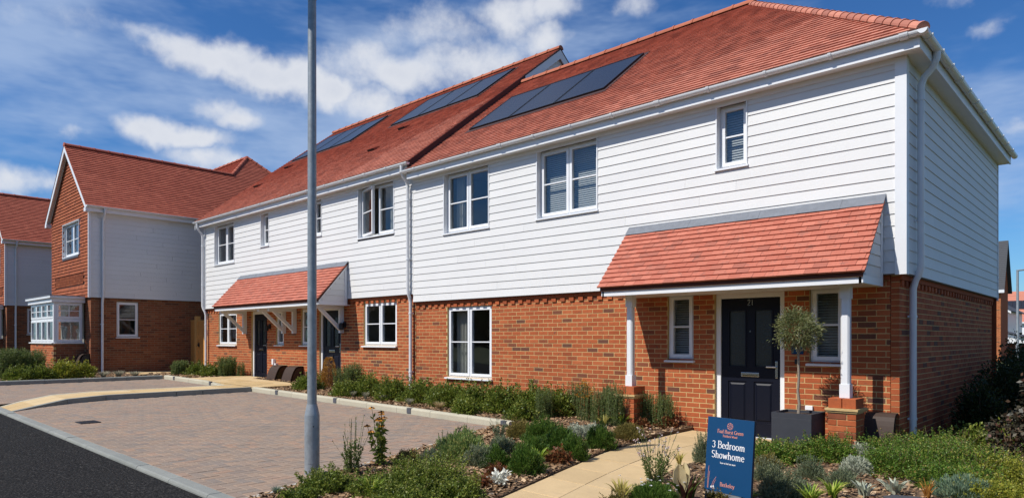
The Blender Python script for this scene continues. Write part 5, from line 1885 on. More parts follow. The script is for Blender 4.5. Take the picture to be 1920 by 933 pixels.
# ------------------------------------------------------------------ meter boxes, pipes
def meter_box(x, yw, z0, w_, h_, d_, label, face=(0, -1)):
    """brown semi-concealed meter box with a curved lid leaning on the wall"""
    fx_, fy_ = face
    root = empty('meter_box', (x, yw, z0), label, 'meter box', 'brown meter boxes')
    ux, uy = -fy_, fx_          # along the wall
    P = lambda u, n, z: (x + ux * u + fx_ * n, yw + uy * u + fy_ * n, z0 + z)
    prof = []
    for k in range(9):
        f = k / 8
        prof.append((d_ * (.42 + .58 * f ** .62), h_ * (.985 - .985 * f ** 1.25)))
    prof = [(.01, h_)] + [(d_ * .22, h_ * .995)] + prof
    mb = MB()
    n = len(prof)
    top = [P(-w_ / 2, a, b) for a, b in prof] + [P(w_ / 2, a, b) for a, b in prof]
    ins = [P(-w_ / 2 + .0, a - .018, b - .014) for a, b in prof] + [P(w_ / 2, a - .018, b - .014) for a, b in prof]
    fs = [(i, i + 1, n + i + 1, n + i) for i in range(n - 1)]
    fs += [(2 * n + i, 2 * n + i + 1, 3 * n + i + 1, 3 * n + i) for i in range(n - 1)]
    fs += [(i, i + 1, 2 * n + i + 1, 2 * n + i) for i in range(n - 1)] + [(n + i, n + i + 1, 3 * n + i + 1, 3 * n + i) for i in range(n - 1)]
    fs += [(0, n, 3 * n, 2 * n), (n - 1, 2 * n - 1, 4 * n - 1, 3 * n - 1)]
    mb.idx(top + ins, fs)
    mb.build('meter_lid', MAT['brown_plastic'], root)
    mb = MB()
    body = [(.012, 0), (.012, h_ * .97)] + [(a - .05, b - .03) for a, b in prof[1:-1] if a > .08] + [(d_ * .86, 0)]
    mb.prism([P(-w_ / 2 + .03, a, b) for a, b in body], P(-w_ / 2 + .03, 0, 0), P(w_ / 2 - .03, 0, 0))
    mb.build('meter_body', MAT['black_plastic'], root)
    mb = MB(); mb.hexa([P(-w_ / 2 + .06, d_ * .44, h_ * .86), P(w_ / 2 - .06, d_ * .44, h_ * .86), P(w_ / 2 - .06, d_ * .40, h_ * .87), P(-w_ / 2 + .06, d_ * .40, h_ * .87),
                        P(-w_ / 2 + .06, d_ * .45, h_ * .89), P(w_ / 2 - .06, d_ * .45, h_ * .89), P(w_ / 2 - .06, d_ * .41, h_ * .90), P(-w_ / 2 + .06, d_ * .41, h_ * .90)])
    mb.build('lid_ridge', MAT['brown_plastic'], root)
    return root


gzm = ground_z(-15.2) + .10
meter_box(-15.52, .06, gzm, .48, .40, .40, 'brown curved meter box against brick wall, beside the white cable box')
meter_box(-14.66, .06, gzm, .48, .40, .40, 'brown curved meter box right of the yellow gas pipe')
meter_box(-.20, .06, ground_z(-.2) + .02, .34, .50, .30, 'brown curved meter box behind the right porch pillar')
meter_box(-22.62, -2.87, ground_z(-22.6) + .08, .40, .58, .42, 'brown curved meter box beside the bay window')
mb = MB(); x = -16.02
cb = empty('cable_box', (x, .06, gzm), 'small white cable box on conduit right of the navy door', 'cable box')
mb.box(x - .045, x + .045, -.01, .069, .70, .86); mb.build('box_body', MAT['white_upvc'], cb, bevel=.006)
mb = MB(); mb.tube([(x, .03, .70), (x, .03, .38), (x - .06, .02, gzm + .02)], .022, 10); mb.build('conduit', MAT['white_upvc'], cb, smooth=True)
mb = MB(); mb.box(x + .12, x + .19, -.01, .069, .62, .74); mb.tube([(x + .155, .03, .62), (x + .155, .03, gzm + .02)], .018, 8); mb.build('small_box', MAT['white_upvc'], cb)
gp = empty('gas_pipe', (-15.12, -.02, gzm), 'short yellow gas pipe between the two brown meter boxes', 'pipe')
mb = MB(); mb.tube([(-15.10, -.06, gzm - .02), (-15.10, -.06, gzm + .25)], .030, 12); mb.build('pipe_sleeve', MAT['yellow_plastic'], gp, smooth=True)
mb = MB(); mb.tube([(-15.10, -.06, gzm + .25), (-15.10, -.06, gzm + .34), (-15.02, .0, gzm + .38)], .017, 10); mb.build('pipe_elbow', MAT['black_plastic'], gp, smooth=True)

# ------------------------------------------------------------------ planter
PXc, PYc, pz = -.96, -.775, ground_z(-.96) + .012
pt = empty('square_planter', (PXc, PYc, pz), 'dark grey square planter holding the clipped olive tree', 'planter')
mb = MB()
h, w0 = .51, .245
mb.prism([(PXc - w0, PYc - w0, pz), (PXc + w0, PYc - w0, pz), (PXc + w0, PYc + w0, pz), (PXc - w0, PYc + w0, pz)], (0, 0, 0), (0, 0, h - .06))
mb.build('planter_body', MAT['planter_grey'], pt, bevel=.006)
mb = MB()
for x0, x1, y0, y1 in ((-w0, w0, -w0, -w0 + .03), (-w0, w0, w0 - .03, w0), (-w0, -w0 + .03, -w0 + .03, w0 - .03), (w0 - .03, w0, -w0 + .03, w0 - .03)):
    mb.box(PXc + x0, PXc + x1, PYc + y0, PYc + y1, pz + h - .0601, pz + h)
mb.build('planter_rim', MAT['planter_grey'], pt)
mb = MB(); mb.box(PXc - w0 + .03, PXc + w0 - .03, PYc - w0 + .03, PYc + w0 - .03, pz + h - .0595, pz + h - .03); mb.build('planter_soil', MAT['soil'], pt)

# ------------------------------------------------------------------ showhome sign
SA, SB = Vector((-.655, -3.865, .085)), Vector((-.183, -3.959, .085))
su = (SB - SA).normalized()
sw, sh = .481, .652
snh = Vector((su.y, -su.x, 0))                     # faces the road
lean = R(5)
sv = (Vector((0, 0, 1)) * math.cos(lean) - snh * math.sin(lean)).normalized()
sn = su.cross(sv).normalized()
if sn.dot(snh) < 0: sn = -sn
sign = empty('showhome_sign', SA + su * sw / 2, 'blue upright board reading 3 Bedroom Showhome on a grey block', 'sign')
SP = lambda a, b, c=0.0: SA + su * (a * sw) + sv * (b * sh) + sn * c
mb = MB(); mb.hexa([SP(0, 0, -.028), SP(1, 0, -.028), SP(1, 0, -.001), SP(0, 0, -.001), SP(0, 1, -.028), SP(1, 1, -.028), SP(1, 1, -.001), SP(0, 1, -.001)])
mb.build('sign_board', MAT['sign_side'], sign, bevel=.002)
mb = MB(); mb.poly([SP(.001, .001), SP(.999, .001), SP(.999, .999), SP(.001, .999)]); mb.build('sign_face', MAT['sign_blue'], sign)
line = lambda b, cx=.5: (lambda x, y, h_: SA + su * (cx * sw + x) + sv * (b * sh + y) + sn * h_)
lettering('sign_lettering', '3 Bedroom', line(.590, .48), .061, 'sign_white', sign, thick=.135, thin=.06, gap=.0)
lettering('sign_lettering', 'Showhome', line(.455, .48), .061, 'sign_white', sign, thick=.135, thin=.06, gap=.0)
lettering('sign_lettering', 'Foal Hurst Green', line(.795, .51), .030, 'sign_pink', sign, thick=.17, thin=.10, gap=.01)
lettering('sign_lettering', 'Paddock Wood', line(.745, .51), .019, 'sign_pink', sign, thick=.17, thin=.12, gap=.02)
lettering('sign_lettering', 'Scan to find out more', line(.385, .49), .0135, 'sign_white', sign, thick=.2, thin=.15, gap=.04)
lettering('sign_lettering', 'Berkeley', line(.085, .5), .034, 'sign_pink', sign, thick=.16, thin=.08, gap=.0)
mb = MB()
ec = (.5 * sw, .895 * sh)
EP = lambda x, y, h_=.0012: SA + su * (ec[0] + x) + sv * (ec[1] + y) + sn * h_
for k in range(8):
    a = k * math.pi / 4
    for r0, r1, wd in ((.006, .017, .0022), (.018, .0255, .0036)):
        ca, sa = math.cos(a), math.sin(a)
        mb.poly([EP(ca * r0 - sa * wd * .5, sa * r0 + ca * wd * .5), EP(ca * r1 - sa * wd, sa * r1 + ca * wd), EP(ca * (r1 + .003), sa * (r1 + .003)), EP(ca * r1 + sa * wd, sa * r1 - ca * wd), EP(ca * r0 + sa * wd * .5, sa * r0 - ca * wd * .5)])
for k in range(24):
    a, b = k * math.pi / 12, (k + 1) * math.pi / 12
    mb.poly([EP(.0275 * math.cos(a), .0275 * math.sin(a), .0013), EP(.0275 * math.cos(b), .0275 * math.sin(b), .0013), EP(.030 * math.cos(b), .030 * math.sin(b), .0013), EP(.030 * math.cos(a), .030 * math.sin(a), .0013)])
mb.build('sign_emblem', MAT['sign_pink'], sign)
mb = MB()   # printed grasses in the lower left corner
for k, (x, top, bend) in enumerate(((.07, .33, .01), (.085, .26, .02), (.16, .20, .10), (.19, .16, .06))):
    pts_ = [(x + bend * f * f, .03 + (top - .03) * f) for f in (0, .25, .5, .75, 1)]
    for (xa, ya), (xb, yb_) in zip(pts_, pts_[1:]):
        mb.poly([SP(xa - .004, ya, .0012), SP(xa + .004, ya, .0012), SP(xb + .003, yb_, .0012), SP(xb - .003, yb_, .0012)])
mb.build('sign_print', MAT['sign_pink'], sign)
mb = MB()
for x, y in ((.155, .05), (.20, .06), (.215, .035)):
    mb.poly([SP(x - .02, y, .0016), SP(x, y - .012, .0016), SP(x + .02, y, .0016), SP(x, y + .022, .0016)])
mb.build('sign_flower', MAT['sign_white'], sign)
mb = MB(); q = SA + su * .02
c = SA + su * (sw * .46) - sn * .02
hb = lambda a, b, z: (c + su * a + snh * b + Vector((0, 0, z - c.z)))
mb.hexa([hb(-.19, .07, -.06), hb(.17, .07, -.06), hb(.17, -.12, -.06), hb(-.19, -.12, -.06), hb(-.19, .05, .083), hb(.17, .05, .083), hb(.17, -.12, .083), hb(-.19, -.12, .083)])
mb.build('sign_block', MAT['sign_block'], sign, bevel=.008)
mb = MB(); mb.hexa([hb(-.14, -.055, 0), hb(-.11, -.055, 0), hb(-.11, -.075, 0), hb(-.14, -.075, 0), hb(-.14, -.055, .6), hb(-.11, -.055, .6), hb(-.11, -.095, .6), hb(-.14, -.095, .6)])
mb.hexa([hb(.11, -.055, 0), hb(.14, -.055, 0), hb(.14, -.075, 0), hb(.11, -.075, 0), hb(.11, -.055, .6), hb(.14, -.055, .6), hb(.14, -.095, .6), hb(.11, -.095, .6)])
mb.build('sign_leg', MAT['sign_side'], sign)

st_ = MB()
zq = ground_z(.7) + .012
st_.prism([(.52, -2.78, zq), (.70, -2.86, zq), (.98, -2.74, zq), (1.02, -2.62, zq), (.74, -2.58, zq), (.56, -2.66, zq)], (0, 0, 0), (.0, .0, .045))
tag(st_.build('flat_stone', MAT['slate_dark'], bevel=.008), 'flat dark grey stone lying beside the woolly silver rosettes', 'stone')

# ------------------------------------------------------------------ buildings far behind, right of the end house
def far_house(label, x0, x1, yf, yb_, ze, zr, wall, roofm, along_x=True, win=(), group='distant houses', board=False, solar_band=None, gable_wall=None, oh=.35):
    h = empty('distant_house', ((x0 + x1) / 2, (yf + yb_) / 2, 0), label, 'house', group)
    mb = MB()
    if along_x:
        ym = (yf + yb_) / 2
        mb.idx([(x0, yf, -.2), (x1, yf, -.2), (x1, yb_, -.2), (x0, yb_, -.2), (x0, yf, ze), (x1, yf, ze), (x1, yb_, ze), (x0, yb_, ze), (x0, ym, zr - .15), (x1, ym, zr - .15)],
               [(0, 1, 5, 4), (1, 2, 6, 9, 5), (2, 3, 7, 6), (3, 0, 4, 8, 7)])
    else:
        xm = (x0 + x1) / 2
        mb.idx([(x0, yf, -.2), (x1, yf, -.2), (x1, yb_, -.2), (x0, yb_, -.2), (x0, yf, ze), (x1, yf, ze), (x1, yb_, ze), (x0, yb_, ze), (xm, yf, zr - .15), (xm, yb_, zr - .15)],
               [(0, 1, 5, 8, 4), (1, 2, 6, 5), (2, 3, 7, 9, 6), (3, 0, 4, 7)])
    mb.build('wall', MAT[wall], h)
    mb = MB()
    th = .10
    if along_x:
        sl = (zr - ze) / ((yb_ - yf) / 2)
        for y0, y1 in ((yf - oh, ym), (yb_ + oh, ym)):
            za = ze - oh * sl
            mb.hexa([(x0 - oh, y0, za), (x1 + oh, y0, za), (x1 + oh, y1, zr), (x0 - oh, y1, zr), (x0 - oh, y0, za + th), (x1 + oh, y0, za + th), (x1 + oh, y1, zr + th), (x0 - oh, y1, zr + th)])
    else:
        sl = (zr - ze) / ((x1 - x0) / 2)
        for xa, xb in ((x0 - oh, xm), (x1 + oh, xm)):
            za = ze - oh * sl
            mb.hexa([(xa, yf - oh, za), (xb, yf - oh, zr), (xb, yb_ + oh, zr), (xa, yb_ + oh, za), (xa, yf - oh, za + th), (xb, yf - oh, zr + th), (xb, yb_ + oh, zr + th), (xa, yb_ + oh, za + th)])
    rf = mb.build('roof', MAT[roofm], h)
    if along_x:      # courses of the roof, a few real steps
        k = 0
        mb = MB()
        n = 26
        for i in range(n):
            f = i / n
            y = yf - oh + (ym - yf + oh) * f; z = ze - oh * sl + (zr - ze + oh * sl) * f + th
            mb.cur = random.random()
            mb.box(x0 - oh, x1 + oh, y, y + (ym - yf + oh) / n, z, z + .045)
        tag(mb.build('roof_courses', MAT[roofm], rf), kind='stuff')
        mb = MB(); mb.box(x0 - oh, x1 + oh, yf - oh - .12, yf - oh, ze - oh * sl - .10, ze - oh * sl + .10); mb.build('fascia', MAT['white_trim'], h)
        if solar_band:
            a, b = solar_band
            n_ = int((x1 - x0 - 2) / 1.1)
            for i in range(n_):
                xa = x0 + 1 + i * 1.1
                P = lambda x, f, hh: (x, yf - oh + (ym - yf + oh) * f, ze - oh * sl + (zr - ze + oh * sl) * f + th + hh)
                mb = MB(); mb.hexa([P(xa, a, .06), P(xa + 1.07, a, .06), P(xa + 1.07, b, .06), P(xa, b, .06), P(xa, a, .14), P(xa + 1.07, a, .14), P(xa + 1.07, b, .14), P(xa, b, .14)])
                mb.build('solar_panel', MAT['solar_cell'], h)
    else:
        for s, xa in ((-1, x0 - oh), (1, x1 + oh)):
            mb = MB(); za = ze - oh * sl
            mb.prism([(xa, yf - oh - .04, za - .18), (xm, yf - oh - .04, zr - .18), (xm, yf - oh - .04, zr + .02), (xa, yf - oh - .04, za + .02)], (0, 0, 0), (0, .038, 0)); mb.build('bargeboard', MAT['white_trim'], h)
    if board:
        f_ = Frame((0, yf, 0), (1, 0, 0), (0, -1, 0))
        tc = None if along_x else (lambda za, u0, u1: (u0, u1) if za < ze - .1 else (x0 + (za + .3 - ze) / sl, x1 - (za + .3 - ze) / sl))
        boards(h, f_, x0, x1, .0, int((zr if not along_x else ze) / .25), .25, joints=0, top_clip=tc, t1=.04)
    for (a, b, c_, d_) in win:
        f_ = Frame((0, yf, 0), (1, 0, 0), (0, -1, 0))
        window(h, f_, a, b, c_, d_, .05, cols=2, rm=False, sill_out=.12, ow=.08)
        mb = MB(); mb.fbox(f_, a, b, c_, d_, -.05, -.02 + .045); mb.build('window_backing', MAT['black_void'], h)
    return h


slate = far_house('brick house with dark slate roof just behind the boarded end wall', -15.0, -4.80, 45.5, 48.6, 5.0, 8.0, 'brick', 'slate_dark', oh=.22)
BW = Frame((0, 45.45, 0), (1, 0, 0), (0, -1, 0))
brick_wall(slate, 'front_wall', BW, -8.0, -4.80, 0.0, 4.8, (), mat='brick', depth=.05)
far_house('white boarded gable house beyond the slate-roofed one', -16.2, -8.25, 76.7, 88, 4.45, 6.9, 'white_trim', 'slate_dark', along_x=False, board=True)
far_house('long distant white house with orange roof and dark solar panels', -21.0, 9.0, 112.7, 122, 4.1, 8.5, 'white_trim', 'roof_tile', win=((-9.2, -7.4, 1.6, 3.2), (-5.6, -3.8, 1.6, 3.2), (-2.0, -.2, 1.6, 3.2)), solar_band=(.40, .66))
gw = empty('garden_wall', (-1.0, 52, 0), 'low distant brick garden wall behind the far lamp post', 'wall')
mb = MB(); mb.box(-12, 12, 52, 52.22, -.3, 1.05); mb.build('wall_brickwork', MAT['brick'], gw)
mb = MB(); mb.box(-12, 12, 51.95, 52.27, 1.05, 1.13); mb.build('wall_coping', MAT['brick_dark'], gw)
gr = empty('garage', (-6, 62, 0), 'distant white garage with dark sloping roof', 'garage')
mb = MB(); mb.box(-9.0, -4.9, 62, 67, -.2, 1.55); mb.build('wall', MAT['white_trim'], gr)
mb = MB(); mb.hexa([(-9.2, 61.8, 2.6), (-4.4, 61.8, 1.25), (-4.4, 67.2, 1.25), (-9.2, 67.2, 2.6), (-9.2, 61.8, 2.75), (-4.4, 61.8, 1.40), (-4.4, 67.2, 1.40), (-9.2, 67.2, 2.75)]); mb.build('roof', MAT['slate_dark'], gr)

# ------------------------------------------------------------------ unseen belt of trees, added to darken the reflections in the window panes
n = 26000
bx = rng.uniform(-75, 45, n); by = rng.normal(-41, 1.6, n)
hh = 7.5 + 1.6 * np.sin(bx * .31) + 1.1 * np.sin(bx * .83 + 1) + .8 * np.sin(bx * 1.9)
bz = hh * rng.random(n) ** .8
S_ = rng.normal(0, .55, (n, 3)); D_ = rng.normal(0, .55, (n, 3))
c_ = np.stack([bx, by, bz], 1)
tag(link_mesh('tree_belt', quads_mesh('tree_belt', np.stack([c_ - S_ * .5, c_ + D_ * .5, c_ + S_ * .5, c_ - D_ * .5], 1), rng.random(n)), MAT['tree_belt_leaf']), 'far belt of dark trees across the road, behind the viewpoint', 'trees', None, 'stuff')


# ------------------------------------------------------------------ plants
def leaf_mat(name, stops, rough=.5, trans=.36, spec=.4):
    t = material(name)
    c = t.ramp(t.rnd, stops)
    k = t.math('ADD', .80, t.math('MULTIPLY', t.noise(t.pos, 6.0, 3.0), .4))
    v = t.vmath('SCALE', c); t.put(v.node.inputs['Scale'], k)
    t.put(t.bsdf.inputs['Base Color'], v)
    t.bsdf.inputs['Roughness'].default_value = rough
    t.bsdf.inputs['Specular IOR Level'].default_value = spec
    tl = t.n('ShaderNodeBsdfTranslucent'); t.put(tl.inputs['Color'], v)
    ms = t.n('ShaderNodeMixShader'); ms.inputs[0].default_value = trans
    t.put(ms.inputs[1], t.bsdf.outputs[0]); t.put(ms.inputs[2], tl.outputs[0])
    t.put(t.out.inputs['Surface'], ms.outputs[0])


leaf_mat('leaf_green', [(0, (.085, .128, .018)), (.4, (.150, .205, .028)), (.7, (.215, .265, .040)), (.9, (.32, .33, .06)), (1, (.09, .13, .02))])
leaf_mat('leaf_bright', [(0, (0.062, 0.128, 0.015)), (.4, (0.117, 0.217, 0.025)), (.75, (0.187, 0.292, 0.038)), (.93, (0.343, 0.338, 0.064)), (1, (0.359, 0.225, 0.076))])
leaf_mat('leaf_yellow', [(0, (0.133, 0.165, 0.020)), (.4, (0.242, 0.270, 0.031)), (.8, (0.374, 0.375, 0.045)), (1, (0.468, 0.405, 0.064))])
leaf_mat('leaf_rosemary', [(0, (0.086, 0.135, 0.033)), (.45, (0.148, 0.210, 0.054)), (.8, (0.226, 0.277, 0.084)), (1, (0.265, 0.240, 0.089))])
leaf_mat('leaf_dark', [(0, (0.041, 0.090, 0.013)), (.45, (0.075, 0.150, 0.020)), (.8, (0.122, 0.210, 0.031)), (1, (0.172, 0.232, 0.038))])
leaf_mat('leaf_pale', [(0, (0.156, 0.247, 0.070)), (.5, (0.242, 0.338, 0.102)), (.8, (0.359, 0.405, 0.128)), (1, (0.530, 0.450, 0.166))])
leaf_mat('leaf_grey', [(0, (0.133, 0.173, 0.096)), (.5, (0.203, 0.247, 0.140)), (.85, (0.296, 0.323, 0.191)), (1, (0.343, 0.300, 0.153))])
leaf_mat('leaf_teal', [(0, (0.133, 0.217, 0.134)), (.5, (0.203, 0.300, 0.191)), (.85, (0.296, 0.375, 0.242)), (1, (0.343, 0.375, 0.166))])
leaf_mat('leaf_olive', [(0, (0.148, 0.128, 0.036)), (.5, (0.242, 0.203, 0.054)), (.85, (0.328, 0.255, 0.076)), (1, (0.172, 0.180, 0.045))])
leaf_mat('leaf_silver', [(0, (0.297, 0.330, 0.243)), (.5, (0.412, 0.440, 0.327)), (1, (0.526, 0.539, 0.411))], trans=.15)
leaf_mat('leaf_white', [(0, (0.572, 0.572, 0.486)), (.5, (0.686, 0.682, 0.580)), (1, (0.750, 0.750, 0.664))], trans=.12)
leaf_mat('leaf_fescue', [(0, (0.252, 0.264, 0.206)), (.5, (0.366, 0.363, 0.281)), (1, (0.458, 0.396, 0.243))])
leaf_mat('leaf_blue', [(0, (0.117, 0.188, 0.147)), (.5, (0.187, 0.262, 0.198)), (1, (0.406, 0.420, 0.280))])
leaf_mat('leaf_straw', [(0, (0.378, 0.275, 0.122)), (.5, (0.480, 0.363, 0.178)), (1, (0.572, 0.451, 0.243))])
leaf_mat('leaf_red', [(0, (0.133, 0.045, 0.019)), (.4, (0.234, 0.083, 0.032)), (.7, (0.312, 0.128, 0.051)), (.9, (0.140, 0.112, 0.032)), (1, (0.078, 0.045, 0.023))])
leaf_mat('leaf_strap', [(0, (0.187, 0.300, 0.031)), (.5, (0.296, 0.420, 0.051)), (.85, (0.452, 0.540, 0.076)), (1, (0.655, 0.600, 0.153))])
leaf_mat('leaf_straw_yellow', [(0, (0.297, 0.297, 0.056)), (.4, (0.480, 0.407, 0.094)), (.8, (0.595, 0.473, 0.159)), (1, (0.229, 0.253, 0.047))])
leaf_mat('leaf_orange', [(0, (0.435, 0.176, 0.033)), (.5, (0.549, 0.264, 0.056)), (1, (0.572, 0.374, 0.112))])
leaf_mat('leaf_conifer_brown', [(0, (0.312, 0.144, 0.023)), (.4, (0.455, 0.231, 0.036)), (.75, (0.572, 0.319, 0.058)), (1, (0.247, 0.163, 0.032))], trans=.15)
leaf_mat('leaf_olive_tree', [(0, (0.081, 0.105, 0.033)), (.4, (0.148, 0.173, 0.059)), (.75, (0.234, 0.247, 0.105)), (1, (0.328, 0.323, 0.159))])
leaf_mat('leaf_smoke', [(0, (0.029, 0.030, 0.019)), (.4, (0.052, 0.048, 0.031)), (.8, (0.099, 0.085, 0.055)), (1, (0.125, 0.040, 0.025))], trans=.15)
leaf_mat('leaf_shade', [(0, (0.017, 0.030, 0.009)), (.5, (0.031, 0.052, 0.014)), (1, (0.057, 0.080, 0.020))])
leaf_mat('leaf_purple', [(0, (0.078, 0.033, 0.028)), (.4, (0.133, 0.053, 0.038)), (.6, (0.078, 0.150, 0.025)), (1, (0.140, 0.240, 0.038))])
leaf_mat('leaf_cream', [(0, (.66, .53, .27)), (1, (.74, .62, .36))])
leaf_mat('petal_orange', [(0, (.62, .24, .015)), (1, (.72, .34, .03))])
leaf_mat('petal_pink', [(0, (.55, .32, .34)), (.5, (.70, .58, .58)), (1, (.75, .70, .68))])
leaf_mat('petal_white', [(0, (.75, .74, .72)), (1, (.80, .78, .78))])
simple('flower_eye', (.035, .016, .010), .8)
simple('stem_brown', (.115, .070, .040), .85, nscale=40, namp=.3)
simple('stem_green', (.085, .105, .035), .75, nscale=40, namp=.3)
simple('bark_pale', (.25, .205, .155), .9, nscale=45, namp=.4, bumps=.7, bscale=60)


def unit(v):
    return v / np.maximum(np.linalg.norm(v, axis=1, keepdims=True), 1e-9)


def leaf_quads(P, D, L, W, droop=.12):
    n = len(P)
    S = unit(np.cross(D, rng.normal(size=(n, 3))))
    L = np.broadcast_to(L, (n,))[:, None]; W = np.broadcast_to(W, (n,))[:, None]
    c = P + D * L
    c[:, 2] -= droop * L[:, 0]
    m = P + D * L * .48
    return np.stack([P, m + S * W * .5, c, m - S * W * .5], 1)


def dome_points(n, w_, h, shell=.55, flat=.0):
    z = rng.random(n) ** .85
    ph = rng.uniform(0, 2 * np.pi, n)
    s = np.sqrt(np.clip(1 - z * z, 0, 1))
    lump = np.ones(n)
    for k in range(8):
        a, b, f = rng.uniform(0, 6.28), rng.uniform(0, 6.28), int(rng.integers(2, 10))
        lump += (.115 if f < 6 else .075) * np.cos(f * ph + a) * np.cos(f * 1.9 * z + b)
    lump = np.clip(lump, .45, 1.5)
    r_ = (shell + (1 - shell) * rng.random(n) ** .6) * lump
    P = np.stack([r_ * w_ / 2 * s * np.cos(ph), r_ * w_ / 2 * s * np.sin(ph), r_ * h * z], 1)
    N = unit(np.stack([s * np.cos(ph), s * np.sin(ph), z * .9 + .15], 1))
    return P, N


def strip(path, wid):
    """path (m,k,3) centre lines, wid (m,k): flat ribbons as quads"""
    m, k, _ = path.shape
    d = np.gradient(path, axis=1)
    side = np.cross(d, np.array([0, 0, 1.0]) + rng.normal(0, .3, (m, 1, 3)))
    side /= np.maximum(np.linalg.norm(side, axis=2, keepdims=True), 1e-9)
    a = path + side * wid[..., None] / 2; b = path - side * wid[..., None] / 2
    return np.stack([a[:, :-1], b[:, :-1], b[:, 1:], a[:, 1:]], 2).reshape(-1, 4, 3)


def blades(n, w_, h, wd, seg=4, base=.12, arch=1.0, spread=1.0):
    ph = rng.uniform(0, 2 * np.pi, n)
    o = rng.uniform(.15, 1.0, n) ** .7 * spread
    hh = h * rng.uniform(.65, 1.05, n)
    t_ = np.linspace(0, 1, seg + 1)[None]
    rad = base * w_ * rng.random(n)[:, None] + (w_ / 2) * o[:, None] * t_ ** 1.5
    z = hh[:, None] * (t_ * (1 + .5 * arch * o[:, None]) - .62 * arch * o[:, None] * t_ ** 2.2)
    p = np.stack([rad * np.cos(ph)[:, None], rad * np.sin(ph)[:, None], z], 2)
    wi = wd * (1 - t_ ** 2.4) * np.minimum(1, .55 + t_ * 2) * rng.uniform(.7, 1.2, n)[:, None] + .0008
    r_ = np.repeat(rng.random(n), seg)
    return strip(p, wi), r_


def stalks(n, w_, h, wd=.005, seg=3, lean=.45, r0=.25):
    ph = rng.uniform(0, 2 * np.pi, n)
    b = w_ / 2 * r0 * np.sqrt(rng.random(n))
    o = w_ / 2 * rng.uniform(.15, 1, n) * lean / .45 * .9
    hh = h * rng.uniform(.55, 1.0, n)
    t_ = np.linspace(0, 1, seg + 1)[None]
    rad = b[:, None] + (o - b)[:, None] * t_ ** 1.3
    ph2 = ph[:, None] + rng.normal(0, .15, (n, 1)) * t_
    p = np.stack([rad * np.cos(ph2), rad * np.sin(ph2), hh[:, None] * t_], 2)
    return p, strip(p, np.full((n, seg + 1), wd))


def on_stalks(p, m, t0=.1, t1=1.0):
    """m points along each polyline"""
    n, k, _ = p.shape
    t_ = rng.uniform(t0, t1, (n, m)) * (k - 1)
    i = np.minimum(t_.astype(int), k - 2); f = (t_ - i)[..., None]
    ar = np.arange(n)[:, None]
    q = p[ar, i] * (1 - f) + p[ar, i + 1] * f
    d = p[ar, i + 1] - p[ar, i]
    return q.reshape(-1, 3), unit(d.reshape(-1, 3))


def area_n(w_, h, L, W, k):
    return int(min(9000, k * (math.pi * w_ * w_ / 4 + math.pi * w_ * h * .8) / (L * W * .5)))


def gen_dome(w_, h, L, W, k, shell=.55, up=.35, jit=.55):
    n = area_n(w_, h, L, W, k)
    P, N = dome_points(n, w_, h, shell)
    D = unit(N + np.array([0, 0, up]) + rng.normal(0, jit, (n, 3)))
    return leaf_quads(P - D * L * .4, D, L * rng.uniform(.7, 1.2, n), W * rng.uniform(.7, 1.2, n)), rng.random(n)


def gen_upright(w_, h, L=.030, W=.007, per=52, dens=620):
    w_, h = w_ * 1.12, h * 1.16
    n = max(10, int(dens * w_ * w_ * .8))
    p, st = stalks(n, w_, h, .005, 4, .42, .75)
    q, d = on_stalks(p, per, .06)
    D = unit(d * .8 + rng.normal(0, .55, q.shape))
    return leaf_quads(q, D, L * rng.uniform(.7, 1.2, len(q)), W), rng.random(len(q)), st, p


CAT = {}
CNT = {}


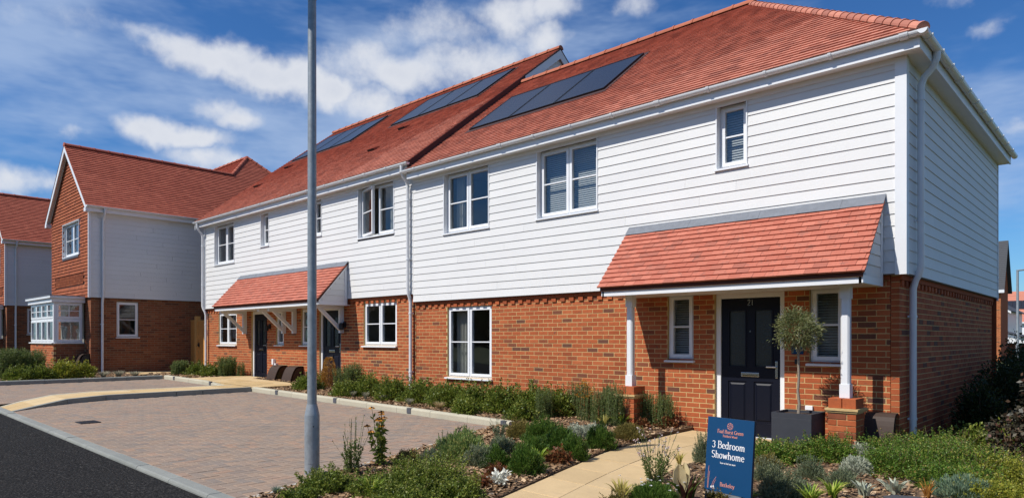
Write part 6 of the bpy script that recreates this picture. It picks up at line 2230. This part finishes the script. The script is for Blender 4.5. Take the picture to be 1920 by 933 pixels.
def plant(kind, x, y, w_, h, label):
    z = ground_z(x) + (.055 if (y > -1.75 and x < -2.86) or x < -17.6 else (.02 if x < -1.2 else .008))
    parts = []      # (name, quads, rnd, material)
    nm, cat = 'shrub', 'shrub'
    if kind in ('leafy', 'leafy_fine', 'leafy_yellow'):
        L, W = {'leafy': (.060, .026), 'leafy_fine': (.060, .024), 'leafy_yellow': (.070, .032)}[kind]
        h *= .88
        V, r_ = gen_dome(w_ * 1.12, h * .92, L, W, 2.3, .45, .5)
        n = int(26 * w_ / .6)       # young shoots above the outline
        p, st = stalks(n, w_ * 1.1, h * 1.28, .005, 3, .45, .6)
        q, d = on_stalks(p, 18, .45)
        D = unit(d * .6 + rng.normal(0, .6, q.shape))
        V2 = leaf_quads(q, D, L * .85, W)
        parts = [('foliage', np.concatenate([V, V2]), np.concatenate([r_, rng.uniform(.3, .9, len(V2))]), 'leaf_yellow' if kind == 'leafy_yellow' else 'leaf_green'), ('stems', st, None, 'stem_brown')]
        nm = 'leafy_shrub'
    elif kind in ('rosemary', 'orange_flower'):
        V, r_, st, p = gen_upright(w_, h, L=.034 if w_ < .5 else .05, W=.0075 if w_ < .5 else .012)
        parts = [('foliage', V, r_, 'leaf_rosemary'), ('stems', st, None, 'stem_green')]
        nm, cat = 'rosemary_bush', 'herb'
        if kind == 'orange_flower':
            tips = p[rng.random(len(p)) < .55][:, -1]
            tips = np.repeat(tips, 6, 0) + rng.normal(0, .012, (len(tips) * 6, 3))
            parts.append(('flowers', leaf_quads(tips, unit(rng.normal(0, 1, tips.shape) + [0, 0, .5]), .022, .016), rng.random(len(tips)), 'petal_orange'))
    elif kind == 'cone':
        w_, h = w_ * 1.3, h * 1.04
        n = 6500
        t_ = 1 - np.sqrt(rng.random(n))
        t_ = np.where(rng.random(n) < .07, rng.uniform(.9, 1.0, n), t_)
        ph = rng.uniform(0, 6.283, n)
        rad = w_ / 2 * (1 - t_ * .62) * rng.uniform(.78, 1.0, n) * np.where(t_ > .93, .7, 1)
        P = np.stack([rad * np.cos(ph), rad * np.sin(ph), .02 + t_ * (h - .03)], 1)
        D = unit(np.stack([np.cos(ph), np.sin(ph), np.full(n, .8)], 1) + rng.normal(0, .45, (n, 3)))
        parts = [('foliage', leaf_quads(P, D, .030, .014), rng.random(n), 'leaf_conifer_brown')]
        st_p = np.array([[[0, 0, 0], [0, 0, h * .6]]])
        parts.append(('stems', strip(st_p, np.array([[.03, .01]])), None, 'stem_brown'))
        nm, cat = 'clipped_conifer', 'conifer'
    elif kind in ('fescue', 'fescue_dry', 'fescue_blue'):
        V, r_ = blades(int(170 + 200 * w_), w_, h, .004 if w_ < .3 else .007, 4, .1, .9)
        parts = [('foliage', V, r_, {'fescue': 'leaf_fescue', 'fescue_dry': 'leaf_straw', 'fescue_blue': 'leaf_blue' if w_ < .3 else 'leaf_fescue'}[kind])]
        nm, cat = 'grass_tuft', 'grass tuft'
    elif kind.startswith('strap'):
        V, r_ = blades(46 if w_ > .25 else 30, w_ * 1.05, h * 1.05, .020 if kind != 'strap_orange' else .012, 6, .10, 1.15)
        parts = [('foliage', V, r_, {'strap': 'leaf_strap', 'strap_pale': 'leaf_straw_yellow', 'strap_orange': 'leaf_orange'}[kind])]
        nm, cat = 'strap_leaved_plant', 'plant'
    elif kind == 'heuchera':
        V, r_ = gen_dome(w_, h, .042, .036, 2.4, .2, .5, .5)
        parts = [('foliage', V, r_, 'leaf_red')]
        nm, cat = 'bronze_leaved_plant', 'plant'
    elif kind in ('groundcover', 'ground_leafy', 'ground_yellow'):
        big = kind != 'groundcover'
        w_ *= 1.22 if big else 1.05
        V, r_ = gen_dome(w_ * 1.2, h * .74, .028, .014, 2.4, .42, .55, .7)
        n = int(60 * w_ / .5)
        p, st = stalks(n, w_ * 1.3, h * 1.08, .003, 3, .5, .7)
        q, d = on_stalks(p, 30, .3)
        V2 = leaf_quads(q, unit(d * .5 + rng.normal(0, .7, q.shape)), .024, .012)
        parts = [('foliage', np.concatenate([V, V2]), np.concatenate([r_, rng.uniform(.2, .95, len(V2))]), 'leaf_yellow' if kind == 'ground_yellow' else ('leaf_bright' if big else 'leaf_green')), ('stems', st, None, 'stem_brown')]
        nm, cat = 'ground_cover_plant', 'ground cover'
    elif kind in ('mound', 'mound_olive', 'mound_grey', 'mound_pale', 'mound_fine', 'mound_teal', 'silver_mound'):
        L, W = {'mound_pale': (.040, .010), 'silver_mound': (.034, .009), 'mound_teal': (.045, .009), 'mound_fine': (.050, .006)}.get(kind, (.036, .008))
        n = area_n(w_, h, L, W, 2.6)
        P, N = dome_points(n, w_ * 1.05, h * .92, .5)
        D = unit(N * .9 + np.array([0, 0, .75]) + rng.normal(0, .38, (n, 3)))
        V = leaf_quads(P - D * L * .3, D, L * rng.uniform(.7, 1.25, n), W, 0)
        mt = {'mound': 'leaf_dark', 'mound_olive': 'leaf_olive', 'mound_grey': 'leaf_grey', 'mound_pale': 'leaf_pale', 'mound_fine': 'leaf_dark', 'mound_teal': 'leaf_teal', 'silver_mound': 'leaf_silver'}[kind]
        parts = [('foliage', V, rng.random(n), mt)]
        nm, cat = 'mounded_shrub', 'shrub'
        if kind == 'mound_fine':
            c = np.stack([rng.normal(0, w_ * .25, 16), rng.normal(0, w_ * .2, 16), h * rng.uniform(.9, 1.25, 16)], 1)
            a = np.tile(np.linspace(0, 6.283, 7)[:-1], 16); c = np.repeat(c, 6, 0)
            D = np.stack([np.cos(a), np.sin(a), np.full(len(a), .25)], 1)
            parts.append(('flowers', leaf_quads(c, unit(D), .015, .013), rng.random(len(c)), 'petal_white'))
    elif kind == 'lavender':
        V, r_ = gen_dome(w_ * .9, h * .62, .036, .007, 2.2, .4, .9, .4)
        p, st = stalks(int(90 * w_ / .35), w_ * 1.05, h, .0028, 3, .42, .5)
        q, d = on_stalks(p, 14, .82)
        V2 = leaf_quads(q, unit(d + rng.normal(0, .5, q.shape)), .012, .007)
        parts = [('foliage', np.concatenate([V, V2]), np.concatenate([r_, rng.uniform(.5, 1, len(V2))]), 'leaf_grey'), ('stems', st, None, 'stem_green')]
        nm, cat = 'lavender_bush', 'herb'
    elif kind == 'silver_leaf':
        n = 34
        p, st = stalks(n, w_, h, .004, 3, .45, .2)
        q, d = on_stalks(p, 5, .35)
        V = leaf_quads(q, unit(d + rng.normal(0, .5, q.shape)), .065, .024)
        parts = [('foliage', V, rng.random(len(q)), 'leaf_white'), ('stems', st, None, 'leaf_white')]
        nm, cat = 'silver_leaved_plant', 'plant'
    elif kind == 'stachys':
        V, r_ = blades(34, w_ * 1.15, h * 1.1, .036, 5, .15, 1.0)
        parts = [('foliage', V, r_, 'leaf_silver')]
        nm, cat = 'woolly_rosette', 'plant'
    elif kind == 'cordyline':
        V, r_ = blades(30, w_ * 1.1, h * 1.05, .040, 6, .08, .8)
        parts = [('foliage', V, r_, 'leaf_purple')]
        a = rng.uniform(0, 6.283, 5)
        pp = np.stack([np.stack([-.04 + .05 * np.cos(a) * t_, .05 * np.sin(a) * t_ - .03, h * 1.2 * t_ + 0 * a], 1) for t_ in (0, .3, .6, .85, 1.0)], 1)
        parts.append(('pale_leaves', strip(pp, np.tile(np.array([[.014, .07, .125, .10, .006]]), (5, 1))), rng.random(20), 'leaf_cream'))
        nm, cat = 'rosette_plant', 'plant'
    elif kind in ('stems', 'stems_small', 'stems_brown', 'gaura'):
        n = {'stems': 16, 'stems_small': 12, 'stems_brown': 22, 'gaura': 34}[kind]
        p, st = stalks(n, w_ * 1.15, h * 1.18, .0046, 4, .5, .3)
        q, d = on_stalks(p, 54 if kind != 'gaura' else 26, .0, .58)
        V = leaf_quads(q, unit(d + rng.normal(0, .55, q.shape)), .042, .013)
        q2, d2 = on_stalks(p, 9, .75)
        V2 = leaf_quads(q2, unit(d2 + rng.normal(0, .7, q2.shape)), .014, .008)
        mt = {'stems': 'leaf_rosemary', 'stems_small': 'leaf_grey', 'stems_brown': 'leaf_olive', 'gaura': 'leaf_rosemary'}[kind]
        parts = [('foliage', np.concatenate([V, V2]), rng.random(len(V) + len(V2)), mt), ('stems', st, None, 'stem_green' if kind != 'stems_brown' else 'stem_brown')]
        if kind in ('gaura', 'stems'):
            tip = p[rng.random(n) < (.7 if kind == 'gaura' else .3)][:, -1]
            tip = np.concatenate([tip, q2[::7]]) if kind == 'gaura' else tip
            c = np.repeat(tip, 4, 0)
            parts.append(('flowers', leaf_quads(c, unit(rng.normal(0, 1, c.shape)), .017, .013), rng.random(len(c)), 'petal_pink'))
        nm, cat = 'stalky_plant', 'plant'
    elif kind == 'rudbeckia':
        n = 12
        p, st = stalks(n, w_ * 1.1, h, .007, 4, .42, .3)
        p[:, :, 2] *= (h * 1.12 * rng.uniform(.6, 1.0, n) / p[:, -1, 2])[:, None]
        st = strip(p, np.full((n, 5), .007))
        q, d = on_stalks(p, 24, .05, .85)
        V = leaf_quads(q, unit(d * .6 + rng.normal(0, .6, q.shape)), .082 * rng.uniform(.6, 1.1, len(q)), .032)
        tips = p[:, -1]
        a = np.tile(np.linspace(0, 6.283, 13)[:-1], n)
        c = np.repeat(tips, 12, 0)
        D = unit(np.stack([np.cos(a), np.sin(a), np.full(len(a), -.18)], 1) + rng.normal(0, .08, (len(a), 3)))
        parts = [('foliage', V, rng.random(len(q)), 'leaf_green'), ('stems', st, None, 'stem_green'), ('petals', leaf_quads(c, D, .044, .018, .1), rng.random(len(c)), 'petal_orange')]
        mb = MB()
        for tx in tips: mb.lathe((tx[0], tx[1], tx[2] - .004), [(.006, 0), (.011, .006), (.009, .014), (.003, .018)], 8)
        parts.append(('flower_centres', mb, None, 'flower_eye'))
        nm, cat = 'daisy_plant', 'flower'
    grp = {'leafy_shrub': 'leafy green shrubs', 'rosemary_bush': 'upright rosemary bushes', 'grass_tuft': 'grass tufts', 'mounded_shrub': 'mounded shrubs', 'ground_cover_plant': 'spreading ground cover plants',
           'lavender_bush': 'lavender bushes', 'bronze_leaved_plant': 'red-brown leafy plants', 'strap_leaved_plant': 'strap-leaved clumps', 'stalky_plant': 'thin-stalked plants', 'woolly_rosette': 'woolly silver rosettes'}.get(nm)
    loc = (x, y, z)
    if len(parts) == 1:
        n_, V, r_, mt = parts[0]
        o = link_mesh(nm, quads_mesh(nm, V, r_), MAT[mt])
        o.location = loc
        tag(o, label, cat, grp)
        return o
    root = empty(nm, loc, label, cat, grp)
    for n_, V, r_, mt in parts:
        me = V.mesh(n_) if isinstance(V, MB) else quads_mesh(n_, V, r_)
        o = bpy.data.objects.new(n_, me); col.objects.link(o); me.materials.append(MAT[mt]); o.parent = root
        o['kind'] = 'stuff'
    return root


PLANTS = [
    ('leafy', -12.47, -0.94, 0.64, 0.41, 'low dark green bush just right of the meter boxes'),
    ('cone', -12.54, -0.32, 0.4, 0.74, 'browning cone-clipped conifer in front of the nearer navy door'),
    ('rosemary', -11.72, -0.5, 0.46, 0.51, 'wispy upright herb right of the brown conifer'),
    ('rosemary', -11.19, -0.53, 0.52, 0.59, 'taller wispy upright herb left of the white downpipe'),
    ('leafy', -10.54, -1.15, 0.61, 0.35, 'small green bush at the foot of the wispy herbs'),
    ('leafy', -10.21, -0.77, 0.7, 0.49, "green bush under the pair's right ground floor window, left one"),
    ('leafy', -9.24, -0.88, 0.71, 0.49, "green bush under the pair's right ground floor window, right one"),
    ('leafy', -8.45, -0.77, 0.75, 0.47, 'green bush at the foot of the middle white downpipe'),
    ('leafy', -7.56, -0.79, 0.76, 0.49, 'glossy green bush left below the wide ground floor window'),
    ('leafy', -6.76, -0.83, 0.73, 0.51, 'glossy green bush below the middle of the wide ground floor window'),
    ('leafy', -6.09, -0.81, 0.72, 0.53, 'glossy green bush right of the wide ground floor window'),
    ('leafy', -5.54, -0.65, 0.72, 0.54, 'glossy green bush against bare brick wall, middle of the row'),
    ('leafy', -5.15, -0.44, 0.57, 0.51, 'glossy green bush next to the upright rosemary row'),
    ('fescue', -10.14, -1.23, 0.18, 0.15, 'tiny pale grass tuft by the kerb, furthest left'),
    ('fescue', -9.68, -1.22, 0.19, 0.16, 'tiny pale grass tuft by the kerb, second from the left'),
    ('fescue', -9.2, -1.16, 0.22, 0.14, 'small blue-grey grass tuft by the kerb, third from the left'),
    ('fescue', -8.13, -1.3, 0.23, 0.15, 'small blue-grey grass tuft on the mulch, fourth from the left'),
    ('fescue_dry', -7.22, -1.34, 0.29, 0.16, 'dry straw-coloured grass tuft on the mulch by the kerb'),
    ('rosemary', -4.94, -0.21, 0.37, 0.51, 'upright rosemary, leftmost of the row by the porch'),
    ('orange_flower', -4.4, -0.64, 0.35, 0.57, 'upright rosemary dotted with orange flowers left of the porch'),
    ('rosemary', -4.06, -0.73, 0.37, 0.49, 'upright rosemary third in the row by the porch'),
    ('rosemary', -4.0, -0.5, 0.39, 0.6, 'tall upright rosemary left of the porch pillar'),
    ('rosemary', -3.75, -0.75, 0.43, 0.55, 'tall upright rosemary hiding the left porch pillar'),
    ('rosemary', -3.45, -0.32, 0.3, 0.42, 'upright rosemary just right of the left porch pillar'),
    ('rosemary', -3.2, -0.25, 0.45, 0.46, 'upright rosemary under the narrow porch window'),
    ('rosemary', -3.54, -0.43, 0.37, 0.48, 'upright rosemary in front of the left porch pillar base'),
    ('strap', -3.65, -0.72, 0.46, 0.21, 'bright green strap-leaved clump below the rosemary row'),
    ('strap_pale', -3.8, -0.98, 0.23, 0.2, 'pale yellowing strap-leaved clump below the rosemary row'),
    ('heuchera', -3.15, -0.27, 0.36, 0.21, 'red-brown low plant at the foot of the porch rosemary'),
    ('heuchera', -3.33, -0.63, 0.24, 0.16, 'small red-brown low plant by the bright strap leaves'),
    ('groundcover', -3.21, -6.14, 0.41, 0.23, 'low green mat around the foot of the lamp post'),
    ('stems', -3.69, -5.55, 0.35, 0.52, 'sparse grey-green plant with tall thin flower stalks by the lamp post'),
    ('rudbeckia', -3.79, -5.09, 0.37, 0.57, 'tall plant with orange daisy flowers in the corner bed'),
    ('groundcover', -2.81, -5.84, 0.48, 0.21, 'low green mat below the orange daisies'),
    ('groundcover', -2.58, -5.49, 0.65, 0.36, 'large sprawling green mat in front of the corner bed'),
    ('groundcover', -2.2, -5.48, 0.42, 0.24, 'sprawling green mat at the bottom edge of the corner bed'),
    ('mound_olive', -3.71, -4.83, 0.27, 0.15, 'small olive mound left edge of the corner bed'),
    ('mound_grey', -3.53, -4.65, 0.27, 0.16, 'small grey-green mound next to the olive one'),
    ('mound_pale', -3.42, -4.26, 0.56, 0.36, 'wide pale green mound in the corner bed'),
    ('mound_grey', -3.07, -4.34, 0.34, 0.23, 'grey-green mound right of the wide pale green mound'),
    ('mound', -2.88, -4.27, 0.32, 0.23, 'dark green mound near the middle of the corner bed'),
    ('mound_olive', -4.07, -2.57, 0.38, 0.25, 'olive-brown mound at the end of the cream kerb'),
    ('stems_small', -4.07, -2.97, 0.29, 0.33, 'thin stalky plant at the end of the cream kerb'),
    ('mound_grey', -3.4, -3.65, 0.33, 0.22, 'grey-green mound behind the dark green mounds'),
    ('mound', -3.56, -2.69, 0.49, 0.34, 'broad dark green mound, back row of the corner bed'),
    ('mound', -2.95, -3.07, 0.4, 0.34, 'dark green mound right of the broad one, back row'),
    ('mound', -2.45, -4.27, 0.36, 0.3, 'dark green mound nearest the silver plant'),
    ('mound', -2.95, -3.58, 0.37, 0.26, 'dark green mound in the centre of the corner bed'),
    ('mound', -2.61, -3.27, 0.35, 0.28, 'dark green mound beside the flagged path'),
    ('mound', -2.81, -2.46, 0.36, 0.32, 'dark green mound beside the flagged path, further back'),
    ('silver_mound', -3.49, -2.08, 0.29, 0.21, 'silvery mound in the back row, left of two'),
    ('silver_mound', -3.38, -1.83, 0.33, 0.21, 'silvery mound in the back row, right of two'),
    ('heuchera', -2.55, -4.6, 0.25, 0.14, 'red-brown leafy plant left of the silver plant'),
    ('heuchera', -2.58, -3.57, 0.32, 0.18, 'red-brown leafy plant between dark green mounds'),
    ('heuchera', -2.37, -4.97, 0.18, 0.1, 'small red-brown plant at the front of the corner bed'),
    ('silver_leaf', -2.25, -4.84, 0.28, 0.13, 'white silver-leaved plant on bare mulch by the path'),
    ('fescue_blue', -3.37, -6.54, 0.12, 0.09, 'blue-green grass tuft at the front corner of the paving'),
    ('strap', -2.72, -5.98, 0.33, 0.19, 'grassy green clump at the bottom below the daisies'),
    ('mound_olive', -2.94, -1.61, 0.41, 0.2, 'thin brownish clump near the start of the flagged path'),
    ('gaura', -1.31, -3.63, 0.51, 0.47, 'airy plant with thin stalks and small pink-white flowers over the path'),
    ('mound_fine', -0.89, -4.33, 0.48, 0.17, 'fine green tuft with small white flowers at the bottom edge'),
    ('strap_pale', -1.09, -4.53, 0.28, 0.21, 'yellowing strap-leaved clump at the bottom edge'),
    ('strap_pale', -1.5, -2.79, 0.2, 0.18, 'pale yellowish plant left of the sign'),
    ('cordyline', -0.67, -4.16, 0.46, 0.3, 'purple and green rosette with pale yellow leaves beside the sign'),
    ('stems_brown', -1.03, -4.71, 0.27, 0.14, 'brown spiky seed heads at the bottom edge'),
    ('lavender', -1.46, -2.32, 0.27, 0.38, 'grey lavender partly behind the sign'),
    ('ground_leafy', -0.97, -1.6, 0.48, 0.28, 'bright green low bush right of the sign in front of the door'),
    ('ground_leafy', -0.79, -1.32, 0.38, 0.22, 'green low bush in front of the planter'),
    ('lavender', -0.56, -2.69, 0.38, 0.26, 'grey-green lavender right of the sign'),
    ('lavender', -0.18, -3.38, 0.43, 0.29, 'grey-green lavender at the bottom right of the sign'),
    ('lavender', -0.29, -2.26, 0.36, 0.24, 'blue-grey lavender in the middle of the right bed'),
    ('ground_leafy', -0.52, -1.04, 0.47, 0.34, 'green bush at the foot of the right porch pillar'),
    ('silver_mound', -0.23, -0.83, 0.35, 0.2, 'silver mound in front of the porch pillar, upper'),
    ('silver_mound', -0.02, -1.67, 0.31, 0.19, 'silver mound in front of the porch pillar, lower'),
    ('mound_grey', 0.06, -2.37, 0.27, 0.16, 'grey-green mound left of the woolly rosettes'),
    ('strap', 0.09, -3.34, 0.33, 0.17, 'thin green grassy clump at the bottom edge of the right bed'),
    ('stachys', 0.37, -2.77, 0.21, 0.15, 'woolly silver rosette, left of two'),
    ('stachys', 0.53, -2.43, 0.24, 0.14, 'woolly silver rosette, right of two'),
    ('strap_orange', 0.8, -2.45, 0.19, 0.2, 'orange dried strap clump between the silver plants'),
    ('mound_teal', 1.06, -2.12, 0.54, 0.2, 'blue-green spiky mat at the bottom right'),
    ('mound_grey', 0.59, -1.64, 0.22, 0.12, 'small grey-green tuft above the orange clump'),
    ('ground_leafy', -0.03, -0.52, 0.54, 0.33, 'green spreading bush beside the meter box'),
    ('ground_leafy', 0.33, -1.31, 0.63, 0.36, 'wide green spreading shrub in the right bed, left part'),
    ('ground_leafy', 0.59, -0.88, 0.7, 0.37, 'wide green spreading shrub in the right bed, middle part'),
    ('ground_leafy', 0.97, -0.96, 0.67, 0.37, 'wide green spreading shrub in the right bed, right part'),
    ('ground_yellow', 1.27, -1.22, 0.53, 0.37, 'yellow-green spreading shrub at the right edge'),
    ('ground_leafy', 0.31, 0.14, 0.72, 0.34, 'green spreading shrub below the side downpipe'),
    ('ground_leafy', 0.89, -1.75, 0.57, 0.29, 'green spreading shrub above the blue-green mat'),
    ('ground_yellow', 1.31, -2.09, 0.52, 0.24, 'yellow-green spreading shrub in the bottom right corner'),
    ('ground_leafy', 0.34, -0.62, 0.55, 0.31, 'green spreading shrub between the pillar and the side downpipe'),
    ('strap', -0.31, -3.8, 0.28, 0.16, 'grassy green clump in front of the sign block'),
    ('mound_grey', -0.11, -3.17, 0.29, 0.17, 'grey-green mound at the bottom edge right of the sign'),
    ('strap', 0.16, -2.99, 0.29, 0.18, 'loose green grass clump left of the woolly rosettes'),
    ('mound_olive', -0.84, -2.02, 0.26, 0.14, 'small olive tuft beside the sign edge'),
    ('stems_brown', -0.48, -3.97, 0.23, 0.13, 'dry brown stalks in front of the sign block'),
    ('strap', -2.69, -3.78, 0.26, 0.2, 'green strap-leaved clump among the dark mounds'),
    ('mound_pale', -3.77, -3.83, 0.39, 0.22, 'pale green mound at the back of the wide one'),
    ('stems_small', -4.02, -4.04, 0.26, 0.26, 'thin stalky plant at the paving edge'),
    ('groundcover', -3.07, -6.5, 0.27, 0.12, 'low green mat at the front tip of the corner bed'),
    ('groundcover', -2.37, -5.84, 0.55, 0.18, 'low green mat at the bottom edge under the sprawling one'),
    ('strap_pale', -2.79, -5.61, 0.23, 0.22, 'yellowing grass clump right of the daisies'),
    ('leafy', -6.33, -1.53, 0.46, 0.31, 'low green bush in front of the wide window row'),
    ('leafy', -5.21, -1.33, 0.49, 0.31, 'low green bush at the kerb end of the row'),
    ('rosemary', -5.12, -0.83, 0.36, 0.45, 'upright rosemary at the end of the glossy bushes'),
    ('rosemary', -19.6, -1.2, 0.56, 0.39, 'upright green bush left end of the bed by the gate'),
    ('leafy_fine', -19.05, -0.9, 0.6, 0.42, 'leafy green bush in front of the gate'),
    ('leafy_fine', -18.4, -0.75, 0.6, 0.4, 'leafy green bush at the far downpipe'),
    ('rosemary', -17.95, -0.45, 0.62, 0.53, 'upright green bush near the further navy door'),
    ('rosemary', -17.62, -0.2, 0.32, 0.41, 'small upright green bush nearest the further navy door'),
    ('fescue_dry', -18.0, -1.5, 0.26, 0.13, 'tiny dry grass tuft by the far kerb'),
    ('rosemary', -21.0, -5.2, 0.85, 0.73, 'upright green bush at the left edge of the picture'),
    ('rosemary', -20.9, -4.75, 0.8, 0.7, 'upright green bush in front of the bay brickwork'),
    ('leafy_fine', -19.75, -5.25, 0.7, 0.42, 'low leafy bush at the front of the bay bed, left'),
    ('leafy_fine', -19.75, -4.75, 0.7, 0.45, 'low leafy bush at the front of the bay bed, middle'),
    ('leafy_yellow', -19.8, -4.2, 0.66, 0.55, 'yellow-green leafy bush below the bay window'),
    ('leafy_yellow', -20.0, -3.7, 0.59, 0.47, 'yellow-green leafy bush in front of the bay meter box'),
    ('fescue_blue', -19.75, -3.25, 0.44, 0.2, 'grey grass tuft at the foot of the left house downpipe'),
    ('fescue_blue', -19.75, -2.85, 0.41, 0.21, 'grey grass tuft right of the left house downpipe'),
    ('fescue_blue', -19.65, -2.45, 0.42, 0.18, 'grey grass tuft at the end of the bay bed'),
]

for row in PLANTS:
    plant(*row)


def tree(nm, loc, label, cat, crown, mt, trunk, group=None, bark='bark_pale'):
    root = empty(nm, loc, label, cat, group)
    V, r_ = crown
    me = quads_mesh('crown', V, r_); me.materials.append(MAT[mt])
    o = bpy.data.objects.new('crown', me); col.objects.link(o); o.parent = root
    me = trunk.mesh('trunk', smooth=True); me.materials.append(MAT[bark])
    o = bpy.data.objects.new('trunk', me); col.objects.link(o); o.parent = root
    return root


def ball(n, rx, rz, cz, L, W, shell=.45, jit=.6, tufts=0, spread=.06):
    v = unit(rng.normal(size=(n, 3)))
    lump = 1 + .10 * np.cos(4 * v[:, 0] + 1) * np.cos(5 * v[:, 1]) + .08 * np.cos(7 * v[:, 2] + 2 * v[:, 0])
    r_ = (shell + (1 - shell) * rng.random(n) ** .5) * lump
    P = v * r_[:, None] * np.array([rx, rx, rz])
    if tufts:
        c = unit(rng.normal(size=(tufts, 3))); c = c * (.62 + .42 * rng.random((tufts, 1))) * np.array([rx, rx, rz])
        P = c[rng.integers(0, tufts, n)] + rng.normal(0, spread, (n, 3))
        v = unit(P / np.array([rx, rx, rz]))
    P[:, 2] += cz
    D = unit(v + rng.normal(0, jit, (n, 3)))
    return leaf_quads(P, D, L * rng.uniform(.6, 1.2, n), W * rng.uniform(.7, 1.2, n)), rng.random(n)


# clipped olive in the planter
tk = MB()
tk.tube([(0, 0, -.02), (.010, .005, .14), (-.006, .0, .30), (.004, .006, .46), (0, 0, .72), (.01, 0, 1.10)], [.022, .018, .0165, .0155, .014, .006], 10)
for k in range(9):
    a = k * 2.4
    z = .78 + .028 * k
    tk.tube([(0, 0, z), (.10 * math.cos(a), .10 * math.sin(a), z + .09), (.22 * math.cos(a), .22 * math.sin(a), z + .15 + .02 * (k % 3))], [.007, .005, .002], 6)
cr = ball(4600, .250, .245, 1.07, .048, .0120, tufts=150, spread=.040)
tree('olive_tree', (PXc, PYc, pz + .47), 'small clipped olive standard with round crown in the grey planter', 'tree', cr, 'leaf_olive_tree', tk)


def bush(nm, x, y, w_, h, mt, label, L, W, k=1.6, tufts=0, group=None):
    tk = MB()
    for i in range(7):
        a = i * 2.4
        tk.tube([(.04 * math.cos(a), .04 * math.sin(a), -.05), (w_ * .14 * math.cos(a), w_ * .14 * math.sin(a), h * .4), (w_ * .30 * math.cos(a), w_ * .30 * math.sin(a), h * .8)], [.016, .011, .004], 6)
    n = area_n(w_, h, L, W, k)
    if tufts: cr = ball(n, w_ / 2, h * .48, h * .52, L, W, tufts=tufts, spread=w_ * .07)
    else: cr = gen_dome(w_, h, L, W, k, .35, .25, .6)
    return tree(nm, (x, y, ground_z(x) - .01), label, 'shrub', cr, mt, tk, group, 'stem_brown')


bush('smoke_bush', 1.60, .62, .95, 1.16, 'leaf_smoke', 'dark purple-grey round-leaved shrub at the right edge', .060, .048, 1.6, 90)
bush('smoke_bush', 1.05, .70, .42, .58, 'leaf_smoke', 'small dark purple-grey shrub left of the larger one', .055, .045, 1.5, 40)
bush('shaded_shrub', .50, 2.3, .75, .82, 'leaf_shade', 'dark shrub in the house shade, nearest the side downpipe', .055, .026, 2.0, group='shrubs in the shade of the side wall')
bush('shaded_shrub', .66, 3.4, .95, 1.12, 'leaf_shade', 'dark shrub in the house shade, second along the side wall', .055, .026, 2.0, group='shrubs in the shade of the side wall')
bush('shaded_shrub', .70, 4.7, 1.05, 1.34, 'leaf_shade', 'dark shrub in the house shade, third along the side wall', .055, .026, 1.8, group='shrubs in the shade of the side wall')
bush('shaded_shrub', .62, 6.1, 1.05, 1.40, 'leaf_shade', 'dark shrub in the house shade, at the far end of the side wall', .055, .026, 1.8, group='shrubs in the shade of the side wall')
bush('shaded_shrub', 1.05, 1.55, .75, .42, 'leaf_green', 'low leafy bush in front of the shaded shrubs', .06, .03, 1.8, group='shrubs in the shade of the side wall')
bush('shaded_shrub', .55, 1.15, .62, .34, 'leaf_green', 'low leafy bush at the foot of the side wall near the downpipe', .06, .03, 1.8, group='shrubs in the shade of the side wall')
bush('garden_shrub', 3.0, 1.6, 1.3, 1.35, 'leaf_smoke', 'dark shrub beyond the right edge of the picture, nearer', .07, .05, 1.2, 90)  # added out of view to keep bounced light off the side wall
bush('garden_shrub', 2.7, 3.6, 1.7, 1.7, 'leaf_shade', 'dark shrub beyond the right edge of the picture, further', .07, .034, 1.2)  # second unseen shrub added to block light bounced at the wall
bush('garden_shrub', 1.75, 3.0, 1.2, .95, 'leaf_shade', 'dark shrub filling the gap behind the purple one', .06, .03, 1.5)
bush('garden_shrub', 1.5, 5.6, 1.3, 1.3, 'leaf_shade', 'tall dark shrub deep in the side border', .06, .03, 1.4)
bush('garden_shrub', 2.30, 8.2, 2.6, 1.30, 'leaf_green', 'broad sunlit green shrub behind the purple one', .075, .034, 1.0)
bush('garden_shrub', 1.15, 9.3, 1.6, 1.42, 'leaf_green', 'sunlit green shrub behind the rear corner of the end house', .075, .034, 1.0)
